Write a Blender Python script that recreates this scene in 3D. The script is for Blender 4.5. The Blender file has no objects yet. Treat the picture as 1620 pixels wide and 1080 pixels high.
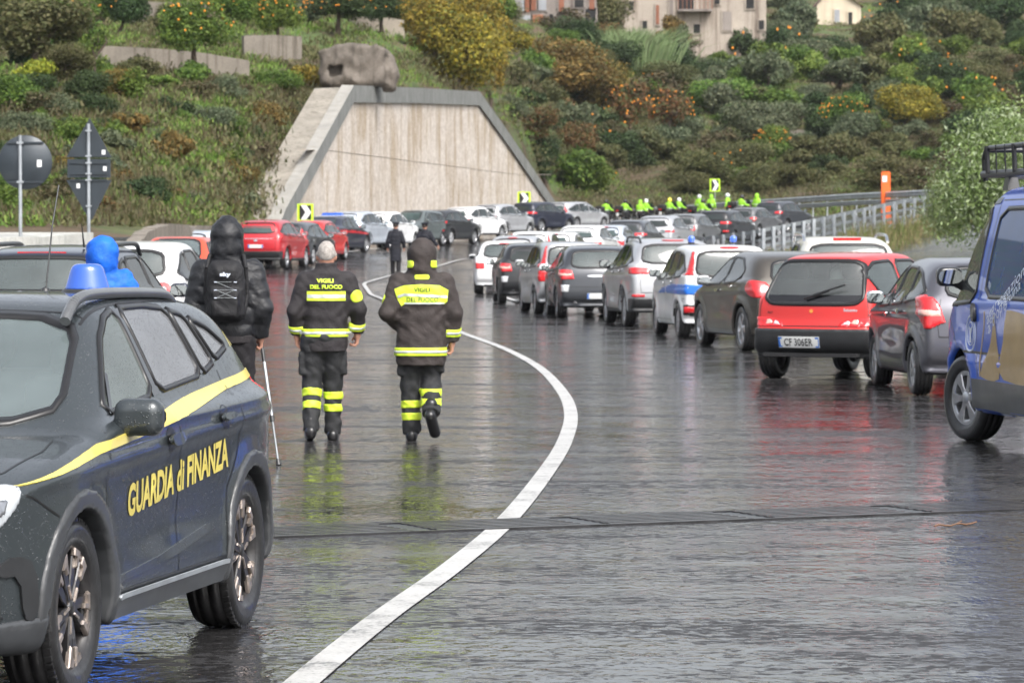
import bpy, math, random
import numpy as np
from mathutils import Vector, Matrix
from mathutils.bvhtree import BVHTree
from mathutils.geometry import delaunay_2d_cdt

SC = bpy.context.scene
COL = SC.collection
R = math.radians
rng = np.random.default_rng(7)
random.seed(7)

# ------------------------------------------------------------------ camera
EYE = 1.8
FPX = 6000.0                      # focal length in photo pixels (1620 wide)
PITCH = math.atan(177 / FPX)
cam_d = bpy.data.cameras.new('camera')
cam = bpy.data.objects.new('camera', cam_d)
COL.objects.link(cam)
cam_d.sensor_width = 36
cam_d.lens = FPX / 1620 * 36
cam_d.clip_start = 0.5
cam_d.clip_end = 6000
cam.location = (0, 0, EYE)
cam.rotation_euler = (math.pi / 2 - PITCH, 0, 0)
cam_d.dof.use_dof = True
cam_d.dof.focus_distance = 19.0
cam_d.dof.aperture_fstop = 11.0
SC.camera = cam

# ------------------------------------------------------------------ light
world = bpy.data.worlds.new('World')
SC.world = world
world.use_nodes = True
wn = world.node_tree
wn.nodes.clear()
sky = wn.nodes.new('ShaderNodeTexSky')
sky.sky_type = 'NISHITA'
sky.sun_disc = False
sky.sun_elevation = R(50)
sky.sun_rotation = R(150)
sky.air_density = 1.0
sky.dust_density = 6.0
sky.ozone_density = 1.5
hs = wn.nodes.new('ShaderNodeHueSaturation')
hs.inputs['Saturation'].default_value = 0.34
bg = wn.nodes.new('ShaderNodeBackground')
bg.inputs['Strength'].default_value = 0.15
wo = wn.nodes.new('ShaderNodeOutputWorld')
wn.links.new(sky.outputs[0], hs.inputs['Color'])
wn.links.new(hs.outputs[0], bg.inputs['Color'])
wn.links.new(bg.outputs[0], wo.inputs['Surface'])
sun_d = bpy.data.lights.new('sun', 'SUN')
sun_d.energy = 1.0
sun_d.angle = R(28)
sun_d.color = (1.0, 0.97, 0.93)
sun = bpy.data.objects.new('sun', sun_d)
COL.objects.link(sun)
# sun from behind-right of the camera
_sd = Vector((math.sin(R(150)) * math.cos(R(50)), math.cos(R(150)) * math.cos(R(50)), math.sin(R(50))))
sun.rotation_euler = _sd.to_track_quat('Z', 'Y').to_euler()
SC.view_settings.view_transform = 'Standard'
SC.view_settings.look = 'None'
SC.view_settings.gamma = 1
SC.view_settings.use_curve_mapping = False
SC.view_settings.exposure = 1.0
SC.render.engine = 'CYCLES'
SC.cycles.use_denoising = True
SC.cycles.max_bounces = 7
SC.cycles.transparent_max_bounces = 16
SC.cycles.sample_clamp_indirect = 6

# ------------------------------------------------------------------ where things stand
def ray(px, py):
    u = (px - 810) / FPX
    v = -(py - 540) / FPX
    c, s = math.cos(PITCH), math.sin(PITCH)
    return (u, c + v * s, -s + v * c)

def at(px, py, Y):
    d = ray(px, py)
    return Vector((d[0] / d[1] * Y, Y, EYE + d[2] / d[1] * Y))

def sm(t):
    t = np.clip(t, 0, 1)
    return t * t * (3 - 2 * t)

# control points of the road surface (X, Y, height)
_cp = [(x, y, 0.0) for x in (-30, -15, -5, 0, 5, 15, 30) for y in (0, 30, 60, 85)]
_cp += [(-5, 105, 0), (0, 105, 0), (5, 105, .05), (-8, 105, .2), (-11, 100, .25), (-14, 120, .6), (-20, 140, 1.2), (-9.5, 142, .75), (-8.1, 128, .48),
        (-4.2, 131, .38), (0.8, 128, .2), (-1.5, 150, .6), (-7.1, 148, .89), (-6.5, 160, .95), (-3.1, 181, 1.15),
        (4.9, 154, .5), (8, 172, .9), (9, 140, .65), (12, 140, 1.1), (15.5, 150, 2.0), (10.2, 182, 1.2), (14.2, 202, 1.6), (-.55, 195, 1.45),
        (1.5, 205, 1.7), (3.7, 214, 1.85), (6, 232, 2.05), (10, 228, 2.15), (15.3, 222, 2.4), (22.7, 200, 2.8), (30, 185, 3.2),
        (40, 165, 3.4), (-3, 215, 1.9), (3, 245, 2.2), (10, 250, 2.4), (30, 140, 2.9), (8, 110, .25), (14, 110, .6), (24, 110, 1.0), (20, 150, 2.2), (4, 185, 1.2)]
_cp = np.array(_cp, float)
def _tps(r2):
    return np.where(r2 > 1e-9, r2 * np.log(np.maximum(r2, 1e-9)) * .5, 0)
def _fit(cp, lam=2.0):
    n = len(cp)
    d = ((cp[:, None, :2] - cp[None, :, :2]) ** 2).sum(-1)
    K = _tps(d) + lam * np.eye(n)
    P = np.c_[np.ones(n), cp[:, :2]]
    A = np.block([[K, P], [P.T, np.zeros((3, 3))]])
    return np.linalg.solve(A, np.r_[cp[:, 2], 0, 0, 0])
_w = _fit(_cp)
def road_z(X, Y):
    X = np.asarray(X, float); Y = np.asarray(Y, float)
    sh = np.broadcast(X, Y).shape
    x = np.broadcast_to(X, sh).ravel(); y = np.broadcast_to(Y, sh).ravel()
    out = np.zeros(x.size)
    for i in range(0, x.size, 20000):
        xs, ys = x[i:i + 20000], y[i:i + 20000]
        d = (xs[:, None] - _cp[:, 0]) ** 2 + (ys[:, None] - _cp[:, 1]) ** 2
        z = _tps(d) @ _w[:-3] + _w[-3] + _w[-2] * xs + _w[-1] * ys
        out[i:i + 20000] = z * sm((ys - 84) / 14)
    return out.reshape(sh) if sh else float(out[0])

def hit(px, py, lo=8.0, hi=300.0):
    """where the line of sight meets the road"""
    d = ray(px, py)
    ys = np.linspace(lo, hi, 1200)
    z = EYE + d[2] / d[1] * ys
    below = z < road_z(d[0] / d[1] * ys, ys)
    i = int(np.argmax(below)) if below.any() else len(ys) - 1
    Y = ys[i]
    return Vector((d[0] / d[1] * Y, Y, road_z(d[0] / d[1] * Y, Y)))

# ------------------------------------------------------------------ mesh helpers
def mesh(verts, faces, mats=(), midx=None, smooth=False):
    me = bpy.data.meshes.new('mesh')
    verts = np.asarray(verts, dtype=np.float32).reshape(-1, 3)
    if isinstance(faces, np.ndarray):
        nf, k = faces.shape
        me.vertices.add(len(verts)); me.vertices.foreach_set('co', verts.ravel())
        me.loops.add(nf * k); me.loops.foreach_set('vertex_index', faces.astype(np.int32).ravel())
        me.polygons.add(nf)
        me.polygons.foreach_set('loop_start', np.arange(0, nf * k, k, dtype=np.int32))
        me.polygons.foreach_set('loop_total', np.full(nf, k, dtype=np.int32))
        me.update(calc_edges=True)
    else:
        me.from_pydata([tuple(map(float, v)) for v in verts], [], faces)
    if not isinstance(mats, (list, tuple)):
        mats = (mats,)
    for m in mats:
        me.materials.append(m)
    if midx is not None:
        me.polygons.foreach_set('material_index', np.asarray(midx, dtype=np.int32))
    if smooth:
        me.polygons.foreach_set('use_smooth', np.ones(len(me.polygons), dtype=bool))
    me.update()
    return me

def add(name, me, parent=None, loc=None, rot=None, label=None):
    o = bpy.data.objects.new(name, me)
    COL.objects.link(o)
    if parent is not None:
        o.parent = parent
    if loc is not None:
        o.location = loc
    if rot is not None:
        o.rotation_euler = rot
    if label:
        o['label'] = label
    return o

def thing(name, label, cat, loc=(0, 0, 0), rz=0, group=None, me=None):
    o = bpy.data.objects.new(name, me)
    COL.objects.link(o)
    o.location = loc
    o.rotation_euler = (0, 0, rz)
    o['label'] = label
    o['category'] = cat
    if group:
        o['group'] = group
    return o

def struct(name, me, loc=None, kind='structure', label=None):
    o = add(name, me, loc=loc)
    o['kind'] = kind
    if label:
        o['label'] = label
    return o

KIDS = {}
def kids(root):
    return [o for o in root.children]

class MB:
    """collects simple shapes into one mesh"""
    def __init__(s):
        s.v = []; s.f = []; s.m = []; s.sm = []
    def raw(s, v, f, m=0, smooth=False):
        b = len(s.v)
        s.v += [tuple(map(float, p)) for p in v]
        for q in f:
            s.f.append(tuple(i + b for i in q)); s.m.append(m); s.sm.append(smooth)
        return s
    def box(s, c, size, m=0, rot=None, taper=1.0):
        hx, hy, hz = size[0] / 2, size[1] / 2, size[2] / 2
        vs = []
        for z, t in ((-hz, 1), (hz, taper)):
            for x, y in ((-hx, -hy), (hx, -hy), (hx, hy), (-hx, hy)):
                p = Vector((x * t, y * t, z))
                if rot is not None:
                    p = rot @ p
                vs.append(p + Vector(c))
        return s.raw(vs, [(0, 3, 2, 1), (4, 5, 6, 7), (0, 1, 5, 4), (1, 2, 6, 5), (2, 3, 7, 6), (3, 0, 4, 7)], m)
    def tube(s, p0, p1, r0, r1=None, n=8, m=0, cap=True):
        r1 = r0 if r1 is None else r1
        p0, p1 = Vector(p0), Vector(p1)
        d = (p1 - p0).normalized()
        a = d.orthogonal().normalized(); b = d.cross(a)
        vs = []
        for p, r in ((p0, r0), (p1, r1)):
            for i in range(n):
                t = 2 * math.pi * i / n
                vs.append(p + a * (math.cos(t) * r) + b * (math.sin(t) * r))
        s.raw(vs, [(i, (i + 1) % n, n + (i + 1) % n, n + i) for i in range(n)], m, True)
        if cap:
            s.raw(vs[:n], [tuple(range(n))[::-1]], m)
            s.raw(vs[n:], [tuple(range(n))], m)
        return s
    def path(s, pts, r, n=6, m=0):
        for a, b in zip(pts[:-1], pts[1:]):
            s.tube(a, b, r, r, n, m)
        return s
    def lathe(s, prof, axis='y', n=32, c=(0, 0, 0), m=0, smooth=True):
        """prof: list of (radius, along-axis)"""
        vs = []
        k = len(prof)
        for i in range(n):
            t = 2 * math.pi * i / n
            for r, h in prof:
                a, b = math.cos(t) * r, math.sin(t) * r
                p = (a, h, b) if axis == 'y' else ((a, b, h) if axis == 'z' else (h, a, b))
                vs.append((p[0] + c[0], p[1] + c[1], p[2] + c[2]))
        fs = []
        for i in range(n):
            j = (i + 1) % n
            for q in range(k - 1):
                fs.append((i * k + q, i * k + q + 1, j * k + q + 1, j * k + q))
        return s.raw(vs, fs, m, smooth)
    def prism(s, poly, y0, y1, m=0):
        """poly in (x,z), extruded along y"""
        n = len(poly)
        vs = [(x, y0, z) for x, z in poly] + [(x, y1, z) for x, z in poly]
        fs = [(i, (i + 1) % n, n + (i + 1) % n, n + i) for i in range(n)]
        fs += [tuple(range(n))[::-1], tuple(range(n, 2 * n))]
        return s.raw(vs, fs, m)
    def mesh(s, mats):
        me = mesh(s.v, s.f, mats, s.m if mats else None)
        me.polygons.foreach_set('use_smooth', s.sm)
        me.validate()
        return me

def copy_tree(o, parent=None):
    c = o.copy()
    COL.objects.link(c)
    if parent is not None:
        c.parent = parent
    for ch in list(o.children):
        copy_tree(ch, c)
    return c

# ------------------------------------------------------------------ lettering (flat outlines, made before the scene is heavy)
_TXT = {}
def text2d(s, bold=0.0):
    """(verts Nx2, tris) unit-height letters, centred"""
    key = (s, bold)
    if key not in _TXT:
        cu = bpy.data.curves.new('t', 'FONT')
        cu.body = s; cu.size = 1.0; cu.offset = bold; cu.resolution_u = 3
        ob = bpy.data.objects.new('t', cu)
        COL.objects.link(ob)
        bpy.context.view_layer.update()
        me = bpy.data.meshes.new_from_object(ob.evaluated_get(bpy.context.evaluated_depsgraph_get()))
        me.calc_loop_triangles()
        v = np.array([q.co[:2] for q in me.vertices], float)
        t = np.array([q.vertices[:] for q in me.loop_triangles], int)
        v -= (v.max(0) + v.min(0)) / 2
        v /= np.ptp(v[:, 1])
        bpy.data.objects.remove(ob); bpy.data.meshes.remove(me); bpy.data.curves.remove(cu)
        _TXT[key] = (v, t)
    return _TXT[key]

# ------------------------------------------------------------------ implicit surfaces
def nets(f, lo, hi, h, it=2, relax=True):
    lo = np.array(lo, float); hi = np.array(hi, float)
    n = np.ceil((hi - lo) / h).astype(int) + 1
    ax = [lo[i] + np.arange(n[i]) * h for i in range(3)]
    V = np.broadcast_to(f(ax[0][:, None, None], ax[1][None, :, None], ax[2][None, None, :]), tuple(n)).copy()
    V[0] = np.maximum(V[0], 1e-3); V[-1] = np.maximum(V[-1], 1e-3)
    V[:, 0] = np.maximum(V[:, 0], 1e-3); V[:, -1] = np.maximum(V[:, -1], 1e-3)
    V[:, :, 0] = np.maximum(V[:, :, 0], 1e-3); V[:, :, -1] = np.maximum(V[:, :, -1], 1e-3)
    S = V < 0
    cnt = np.zeros(tuple(n - 1), int)
    for a in (0, 1):
        for b in (0, 1):
            for c in (0, 1):
                cnt += S[a:n[0] - 1 + a, b:n[1] - 1 + b, c:n[2] - 1 + c]
    act = (cnt > 0) & (cnt < 8)
    ci = np.argwhere(act)
    idx = -np.ones(act.shape, int)
    idx[act] = np.arange(len(ci))
    pos = np.zeros((len(ci), 3)); wt = np.zeros(len(ci))
    cor = [(a, b, c) for a in (0, 1) for b in (0, 1) for c in (0, 1)]
    for i, a in enumerate(cor):
        for b in cor[i + 1:]:
            if sum(abs(np.array(a) - b)) != 1:
                continue
            va = V[ci[:, 0] + a[0], ci[:, 1] + a[1], ci[:, 2] + a[2]]
            vb = V[ci[:, 0] + b[0], ci[:, 1] + b[1], ci[:, 2] + b[2]]
            m = (va < 0) != (vb < 0)
            t = np.where(m, va / np.where(m, va - vb, 1), 0)
            p = np.array(a)[None] + (np.array(b) - np.array(a))[None] * t[:, None]
            pos += p * m[:, None]; wt += m
    P = (ci + pos / wt[:, None]) * h + lo
    faces = []
    for ax_ in range(3):
        o1, o2 = [q for q in range(3) if q != ax_]
        sl0 = [slice(None)] * 3; sl1 = [slice(None)] * 3
        sl0[ax_] = slice(0, -1); sl1[ax_] = slice(1, None)
        A, B = S[tuple(sl0)], S[tuple(sl1)]
        e = np.argwhere(A != B)
        ok = (e[:, o1] > 0) & (e[:, o2] > 0) & (e[:, o1] < n[o1] - 1) & (e[:, o2] < n[o2] - 1)
        e = e[ok]
        ins = A[e[:, 0], e[:, 1], e[:, 2]]
        q = []
        for d1, d2 in ((0, 0), (1, 0), (1, 1), (0, 1)):
            c = e.copy(); c[:, o1] -= d1; c[:, o2] -= d2
            q.append(idx[c[:, 0], c[:, 1], c[:, 2]])
        q = np.stack(q, 1)
        flip = ins if ax_ != 1 else ~ins
        q[~flip] = q[~flip][:, ::-1]
        faces.append(q)
    F = np.concatenate(faces)
    F = F[(F >= 0).all(1)]
    e = h * .05
    for _ in range(it):
        x, y, z = P.T
        v = f(x, y, z)
        g = np.stack([f(x + e, y, z) - v, f(x, y + e, z) - v, f(x, y, z + e) - v], 1) / e
        st = v[:, None] * g / np.maximum((g ** 2).sum(1), .05)[:, None]
        ln = np.linalg.norm(st, axis=1, keepdims=True)
        P = P - st * np.minimum(1, h * .5 / np.maximum(ln, 1e-9))
    return P, F

def smin(a, b, k):
    h = np.maximum(k - np.abs(a - b), 0) / k
    return np.minimum(a, b) - h * h * k * .25
def smax(a, b, k):
    return -smin(-a, -b, k)
def caps(x, y, z, a, b, ra, rb=None, flat=1.0):
    rb = ra if rb is None else rb
    a = np.array(a, float); b = np.array(b, float); d = b - a
    t = np.clip(((x - a[0]) * d[0] + (y - a[1]) * d[1] + (z - a[2]) * d[2]) / max(d @ d, 1e-9), 0, 1)
    return np.sqrt((x - a[0] - t * d[0]) ** 2 + ((y - a[1] - t * d[1]) * flat) ** 2 + (z - a[2] - t * d[2]) ** 2) - (ra + (rb - ra) * t)
def ell(x, y, z, c, r):
    k = np.sqrt(((x - c[0]) / r[0]) ** 2 + ((y - c[1]) / r[1]) ** 2 + ((z - c[2]) / r[2]) ** 2)
    return (k - 1) * min(r)
def rbox(x, y, z, c, hsz, r):
    dx = np.abs(x - c[0]) - hsz[0] + r; dy = np.abs(y - c[1]) - hsz[1] + r; dz = np.abs(z - c[2]) - hsz[2] + r
    return np.sqrt(np.maximum(dx, 0) ** 2 + np.maximum(dy, 0) ** 2 + np.maximum(dz, 0) ** 2) + np.minimum(np.maximum(dx, np.maximum(dy, dz)), 0) - r

def poly_sdf(px, pz, poly):
    """signed distance to a closed polygon, arrays px,pz"""
    P = np.array(poly, float)
    d = np.full(px.shape, 1e9); s = np.ones(px.shape)
    n = len(P)
    for i in range(n):
        a = P[i]; b = P[i - 1]
        ex, ez = b - a
        wx, wz = px - a[0], pz - a[1]
        t = np.clip((wx * ex + wz * ez) / (ex * ex + ez * ez + 1e-12), 0, 1)
        d = np.minimum(d, (wx - ex * t) ** 2 + (wz - ez * t) ** 2)
        c1 = pz >= a[1]; c2 = pz < b[1]; c3 = ex * wz > ez * wx
        s = np.where((c1 & c2 & c3) | (~c1 & ~c2 & ~c3), -s, s)
    return s * np.sqrt(d)

def inside(pts, poly):
    return poly_sdf(pts[:, 0], pts[:, 1], poly) < 0

def crs(pts, n=4, closed=True):
    """Catmull-Rom smoothing"""
    P = [np.array(p, float) for p in pts]
    N = len(P); out = []
    for i in range(N if closed else N - 1):
        if closed:
            a, b, c, d = P[i - 1], P[i], P[(i + 1) % N], P[(i + 2) % N]
        else:
            a, b, c, d = P[max(i - 1, 0)], P[i], P[i + 1], P[min(i + 2, N - 1)]
        for k in range(n):
            t = k / n
            out.append(.5 * (2 * b + (c - a) * t + (2 * a - 5 * b + 4 * c - d) * t * t + (-a + 3 * b - 3 * c + d) * t ** 3))
    if not closed:
        out.append(P[-1])
    return [tuple(p) for p in out]

def rnd(poly, it=2, k=.25):
    P = [np.array(p, float) for p in poly]
    for _ in range(it):
        Q = []
        for i in range(len(P)):
            a, b = P[i], P[(i + 1) % len(P)]
            Q += [a + (b - a) * k, b - (b - a) * k]
        P = Q
    return [tuple(p) for p in P]

def grow(poly, d):
    """offset polygon outward by d"""
    P = np.array(poly, float)
    A = sum(P[i - 1][0] * P[i][1] - P[i][0] * P[i - 1][1] for i in range(len(P)))
    s = 1 if A > 0 else -1
    out = []
    n = len(P)
    for i in range(n):
        e0 = P[i] - P[i - 1]; e1 = P[(i + 1) % n] - P[i]
        e0 /= (np.linalg.norm(e0) + 1e-9); e1 /= (np.linalg.norm(e1) + 1e-9)
        nn = np.array([e0[1] + e1[1], -(e0[0] + e1[0])]) * s
        L = np.linalg.norm(nn) + 1e-9
        m = min(1 / max(L / 2, .35), 2.2)
        out.append(tuple(P[i] + nn / L * d * m))
    return out

# ------------------------------------------------------------------ materials
def newmat(name):
    m = bpy.data.materials.new(name)
    m.use_nodes = True
    nt = m.node_tree
    b = nt.nodes['Principled BSDF']
    return m, nt, b

def _n(nt, kind, **kw):
    n = nt.nodes.new(kind)
    for k, v in kw.items():
        if k in n.inputs:
            n.inputs[k].default_value = v
        else:
            setattr(n, k, v)
    return n

def ramp(nt, fac, stops):
    r = nt.nodes.new('ShaderNodeValToRGB')
    el = r.color_ramp.elements
    while len(el) < len(stops):
        el.new(.5)
    for e, (p, c) in zip(el, stops):
        e.position = p
        e.color = (c[0], c[1], c[2], 1) if isinstance(c, (tuple, list)) else (c, c, c, 1)
    nt.links.new(fac, r.inputs[0])
    return r.outputs[0]

def coords(nt, scale=(1, 1, 1), kind='Object'):
    tc = nt.nodes.new('ShaderNodeTexCoord')
    mp = nt.nodes.new('ShaderNodeMapping')
    mp.inputs['Scale'].default_value = scale
    nt.links.new(tc.outputs[kind], mp.inputs[0])
    return mp.outputs[0]

def noise(nt, vec, scale, detail=3, rough=.55, dist=0.0):
    n = nt.nodes.new('ShaderNodeTexNoise')
    n.inputs['Scale'].default_value = scale
    n.inputs['Detail'].default_value = detail
    n.inputs['Roughness'].default_value = rough
    n.inputs['Distortion'].default_value = dist
    nt.links.new(vec, n.inputs['Vector'])
    return n.outputs[0]

def mixc(nt, fac, a, b, mode='MIX'):
    m = nt.nodes.new('ShaderNodeMix')
    m.data_type = 'RGBA'; m.blend_type = mode
    for s, v in ((0, fac), (6, a), (7, b)):
        if hasattr(v, 'links'):
            nt.links.new(v, m.inputs[s])
        elif isinstance(v, (int, float)):
            m.inputs[s].default_value = v if s == 0 else (v, v, v, 1)
        else:
            m.inputs[s].default_value = (v[0], v[1], v[2], 1)
    return m.outputs[2]

def bump(nt, b, h, dist=.01, strength=1.0, prev=None):
    n = nt.nodes.new('ShaderNodeBump')
    n.inputs['Distance'].default_value = dist
    n.inputs['Strength'].default_value = strength
    nt.links.new(h, n.inputs['Height'])
    if prev is not None:
        nt.links.new(prev, n.inputs['Normal'])
    nt.links.new(n.outputs[0], b.inputs['Normal'])
    return n.outputs[0]

def math_(nt, op, a, b=0.0, clamp=False):
    n = nt.nodes.new('ShaderNodeMath'); n.operation = op; n.use_clamp = clamp
    for i, v in enumerate((a, b)):
        if hasattr(v, 'links'):
            nt.links.new(v, n.inputs[i])
        else:
            n.inputs[i].default_value = v
    return n.outputs[0]

def plain(name, col, rough=.5, metal=0.0, var=.12, vs=6.0, bmp=0.0, bs=60.0, coat=0.0, spec=.5):
    m, nt, b = newmat(name)
    v = coords(nt)
    nz = noise(nt, v, vs, 4)
    c0 = [c * (1 - var) for c in col]; c1 = [min(1, c * (1 + var)) for c in col]
    nt.links.new(ramp(nt, nz, [(.3, c0), (.7, c1)]), b.inputs['Base Color'])
    b.inputs['Roughness'].default_value = rough
    b.inputs['Metallic'].default_value = metal
    b.inputs['Coat Weight'].default_value = coat
    b.inputs['Coat Roughness'].default_value = .06
    b.inputs['Specular IOR Level'].default_value = spec
    if bmp:
        bump(nt, b, noise(nt, v, bs, 3), bmp)
    return m

def paint(name, col, metal=.35, drops=False, dirt=.07):
    """wet car paint, dark behind"""
    m, nt, b = newmat(name)
    v = coords(nt)
    nz = noise(nt, v, 3.0, 5)
    c1 = [c * (1 - dirt) + .045 * dirt for c in col]
    nt.links.new(ramp(nt, nz, [(.35, c1), (.6, col)]), b.inputs['Base Color'])
    b.inputs['Metallic'].default_value = metal
    b.inputs['Coat Weight'].default_value = .8
    b.inputs['Coat Roughness'].default_value = .06
    b.inputs['Roughness'].default_value = .38
    if drops:
        vo = nt.nodes.new('ShaderNodeTexVoronoi')
        vo.inputs['Scale'].default_value = 75
        nt.links.new(v, vo.inputs['Vector'])
        h = ramp(nt, vo.outputs['Distance'], [(.0, 1.0), (.16, .8), (.30, 0.0)])
        nz2 = noise(nt, v, 22, 3)
        h = math_(nt, 'MULTIPLY', h, ramp(nt, nz2, [(.42, 0.0), (.6, 1.0)]))
        n1 = bump(nt, b, h, .0035)
        nt.links.new(n1, b.inputs['Coat Normal'])
        nt.links.new(math_(nt, 'ADD', .28, math_(nt, 'MULTIPLY', nz2, .2)), b.inputs['Roughness'])
    out = nt.nodes['Material Output']
    g = nt.nodes.new('ShaderNodeNewGeometry')
    mx = nt.nodes.new('ShaderNodeMixShader')
    d = nt.nodes.new('ShaderNodeBsdfDiffuse'); d.inputs[0].default_value = (.03, .03, .032, 1)
    nt.links.new(g.outputs['Backfacing'], mx.inputs[0])
    nt.links.new(b.outputs[0], mx.inputs[1]); nt.links.new(d.outputs[0], mx.inputs[2])
    nt.links.new(mx.outputs[0], out.inputs[0])
    return m

def glass(name, tint=(.55, .62, .58), mist_sheen=.0, drops=False, mist_sheen_col=(.55, .6, .6)):
    """car glass: tinted see-through sheet, Fresnel reflection, optional pale veil for misting and painted-in reflections"""
    m, nt, b = newmat(name)
    nt.nodes.remove(b)
    out = nt.nodes['Material Output']
    tr = nt.nodes.new('ShaderNodeBsdfTransparent'); tr.inputs[0].default_value = (*tint, 1)
    gl = nt.nodes.new('ShaderNodeBsdfGlossy'); gl.inputs['Roughness'].default_value = .03
    fr = nt.nodes.new('ShaderNodeFresnel'); fr.inputs['IOR'].default_value = 1.75
    mx = nt.nodes.new('ShaderNodeMixShader')
    base = tr.outputs[0]
    v = coords(nt)
    if mist_sheen > 0:
        d = nt.nodes.new('ShaderNodeBsdfDiffuse'); d.inputs[0].default_value = (*mist_sheen_col, 1)
        m2 = nt.nodes.new('ShaderNodeMixShader')
        nt.links.new(ramp(nt, noise(nt, v, 2.5, 4), [(.3, mist_sheen * .75), (.7, min(1, mist_sheen * 1.15))]), m2.inputs[0])
        nt.links.new(tr.outputs[0], m2.inputs[1]); nt.links.new(d.outputs[0], m2.inputs[2])
        base = m2.outputs[0]
    if drops:
        vo = nt.nodes.new('ShaderNodeTexVoronoi'); vo.inputs['Scale'].default_value = 85
        nt.links.new(v, vo.inputs['Vector'])
        h = ramp(nt, vo.outputs['Distance'], [(.0, 1.0), (.18, .8), (.32, 0.0)])
        h = math_(nt, 'MULTIPLY', h, ramp(nt, noise(nt, v, 18, 3), [(.38, 0.0), (.55, 1.0)]))
        bn = nt.nodes.new('ShaderNodeBump'); bn.inputs['Distance'].default_value = .002
        nt.links.new(h, bn.inputs['Height'])
        nt.links.new(bn.outputs[0], gl.inputs['Normal']); nt.links.new(bn.outputs[0], fr.inputs['Normal'])
    nt.links.new(fr.outputs[0], mx.inputs[0])
    nt.links.new(base, mx.inputs[1]); nt.links.new(gl.outputs[0], mx.inputs[2])
    nt.links.new(mx.outputs[0], out.inputs[0])
    return m

def leafmat(name, cols, trans=.25, wet=.35):
    """per-leaf colour out of a list; leaves let some light through"""
    m, nt, b = newmat(name)
    g = nt.nodes.new('ShaderNodeNewGeometry')
    oi = nt.nodes.new('ShaderNodeObjectInfo')
    k = len(cols)
    r = ramp(nt, g.outputs['Random Per Island'], [((i + .5) / k, c) for i, c in enumerate(cols)])
    h = nt.nodes.new('ShaderNodeHueSaturation')
    nt.links.new(r, h.inputs['Color'])
    nt.links.new(math_(nt, 'ADD', .485, math_(nt, 'MULTIPLY', oi.outputs['Random'], .03)), h.inputs['Hue'])
    v = coords(nt, kind='Object')
    nv = math_(nt, 'ADD', .34, math_(nt, 'MULTIPLY', noise(nt, v, 1.1, 4), 1.25))
    nt.links.new(nv, h.inputs['Value'])
    nt.links.new(h.outputs[0], b.inputs['Base Color'])
    b.inputs['Roughness'].default_value = 1 - wet
    b.inputs['Specular IOR Level'].default_value = .35
    if trans:
        tl = nt.nodes.new('ShaderNodeBsdfTranslucent')
        nt.links.new(h.outputs[0], tl.inputs[0])
        mx = nt.nodes.new('ShaderNodeMixShader'); mx.inputs[0].default_value = trans
        nt.links.new(b.outputs[0], mx.inputs[1]); nt.links.new(tl.outputs[0], mx.inputs[2])
        nt.links.new(mx.outputs[0], nt.nodes['Material Output'].inputs[0])
    return m

def concrete(name, col, stain=(.12, .1, .075), amt=.6, scale=1.0, streak=True, rough=.75):
    m, nt, b = newmat(name)
    v = coords(nt)
    vs = coords(nt, (1.3 * scale, 1.3 * scale, .09 * scale))
    big = noise(nt, v, .8 * scale, 5)
    c = ramp(nt, big, [(.3, [q * .8 for q in col]), (.7, [min(1, q * 1.15) for q in col])])
    if streak:
        st = ramp(nt, noise(nt, vs, 3.0, 4, .6), [(.50, 0.0), (.68, amt)])
        c = mixc(nt, st, c, stain)
    fine = noise(nt, v, 28 * scale, 4, .7)
    c = mixc(nt, .35, c, ramp(nt, fine, [(.35, .0), (.65, 1.0)]), 'SOFT_LIGHT')
    nt.links.new(c, b.inputs['Base Color'])
    b.inputs['Roughness'].default_value = rough
    bump(nt, b, fine, .01)
    return m

M = {}
M['black_plastic'] = plain('black_plastic', (.022, .023, .025), .45, var=.25, coat=.25)
M['grey_plastic'] = plain('grey_plastic', (.045, .048, .052), .42, var=.25, coat=.3)
M['gloss_black'] = plain('gloss_black', (.008, .008, .01), .08, var=.1, coat=.5)
M['rubber'] = plain('rubber', (.018, .018, .019), .42, var=.35, vs=14, bmp=.003, bs=40, coat=.35)
M['seal'] = plain('seal', (.012, .012, .013), .3)
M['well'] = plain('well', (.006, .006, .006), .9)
M['chrome'] = plain('chrome', (.75, .76, .78), .12, 1.0, var=.05)
M['rim_silver'] = plain('rim_silver', (.52, .53, .55), .3, .8, var=.2, vs=12)
M['rim_machined'] = plain('rim_machined', (.50, .43, .38), .32, .75, var=.35, vs=20)
M['rim_black'] = plain('rim_black', (.02, .019, .02), .35, .2, var=.3, coat=.4)
M['red_lamp'] = plain('red_lamp', (.62, .015, .02), .12, 0, var=.12, vs=20, coat=1.0)
M['orange_lamp'] = plain('orange_lamp', (.8, .25, .03), .15, var=.1, coat=1.0)
M['clear_lamp'] = plain('clear_lamp', (.62, .64, .66), .12, .25, var=.2, vs=25, coat=1.0)
M['clear_red'] = plain('clear_red', (.75, .42, .36), .12, .1, var=.15, vs=25, coat=1.0)
M['head_lamp'] = plain('head_lamp', (.50, .53, .56), .06, .15, var=.15, vs=18, coat=1.0)
M['plate_white'] = plain('plate_white', (.72, .73, .72), .35, var=.05)
M['plate_blue'] = plain('plate_blue', (.03, .16, .55), .3, var=.05)
M['ink'] = plain('ink', (.02, .02, .025), .5, var=.05)
M['seat_cloth'] = plain('seat_cloth', (.03, .031, .034), .9)
M['cabin'] = plain('cabin', (.02, .02, .022), .8)
M['white_cloth'] = plain('white_cloth', (.75, .75, .74), .8)
M['lamp_bowl'] = plain('lamp_bowl', (.30, .31, .33), .15, .8, var=.4, vs=30, coat=.8)
M['mirror'] = plain('mirror', (.75, .8, .8), .03, 1.0, var=.02)
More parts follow.
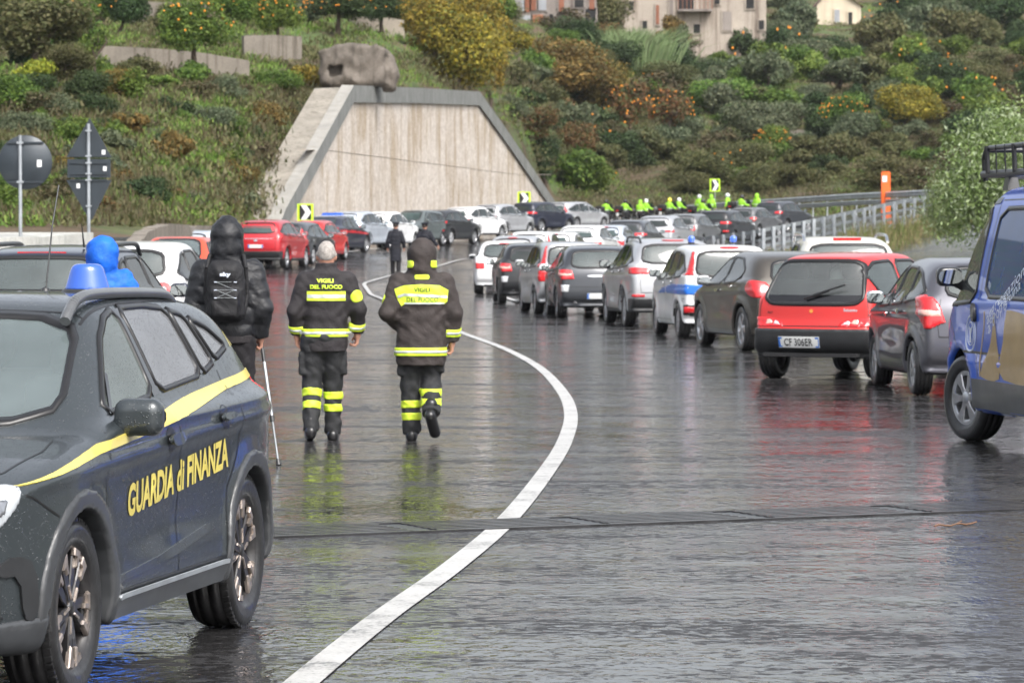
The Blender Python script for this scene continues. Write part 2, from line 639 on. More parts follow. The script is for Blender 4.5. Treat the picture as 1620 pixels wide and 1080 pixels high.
M['glass_clear'] = glass('glass_clear', (.62, .70, .66), .12)
M['glass_dark'] = glass('glass_dark', (.16, .17, .17), .10, mist_sheen_col=(.2, .21, .21))
M['glass_mist'] = glass('glass_mist', (.45, .5, .5), .55, drops=True, mist_sheen_col=(.30, .31, .33))
M['glass_side'] = glass('glass_side', (.52, .60, .56), .30, drops=True, mist_sheen_col=(.34, .40, .38))
M['glass_wind'] = glass('glass_wind', (.46, .56, .56), .28, mist_sheen_col=(.40, .49, .50))
M['glass_rear'] = glass('glass_rear', (.50, .58, .56), .30, mist_sheen_col=(.22, .27, .27))  # pale diffuse share paints reflections into the rear glass colour
def solidglass(name, col):
    m, nt, b = newmat(name)
    nz = noise(nt, coords(nt), 1.6, 3)
    nt.links.new(ramp(nt, nz, [(.35, [c * .5 for c in col]), (.65, col)]), b.inputs['Base Color'])
    b.inputs['Roughness'].default_value = .05
    b.inputs['Specular IOR Level'].default_value = .45
    return m
M['pane_dark'] = solidglass('pane_dark', (.035, .045, .045))
M['pane_pale'] = solidglass('pane_pale', (.07, .10, .10))
M['hivis'] = plain('hivis', (.28, .62, .03), .55, var=.06)
M['hivis_yellow'] = plain('hivis_yellow', (.62, .80, .05), .5, var=.06)
M['reflective'] = plain('reflective', (.55, .58, .56), .35, .15, var=.1, vs=30)
M['galv'] = plain('galv', (.42, .45, .48), .38, .55, var=.25, vs=3)
M['galv_dark'] = plain('galv_dark', (.22, .24, .25), .45, .5, var=.25, vs=3)

# ------------------------------------------------------------------ vehicles
# local frame of a vehicle: x forward, y left, z up, origin on the ground midway between the axles
class Body:
    def __init__(s, S, h=.045):
        s.S = S
        prof = crs(S['prof'], 4) if S.get('smooth', True) else S['prof']
        P = np.array(prof)
        s.xf, s.xr = P[:, 0].max(), P[:, 0].min()
        s.top = P[:, 1].max(); s.bot = P[:, 1].min()
        g = .02
        gx = np.arange(s.xr - .3, s.xf + .3, g); gz = np.arange(s.bot - .3, s.top + .3, g)
        T = poly_sdf(*np.meshgrid(gx, gz, indexing='ij'), P)
        s.tab = (gx, gz, T, g)
        v, f = nets(s.f, (s.xr - .1, -S['w'] - .1, s.bot - .1), (s.xf + .1, S['w'] + .1, s.top + .12), h, 3)
        s.v, s.fc = v, f
        tri = [tuple(q) for q in f.tolist()]
        s.bvh = BVHTree.FromPolygons([Vector(p) for p in v], tri)
    def side2d(s, x, z):
        gx, gz, T, g = s.tab
        a = np.clip((x - gx[0]) / g, 0, len(gx) - 1.001); b = np.clip((z - gz[0]) / g, 0, len(gz) - 1.001)
        i = a.astype(int); j = b.astype(int); a = a - i; b = b - j
        return (T[i, j] * (1 - a) + T[i + 1, j] * a) * (1 - b) + (T[i, j + 1] * (1 - a) + T[i + 1, j + 1] * a) * b
    def W(s, x, z):
        S = s.S
        w = S['w'] + 0 * x + 0 * z
        tf = np.clip((x - (s.xf - S.get('lf', .9))) / S.get('lf', .9), 0, 1.3)
        tr = np.clip(((s.xr + S.get('lr', .8)) - x) / S.get('lr', .8), 0, 1.3)
        w = w - S.get('af', .22) * tf ** 2.4 - S.get('ar', .12) * tr ** 2.2
        zb = S['zb'][0] + (S['zb'][1] - S['zb'][0]) * (x - s.xr) / (s.xf - s.xr)   # shoulder height rear, front
        up = np.maximum(z - zb, 0)
        w = w - S.get('shoulder', .05) * sm(up / .07) - S.get('tmb', .42) * up - S.get('tmb2', .10) * up ** 2
        rearup = np.clip((z - zb) / .5, 0, 1) * tr
        w = w - S.get('ar2', .06) * rearup
        w = w - .07 * np.clip((.42 - z) / .25, 0, 1) ** 2
        w = w - S.get('door', .02) * np.exp(-((z - .58) / .12) ** 2) * np.clip(1 - np.abs(x) / 1.4, 0, 1)
        zc = S.get('crease', (.86, .80))
        zc = zc[0] + (zc[1] - zc[0]) * (x - s.xr) / (s.xf - s.xr)
        w = w + S.get('cr', .012) * np.exp(-((z - zc) / .035) ** 2)
        Rw = S['R']
        for xw in (S['wb'] / 2, -S['wb'] / 2):
            r = np.sqrt((x - xw) ** 2 + (z - Rw) ** 2)
            w = w + S.get('flare', .022) * np.exp(-((r - (Rw + .09)) / .07) ** 2)
        return w
    def f(s, x, y, z):
        S = s.S
        n = (y / S['w']) ** 2
        bf, br = S.get('bow', (.16, .07))
        xe = x + n * (bf * sm(x / s.xf * 1.2) - br * sm(-x / -s.xr * 1.2))
        ze = z + S.get('crown', .035) * n * sm((z - .7) / .5)
        a = s.side2d(xe, ze)
        b = (np.abs(y) - s.W(x, z)) * .93
        k = .05 + S.get('kr', .09) * sm((z - .75) / .5)
        d = smax(a, b, k)
        Rw = S['R']
        for xw in (S['wb'] / 2, -S['wb'] / 2):
            r = np.sqrt((x - xw) ** 2 + (z - Rw) ** 2)
            well = np.maximum(r - (Rw + S.get('gap', .045)), (S['w'] - .32) - np.abs(y))
            d = np.maximum(d, -well)
        return d
    # -- projecting things onto the shell
    def cast(s, axis, a, b):
        if axis == 'L': o, d = (a, 3, b), (0, -1, 0)
        elif axis == 'R': o, d = (a, -3, b), (0, 1, 0)
        elif axis == 'B': o, d = (-5, a, b), (1, 0, 0)
        elif axis == 'F': o, d = (5, a, b), (-1, 0, 0)
        else: o, d = (a, b, 4), (0, 0, -1)
        h = s.bvh.ray_cast(Vector(o), Vector(d))
        if h[0] is None:
            base = {'L': (a, s.S['w'], b), 'R': (a, -s.S['w'], b), 'B': (s.xr, a, b), 'F': (s.xf, a, b), 'T': (a, b, s.top)}[axis]
            h = s.bvh.find_nearest(Vector(base))
            return h[0], -Vector(d)
        n = h[1]
        if n.dot(Vector(d)) > 0: n = -n
        return h[0], n
    def panel(s, axis, poly, off=.004, skirt=.012, res=.07, round_=0, flat=False):
        """polygon in the axis' plane laid onto the shell as a raised sheet with a rim; returns (verts, faces)"""
        poly = rnd(poly, round_) if round_ else list(poly)
        P = np.array(poly, float)
        # densify the outline
        out = []
        for i in range(len(P)):
            a, b = P[i], P[(i + 1) % len(P)]
            k = max(1, int(np.linalg.norm(b - a) / res))
            for q in range(k):
                out.append(a + (b - a) * q / k)
        out = np.array(out)
        g0, g1 = out.min(0), out.max(0)
        gx, gy = np.meshgrid(np.arange(g0[0] + res / 2, g1[0], res), np.arange(g0[1] + res / 2, g1[1], res))
        G = np.stack([gx.ravel(), gy.ravel()], 1)
        if len(G):
            G = G[poly_sdf(G[:, 0], G[:, 1], out) < -res * .4]
        n = len(out)
        pts = [Vector(p) for p in out] + [Vector(p) for p in G]
        r = delaunay_2d_cdt(pts, [], [list(range(n))], 1, 1e-6)
        vs2, fs = r[0], r[2]
        v = []; nr = []
        for p in vs2:
            q, nn = s.cast(axis, p.x, p.y)
            v.append(q); nr.append(nn)
        # smooth the normals with the face geometry
        v3 = [v[i] + nr[i] * off for i in range(len(v))]
        d = {'L': Vector((0, 1, 0)), 'R': Vector((0, -1, 0)), 'B': Vector((-1, 0, 0)), 'F': Vector((1, 0, 0)), 'T': Vector((0, 0, 1))}[axis]
        F = []
        for q in fs:
            nn = (v3[q[1]] - v3[q[0]]).cross(v3[q[2]] - v3[q[0]])
            F.append(tuple(q) if nn.dot(d) > 0 else tuple(q)[::-1])
        if skirt:
            # rim along the boundary
            ed = {}
            for q in F:
                for i in range(len(q)):
                    e = (q[i], q[(i + 1) % len(q)])
                    ed[e] = 1
            bd = [e for e in ed if (e[1], e[0]) not in ed]
            base = len(v3); mp = {}
            for a, b in bd:
                for t in (a, b):
                    if t not in mp:
                        mp[t] = (base + len(mp) * 2, base + len(mp) * 2 + 1)
                        v3.append(v3[t].copy()); v3.append(v3[t] - nr[t] * skirt)
            for a, b in bd:
                F.append((mp[b][0], mp[a][0], mp[a][1], mp[b][1]))
        return v3, F
    def ring(s, axis, poly, w0=-.004, w1=.034, off=.008, res=.05, skirt=.012):
        wm = (w0 + w1) / 2
        loops = [grow(poly, w0), grow(poly, wm), grow(poly, w1)]
        # densify
        n0 = len(poly); P = np.array(loops)
        L = np.linalg.norm(np.roll(P[0], -1, 0) - P[0], axis=1)
        cols = []
        for i in range(n0):
            k = max(1, int(L[i] / res))
            for q in range(k):
                cols.append(P[:, i] + (P[:, (i + 1) % n0] - P[:, i]) * q / k)
        v = []; f = []
        n = len(cols)
        for c in cols:
            for p, o in ((c[0], off), (c[1], off + .003), (c[2], off)):
                q, nn = s.cast(axis, *p)
                v.append(q + nn * o)
            q, nn = s.cast(axis, *c[2]); v.append(q - nn * .008)
            q, nn = s.cast(axis, *c[0]); v.append(q - nn * skirt)
        for i in range(n):
            j = (i + 1) % n
            a, b = i * 5, j * 5
            f += [(a, a + 1, b + 1, b), (a + 1, a + 2, b + 2, b + 1), (a + 2, a + 3, b + 3, b + 2), (a + 4, a, b, b + 4)]
        return v, f
    def solid(s, axis, rear=None, side=None, off=.012, h=.022, sg=1):
        """a lamp or moulding that wraps the corner: the shell swollen by off, cut by outlines in the end view and the side view"""
        ax_ = [rear[0][0]] if False else None
        lo = [s.xr - .05, -1.1, 0.0]; hi = [s.xf + .05, 1.1, 2.1]
        if side:
            A = np.array(side); lo[0] = max(lo[0], A[:, 0].min() - .04); hi[0] = min(hi[0], A[:, 0].max() + .04); lo[2] = A[:, 1].min() - .04; hi[2] = A[:, 1].max() + .04
        elif axis == 'B': hi[0] = 0
        else: lo[0] = 0
        if rear:
            A = np.array(rear); lo[1] = A[:, 0].min() - .04; hi[1] = min(A[:, 0].max(), s.S['w'] + .06) + .04
            lo[2] = max(lo[2], A[:, 1].min() - .04); hi[2] = min(hi[2], A[:, 1].max() + .04)
        else: lo[1] = .2; hi[1] = s.S['w'] + .08
        if not side:
            xe = s.xr if axis == 'B' else s.xf
            if axis == 'B': hi[0] = xe + .45
            else: lo[0] = xe - .6
        def f(x, y, z):
            b = s.f(x, y, z)
            d = np.maximum(b - off, -(b + .02))
            if rear: d = np.maximum(d, poly_sdf(y + 0 * z, z + 0 * y, rear))
            if side: d = np.maximum(d, poly_sdf(x + 0 * z, z + 0 * x, side))
            return d + 0 * x + 0 * y
        v, q = nets(f, lo, hi, h, 2)
        if len(v) and sg < 0:
            v = v * np.array([1, -1, 1]); q = q[:, ::-1]
        return v, q
    def strip(s, axis, line, w=.008, off=.002, n=6):
        """thin line laid on the shell (a shut line)"""
        L = [np.array(p, float) for p in line]
        v = []; f = []
        pts = []
        for a, b in zip(L[:-1], L[1:]):
            k = max(1, int(np.linalg.norm(b - a) / .05))
            for q in range(k): pts.append(a + (b - a) * q / k)
        pts.append(L[-1])
        for i, p in enumerate(pts):
            t = pts[min(i + 1, len(pts) - 1)] - pts[max(i - 1, 0)]
            t = t / (np.linalg.norm(t) + 1e-9); nn2 = np.array([-t[1], t[0]]) * w / 2
            for sgn in (-1, 1):
                q, nn = s.cast(axis, *(p + nn2 * sgn))
                v.append(q + nn * off)
        for i in range(len(pts) - 1):
            f.append((2 * i, 2 * i + 1, 2 * i + 3, 2 * i + 2))
        return v, f
    def text(s, axis, string, c, size, sx=1.0, bold=0.0, rot=0.0, off=.006, length=None, skew=0.0):
        V, T = text2d(string, bold)
        if length: sx = length / (np.ptp(V[:, 0]) * size)
        V = V.copy(); V[:, 0] += skew * V[:, 1] / sx
        V = V * np.array([size * sx, size])
        if axis in ('B',): mir = -1
        elif axis == 'L': mir = -1
        elif axis == 'F': mir = 1
        else: mir = 1
        cr, sr = math.cos(rot), math.sin(rot)
        out = []
        for x, y in V:
            X = x * cr - y * sr; Y = x * sr + y * cr
            q, nn = s.cast(axis, c[0] + X * mir, c[1] + Y)
            out.append(q + nn * off)
        return out, [tuple(t) if mir > 0 else tuple(t)[::-1] for t in T]

def two(poly):
    """same polygon on the other side of a rear/front view"""
    return [(-a, b) for a, b in poly]

def wheel_meshes(R_, rim, width, style, n=48):
    """tyre mesh, rim mesh; centre at origin, axle along y, outer face towards +y"""
    t = MB()
    hw = width / 2
    side = R_ - rim
    prof = [(rim - .012, -hw * .82), (rim + side * .25, -hw * .97), (rim + side * .62, -hw), (rim + side * .88, -hw * .9), (R_ - .008, -hw * .78), (R_, -hw * .6)]
    for g in (-.36, 0.0, .36):
        prof += [(R_, (g - .06) * hw * 1.4), (R_ - .009, (g - .045) * hw * 1.4), (R_ - .009, (g + .045) * hw * 1.4), (R_, (g + .06) * hw * 1.4)]
    prof += [(R_, hw * .6), (R_ - .008, hw * .78), (rim + side * .88, hw * .9), (rim + side * .62, hw), (rim + side * .55, hw * .985), (rim + side * .25, hw * .97), (rim - .004, hw * .84), (rim - .012, hw * .6)]
    t.lathe(prof, 'y', n)
    if style == 'five_blade':      # tread blocks on the shoulder
        for i in range(64):
            a = 2 * math.pi * i / 64
            rot = Matrix.Rotation(-a, 4, 'Y')
            t.box(rot @ Vector((R_ - .004, hw * .72, 0)), (.016, .03, .02), rot=rot.to_3x3())
    r = MB()
    # barrel, lip
    r.lathe([(rim * .97, -hw * .7), (rim * .90, -hw * .3), (rim * .90, hw * .45), (rim * .965, hw * .78), (rim + .003, hw * .86), (rim + .003, hw * .80)], 'y', n, m=0)
    r.lathe([(.0, -hw * .15), (rim * .93, -hw * .15)], 'y', n, m=1)
    r.lathe([(.0, hw * .28), (rim * .62, hw * .20), (rim * .62, hw * .1)], 'y', 24, m=1) if style == 'five_blade' else None
    def spoke(a0, prof2, y0, y1, m):
        """prof2: (radius, angle) outline"""
        P = [(rr * math.cos(a0 + aa), rr * math.sin(a0 + aa)) for rr, aa in prof2]
        A = sum(P[i - 1][0] * P[i][1] - P[i][0] * P[i - 1][1] for i in range(len(P)))
        if A < 0: P = P[::-1]
        k = len(P)
        cx = sum(p[0] for p in P) / k; cz = sum(p[1] for p in P) / k
        v = [(x, y0, z) for x, z in P] + [(x, y1 - .006, z) for x, z in P] + [(cx + (x - cx) * .86, y1, cz + (z - cz) * .86) for x, z in P]
        f = [(i, k + i, k + (i + 1) % k, (i + 1) % k) for i in range(k)] + [(k + i, 2 * k + i, 2 * k + (i + 1) % k, k + (i + 1) % k) for i in range(k)] + [tuple(range(2 * k, 3 * k))[::-1]]
        r.raw(v, f, m)
    o = hw * .80
    if style == 'five_blade':
        for i in range(5):
            a = 2 * math.pi * i / 5 + .3
            rm = rim
            # two swirling dark arms and machined L-shaped tips
            spoke(a, [(.03, -.5), (.03, .7), (rm * .45, .42), (rm * .97, .30), (rm * .97, .06), (rm * .5, .02)], hw * .2, o * .92, 1)
            spoke(a, [(.03, -.9), (.03, .1), (rm * .5, -.10), (rm * .97, -.16), (rm * .97, -.36), (rm * .45, -.5)], hw * .2, o * .86, 1)
            spoke(a, [(rm * .60, .33), (rm * .97, .36), (rm * .97, .10), (rm * .80, .06), (rm * .80, .20), (rm * .62, .2)], o * .8, o * 1.02, 2)
            spoke(a, [(rm * .66, -.12), (rm * .97, -.08), (rm * .97, -.40), (rm * .84, -.40), (rm * .84, -.22), (rm * .66, -.24)], o * .8, o * 1.0, 2)
            spoke(a, [(rm * .97, .36), (rm * .97, -.42), (rm * .925, -.42), (rm * .925, .36)], o * .8, o * .97, 2)
            spoke(a, [(.035, .35), (.035, .6), (rm * .42, .34), (rm * .42, .22)], o * .8, o * .98, 2)
        r.lathe([(0, o * 1.0), (.022, o * .99), (.034, o * .9), (.036, o * .5)], 'y', 20, m=1)
        for i in range(5):
            a = 2 * math.pi * i / 5
            r.lathe([(0, o * .85), (.009, o * .84), (.010, o * .6)], 'y', 8, (math.cos(a) * .055, 0, math.sin(a) * .055), 2)
    else:
        k = {'five': 5, 'seven': 7, 'ten': 10, 'cover': 6}[style]
        ww = {'five': .36, 'seven': .22, 'ten': .15, 'cover': .34}[style]
        for i in range(k):
            a = 2 * math.pi * i / k + .2
            spoke(a, [(.04, -.8), (.04, .8), (rim * .45, ww * .75), (rim * .97, ww * .8), (rim * .97, -ww * .8), (rim * .45, -ww * .75)], 0, o, 0)
        r.lathe([(0, o * 1.08), (.04, o * 1.05), (.065, o * .9), (.07, o * .3)], 'y', 20, m=0)
        r.lathe([(rim * .80, o * .9), (rim * .92, o * 1.0), (rim * .99, o * .96)], 'y', n, m=0) if style in ('cover',) else None
    return t, r

_WH = {}
def wheel(parent, x, y, S, rot=0.0):
    key = (S['R'], S['rim'], S.get('tw', .2), S.get('style', 'five'))
    if key not in _WH:
        t, r = wheel_meshes(*key)
        if key[3] == 'five_blade': mm = [M['rim_black'], M['rim_black'], M['rim_machined']]
        else: mm = [M['rim_silver'], M['rim_black'], M['chrome']]
        _WH[key] = (t.mesh([M['rubber']]), r.mesh(mm))
    tm, rm = _WH[key]
    w = add('wheel', tm, parent, (x, y, S['R']), (0, 0, 0 if y > 0 else math.pi))
    rr = add('rim', rm, w, (0, 0, 0), (0, rot, 0))
    return w

def vmesh(vf, mat, smooth=True):
    me = mesh(vf[0], vf[1], [mat] if not isinstance(mat, list) else mat, smooth=smooth)
    return me

def seat_mesh(rear=False, wide=.5):
    m = MB()
    def f(x, y, z):
        a = rbox(x, y, z, (0, 0, .14), (.25, wide / 2, .09), .06)
        t = (z - .2) * .28
        b = rbox(x + t, y, z, (-.22, 0, .45), (.07, wide / 2 - .02, .30), .06)
        d = smin(a, b, .05)
        for yy in ((0,) if not rear else (-.33, .33)):
            d = np.minimum(d, rbox(x + t, y - yy, z, (-.21, 0, .84), (.05, .13, .085), .05))
            d = np.minimum(d, caps(x + t, y - yy, z, (-.22, -.05, .6), (-.22, -.05, .8), .012))
        return d
    v, q = nets(f, (-.6, -wide / 2 - .05, -.02), (.35, wide / 2 + .05, 1.0), .035)
    return mesh(v, q, M['seat_cloth'], smooth=True)
_SEAT = {}
def interior(root, S, B):
    if 'f' not in _SEAT:
        _SEAT['f'] = seat_mesh(False, .5); _SEAT['r'] = seat_mesh(True, 1.2)
    sx, rx, z0 = S.get('seatx', 0.05), S.get('rearx', -.85), S.get('seatz', .38)
    add('seat', _SEAT['f'], root, (sx, .36, z0)); add('seat', _SEAT['f'], root, (sx, -.36, z0))
    add('rear_seat', _SEAT['r'], root, (rx, 0, z0))
    m = MB()
    dx = S.get('dashx', .75)
    m.box((dx, 0, .78), (.45, S['w'] * 1.45, .30), taper=.8)
    m.box((dx - .9, 0, .28), (2.6, S['w'] * 1.5, .04))
    add('dashboard', m.mesh([M['cabin']]), root)
    m = MB()
    c = Vector((dx - .36, .36, .86)); 
    pts = []
    for i in range(17):
        a = 2 * math.pi * i / 16
        pts.append(c + Vector((-math.sin(a) * .07, math.cos(a) * .18, math.sin(a) * .17)))
    m.path(pts, .014, 6); m.tube(c, c + Vector((.15, 0, -.06)), .03)
    m.box(c, (.03, .34, .05))
    add('steering_wheel', m.mesh([M['cabin']]), root)

def mirror_mesh(body_mat, size=(.12, .20, .15)):
    def f(x, y, z):
        a = rbox(x - .02 * np.abs(y - .13), y, z, (0, .15, .03), (size[0] / 2, size[1] / 2, size[2] / 2), .05)
        st = caps(x, y, z, (.0, -.02, -.10), (0, .06, -.03), .03, .035)
        return np.maximum(smin(a, st, .04), -(x + size[0] / 2 - .012 + 0 * y))
    v, q = nets(f, (-.1, -.1, -.16), (.12, .32, .16), .02)
    return mesh(v, q, [body_mat], smooth=True)

def build_vehicle(kind, S, name, label, cat, loc, rz, mats, group=None, hollow=True, h=.045, rootloc=None):
    """kind caches the shapes; mats: body paint etc"""
    root = thing(name, label, cat, loc, rz, group)
    key = kind
    if key not in _BODY:
        B = Body(S, h)
        _BODY[key] = {'B': B, 'me': {}}
    C = _BODY[key]; B = C['B']
    def part(nm, tag, fn, mat, parent=root, label=None, smooth=True):
        if tag not in C['me']:
            vf = fn()
            C['me'][tag] = vf
        vf = C['me'][tag]
        mk = (tag, mat.name)
        if mk not in C['me']:
            C['me'][mk] = vmesh(vf, mat, smooth)
        return add(nm, C['me'][mk], parent, label=label)
    # shell
    mk = ('shell', mats['paint'].name, hollow)
    if mk not in C['me']:
        v, f = B.v, B.fc
        ce = v[f].mean(1)
        keep = np.ones(len(f), bool)
        if hollow:
            for axis, poly in S['holes']:
                pg = np.array(poly)
                if axis in 'LR':
                    sg = 1 if axis == 'L' else -1
                    inn = (poly_sdf(v[:, 0], v[:, 2], pg) < 0) & (v[:, 1] * sg > .3)
                elif axis == 'B':
                    inn = (poly_sdf(v[:, 1], v[:, 2], pg) < 0) & (v[:, 0] < B.xr + 1.0)
                else:
                    inn = (poly_sdf(v[:, 1], v[:, 2], pg) < 0) & (v[:, 0] > 0)
                keep &= ~(inn[f].any(1) if h < .04 else (inn[f].sum(1) >= 2))
        f2 = f[keep]; ce = ce[keep]
        nrm = np.cross(v[f2[:, 1]] - v[f2[:, 0]], v[f2[:, 2]] - v[f2[:, 0]])
        nrm /= np.linalg.norm(nrm, axis=1, keepdims=True) + 1e-12
        mi = np.zeros(len(f2), int)
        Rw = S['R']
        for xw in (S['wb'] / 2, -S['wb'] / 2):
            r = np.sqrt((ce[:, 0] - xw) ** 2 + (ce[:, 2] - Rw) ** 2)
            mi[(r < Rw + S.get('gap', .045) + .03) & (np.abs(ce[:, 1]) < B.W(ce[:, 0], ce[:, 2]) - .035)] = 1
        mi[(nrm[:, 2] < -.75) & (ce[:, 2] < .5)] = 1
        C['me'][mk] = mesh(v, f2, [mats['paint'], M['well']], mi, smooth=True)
    body = add('body', C['me'][mk], root)
    # panels
    for i, p in enumerate(S['panels']):
        nm, axis, poly, mat, opt = p
        o = dict(opt)
        lab = o.pop('label', None)
        kindp = o.pop('kind', 'panel')
        mt = mats.get(mat) or M[mat]
        fn = {'panel': lambda: B.panel(axis, poly, **o), 'ring': lambda: B.ring(axis, poly, **o),
              'strip': lambda: B.strip(axis, poly, **o), 'text': lambda: B.text(axis, poly, **o),
              'solid': lambda: B.solid(axis, **o)}[kindp]
        part(nm, (nm, i), fn, mt, label=lab, smooth=(kindp != 'text'))
    for x in (S['wb'] / 2, -S['wb'] / 2):
        for y in (1, -1):
            w_ = wheel(root, x, y * (S['w'] - S.get('tw', .2) / 2 - .015), S, rot=rng.random() * 6)
            if x > 0: w_.rotation_euler.z += R(S.get('steer', 0))
    if hollow:
        interior(root, S, B)
    # door mirrors
    mx, my, mz = S['mirror']
    mm = mats.get('mirror', mats['paint'])
    k2 = ('mir', mm.name)
    if k2 not in C['me']:
        C['me'][k2] = mirror_mesh(mm)
        g = MB(); P = rnd([(-.095, -.055), (.095, -.055), (.095, .055), (-.095, .055)], 2)
        C['me'][('mg',)] = mesh([(0, a, b) for a, b in P], [tuple(range(len(P)))], [M['mirror']])
    for sg in (1, -1):
        m = add('mirror', C['me'][k2], root, (mx, sg * my, mz))
        if sg < 0: m.scale = (1, -1, 1)
        add('mirror_glass', C['me'][('mg',)], m, (-.056, .15, .03))
    return root
_BODY = {}

def fr(nm, axis, poly, mat='seal', **k):
    k['kind'] = 'ring'
    return (nm, axis, poly, mat, k)
def pn(nm, axis, poly, mat, **k):
    return (nm, axis, poly, mat, k)
def both(nm, poly, mat, **k):
    return [pn(nm, 'L', poly, mat, **k), pn(nm, 'R', poly, mat, **k)]
def line(poly, axis='L', w=.009, mat='seal', **k):
    k.update(kind='strip', w=w)
    return ('shut_line', axis, poly, mat, k)
def so(nm, axis, mat, rear=None, side=None, off=.014, h=.022):
    return [(nm, axis, None, mat, dict(kind='solid', rear=rear, side=side, off=off, h=h, sg=g)) for g in (1, -1)]
def tx(axis, s, c, size, mat, name='lettering', **k):
    k.update(kind='text', c=c, size=size)
    return (name, axis, s, mat, k)

def windows(S, sides, rear, front, gside='glass_dark', grear='glass_rear', gfront='glass_wind', hollow=True, rear_r=2, it=2, w1=.030):
    """adds glazing: panes + black surrounds; sides: list of polygons"""
    S.setdefault('holes', [])
    for i, pg in enumerate(sides):
        pr_ = rnd(pg, it, .10)
        gs = gside[i] if isinstance(gside, list) else gside
        for ax in 'LR':
            S['panels'].append(fr('window_frame', ax, pr_, 'seal', off=.007 + .0012 * i, w1=w1))
            S['panels'].append(pn('window', ax, pr_, gs, off=.001, skirt=0, res=.09))
            S['holes'].append((ax, pr_))
    for ax, pg, g in (('B', rear, grear), ('F', front, gfront)):
        if pg:
            pr_ = rnd(pg, rear_r, .14)
            S['panels'].append(fr('window_frame' if ax == 'B' else 'windscreen_frame', ax, pr_, 'seal', w1=w1 + .004))
            S['panels'].append(pn('rear_window' if ax == 'B' else 'windscreen', ax, pr_, g, off=.001, skirt=0, res=.09))
            S['holes'].append((ax, pr_))

def arc(xw, R_, r, a0, a1, n=14):
    return [(xw + math.cos(R(a0 + (a1 - a0) * i / n)) * r, R_ + math.sin(R(a0 + (a1 - a0) * i / n)) * r) for i in range(n + 1)]
def arch(S, xw, r0, r1, a0=-8, a1=188):
    return arc(xw, S['R'], r1, a0, a1) + arc(xw, S['R'], r0, a1, a0)

def rotpoly(cx, cy, w, h_, rot=0, skew=0):
    c, s = math.cos(rot), math.sin(rot)
    return [(cx + (x + skew * y) * c - y * s, cy + (x + skew * y) * s + y * c) for x, y in ((-w / 2, -h_ / 2), (w / 2, -h_ / 2), (w / 2, h_ / 2), (-w / 2, h_ / 2))]

def plate(S, z, text='', y=0, wid=.52, hgt=.11, o=.016):
    S['panels'] += [pn('number_plate', 'B', rotpoly(y, z, wid, hgt), 'plate_white', off=o, skirt=.02, res=.08),
                    pn('plate_band', 'B', rotpoly(y + wid / 2 - .025, z, .045, hgt - .01), 'plate_blue', off=o + .0015, skirt=0, res=.08),
                    pn('plate_band', 'B', rotpoly(y - wid / 2 + .025, z, .045, hgt - .01), 'plate_blue', off=o + .0015, skirt=0, res=.08)]
    if text:
        S['panels'].append(tx('B', text, (y, z), hgt * .66, 'ink', off=o + .003, sx=.86, bold=.01, name='plate_lettering'))

# ------------------------------------------------------------------ vehicle kinds
def sc(P, fx, fz, dx=0):
    return [(x * fx + dx, z * fz) for x, z in P]

def rails(S, root, x0, x1, y, z, mat, r=.018, lift=.05):
    for sg in (1, -1):
        m = MB()
        m.path(crs([(x0 + .05, y * sg, z - .05), (x0 - .01, y * sg, z - .01), (x0 - .12, y * sg, z + lift * .8), (x0 - .4, y * sg, z + lift + .01), (x1 + .4, y * sg, z + lift), (x1 + .12, y * sg, z + lift * .5), (x1 - .02, y * sg, z - .05)], 6, closed=False), r, 8)
        add('roof_rail', m.mesh([mat]), root)

def handle(x, z, axis='L', mat='chrome', recess=True):
    out = []
    if recess: out.append(pn('handle_recess', axis, [(x + math.cos(t) * .075, z + math.sin(t) * .055) for t in np.linspace(0, 2 * math.pi, 15)[:-1]], 'seal', off=.0015, skirt=0, res=.04))  # flat dark disc on the shell, shade of the handle hollow painted in
    out.append(pn('door_handle', axis, rnd([(x - .10, z - .016), (x + .10, z - .022), (x + .10, z + .016), (x - .10, z + .022)], 1), mat, off=.035, skirt=.02, res=.05))
    return out

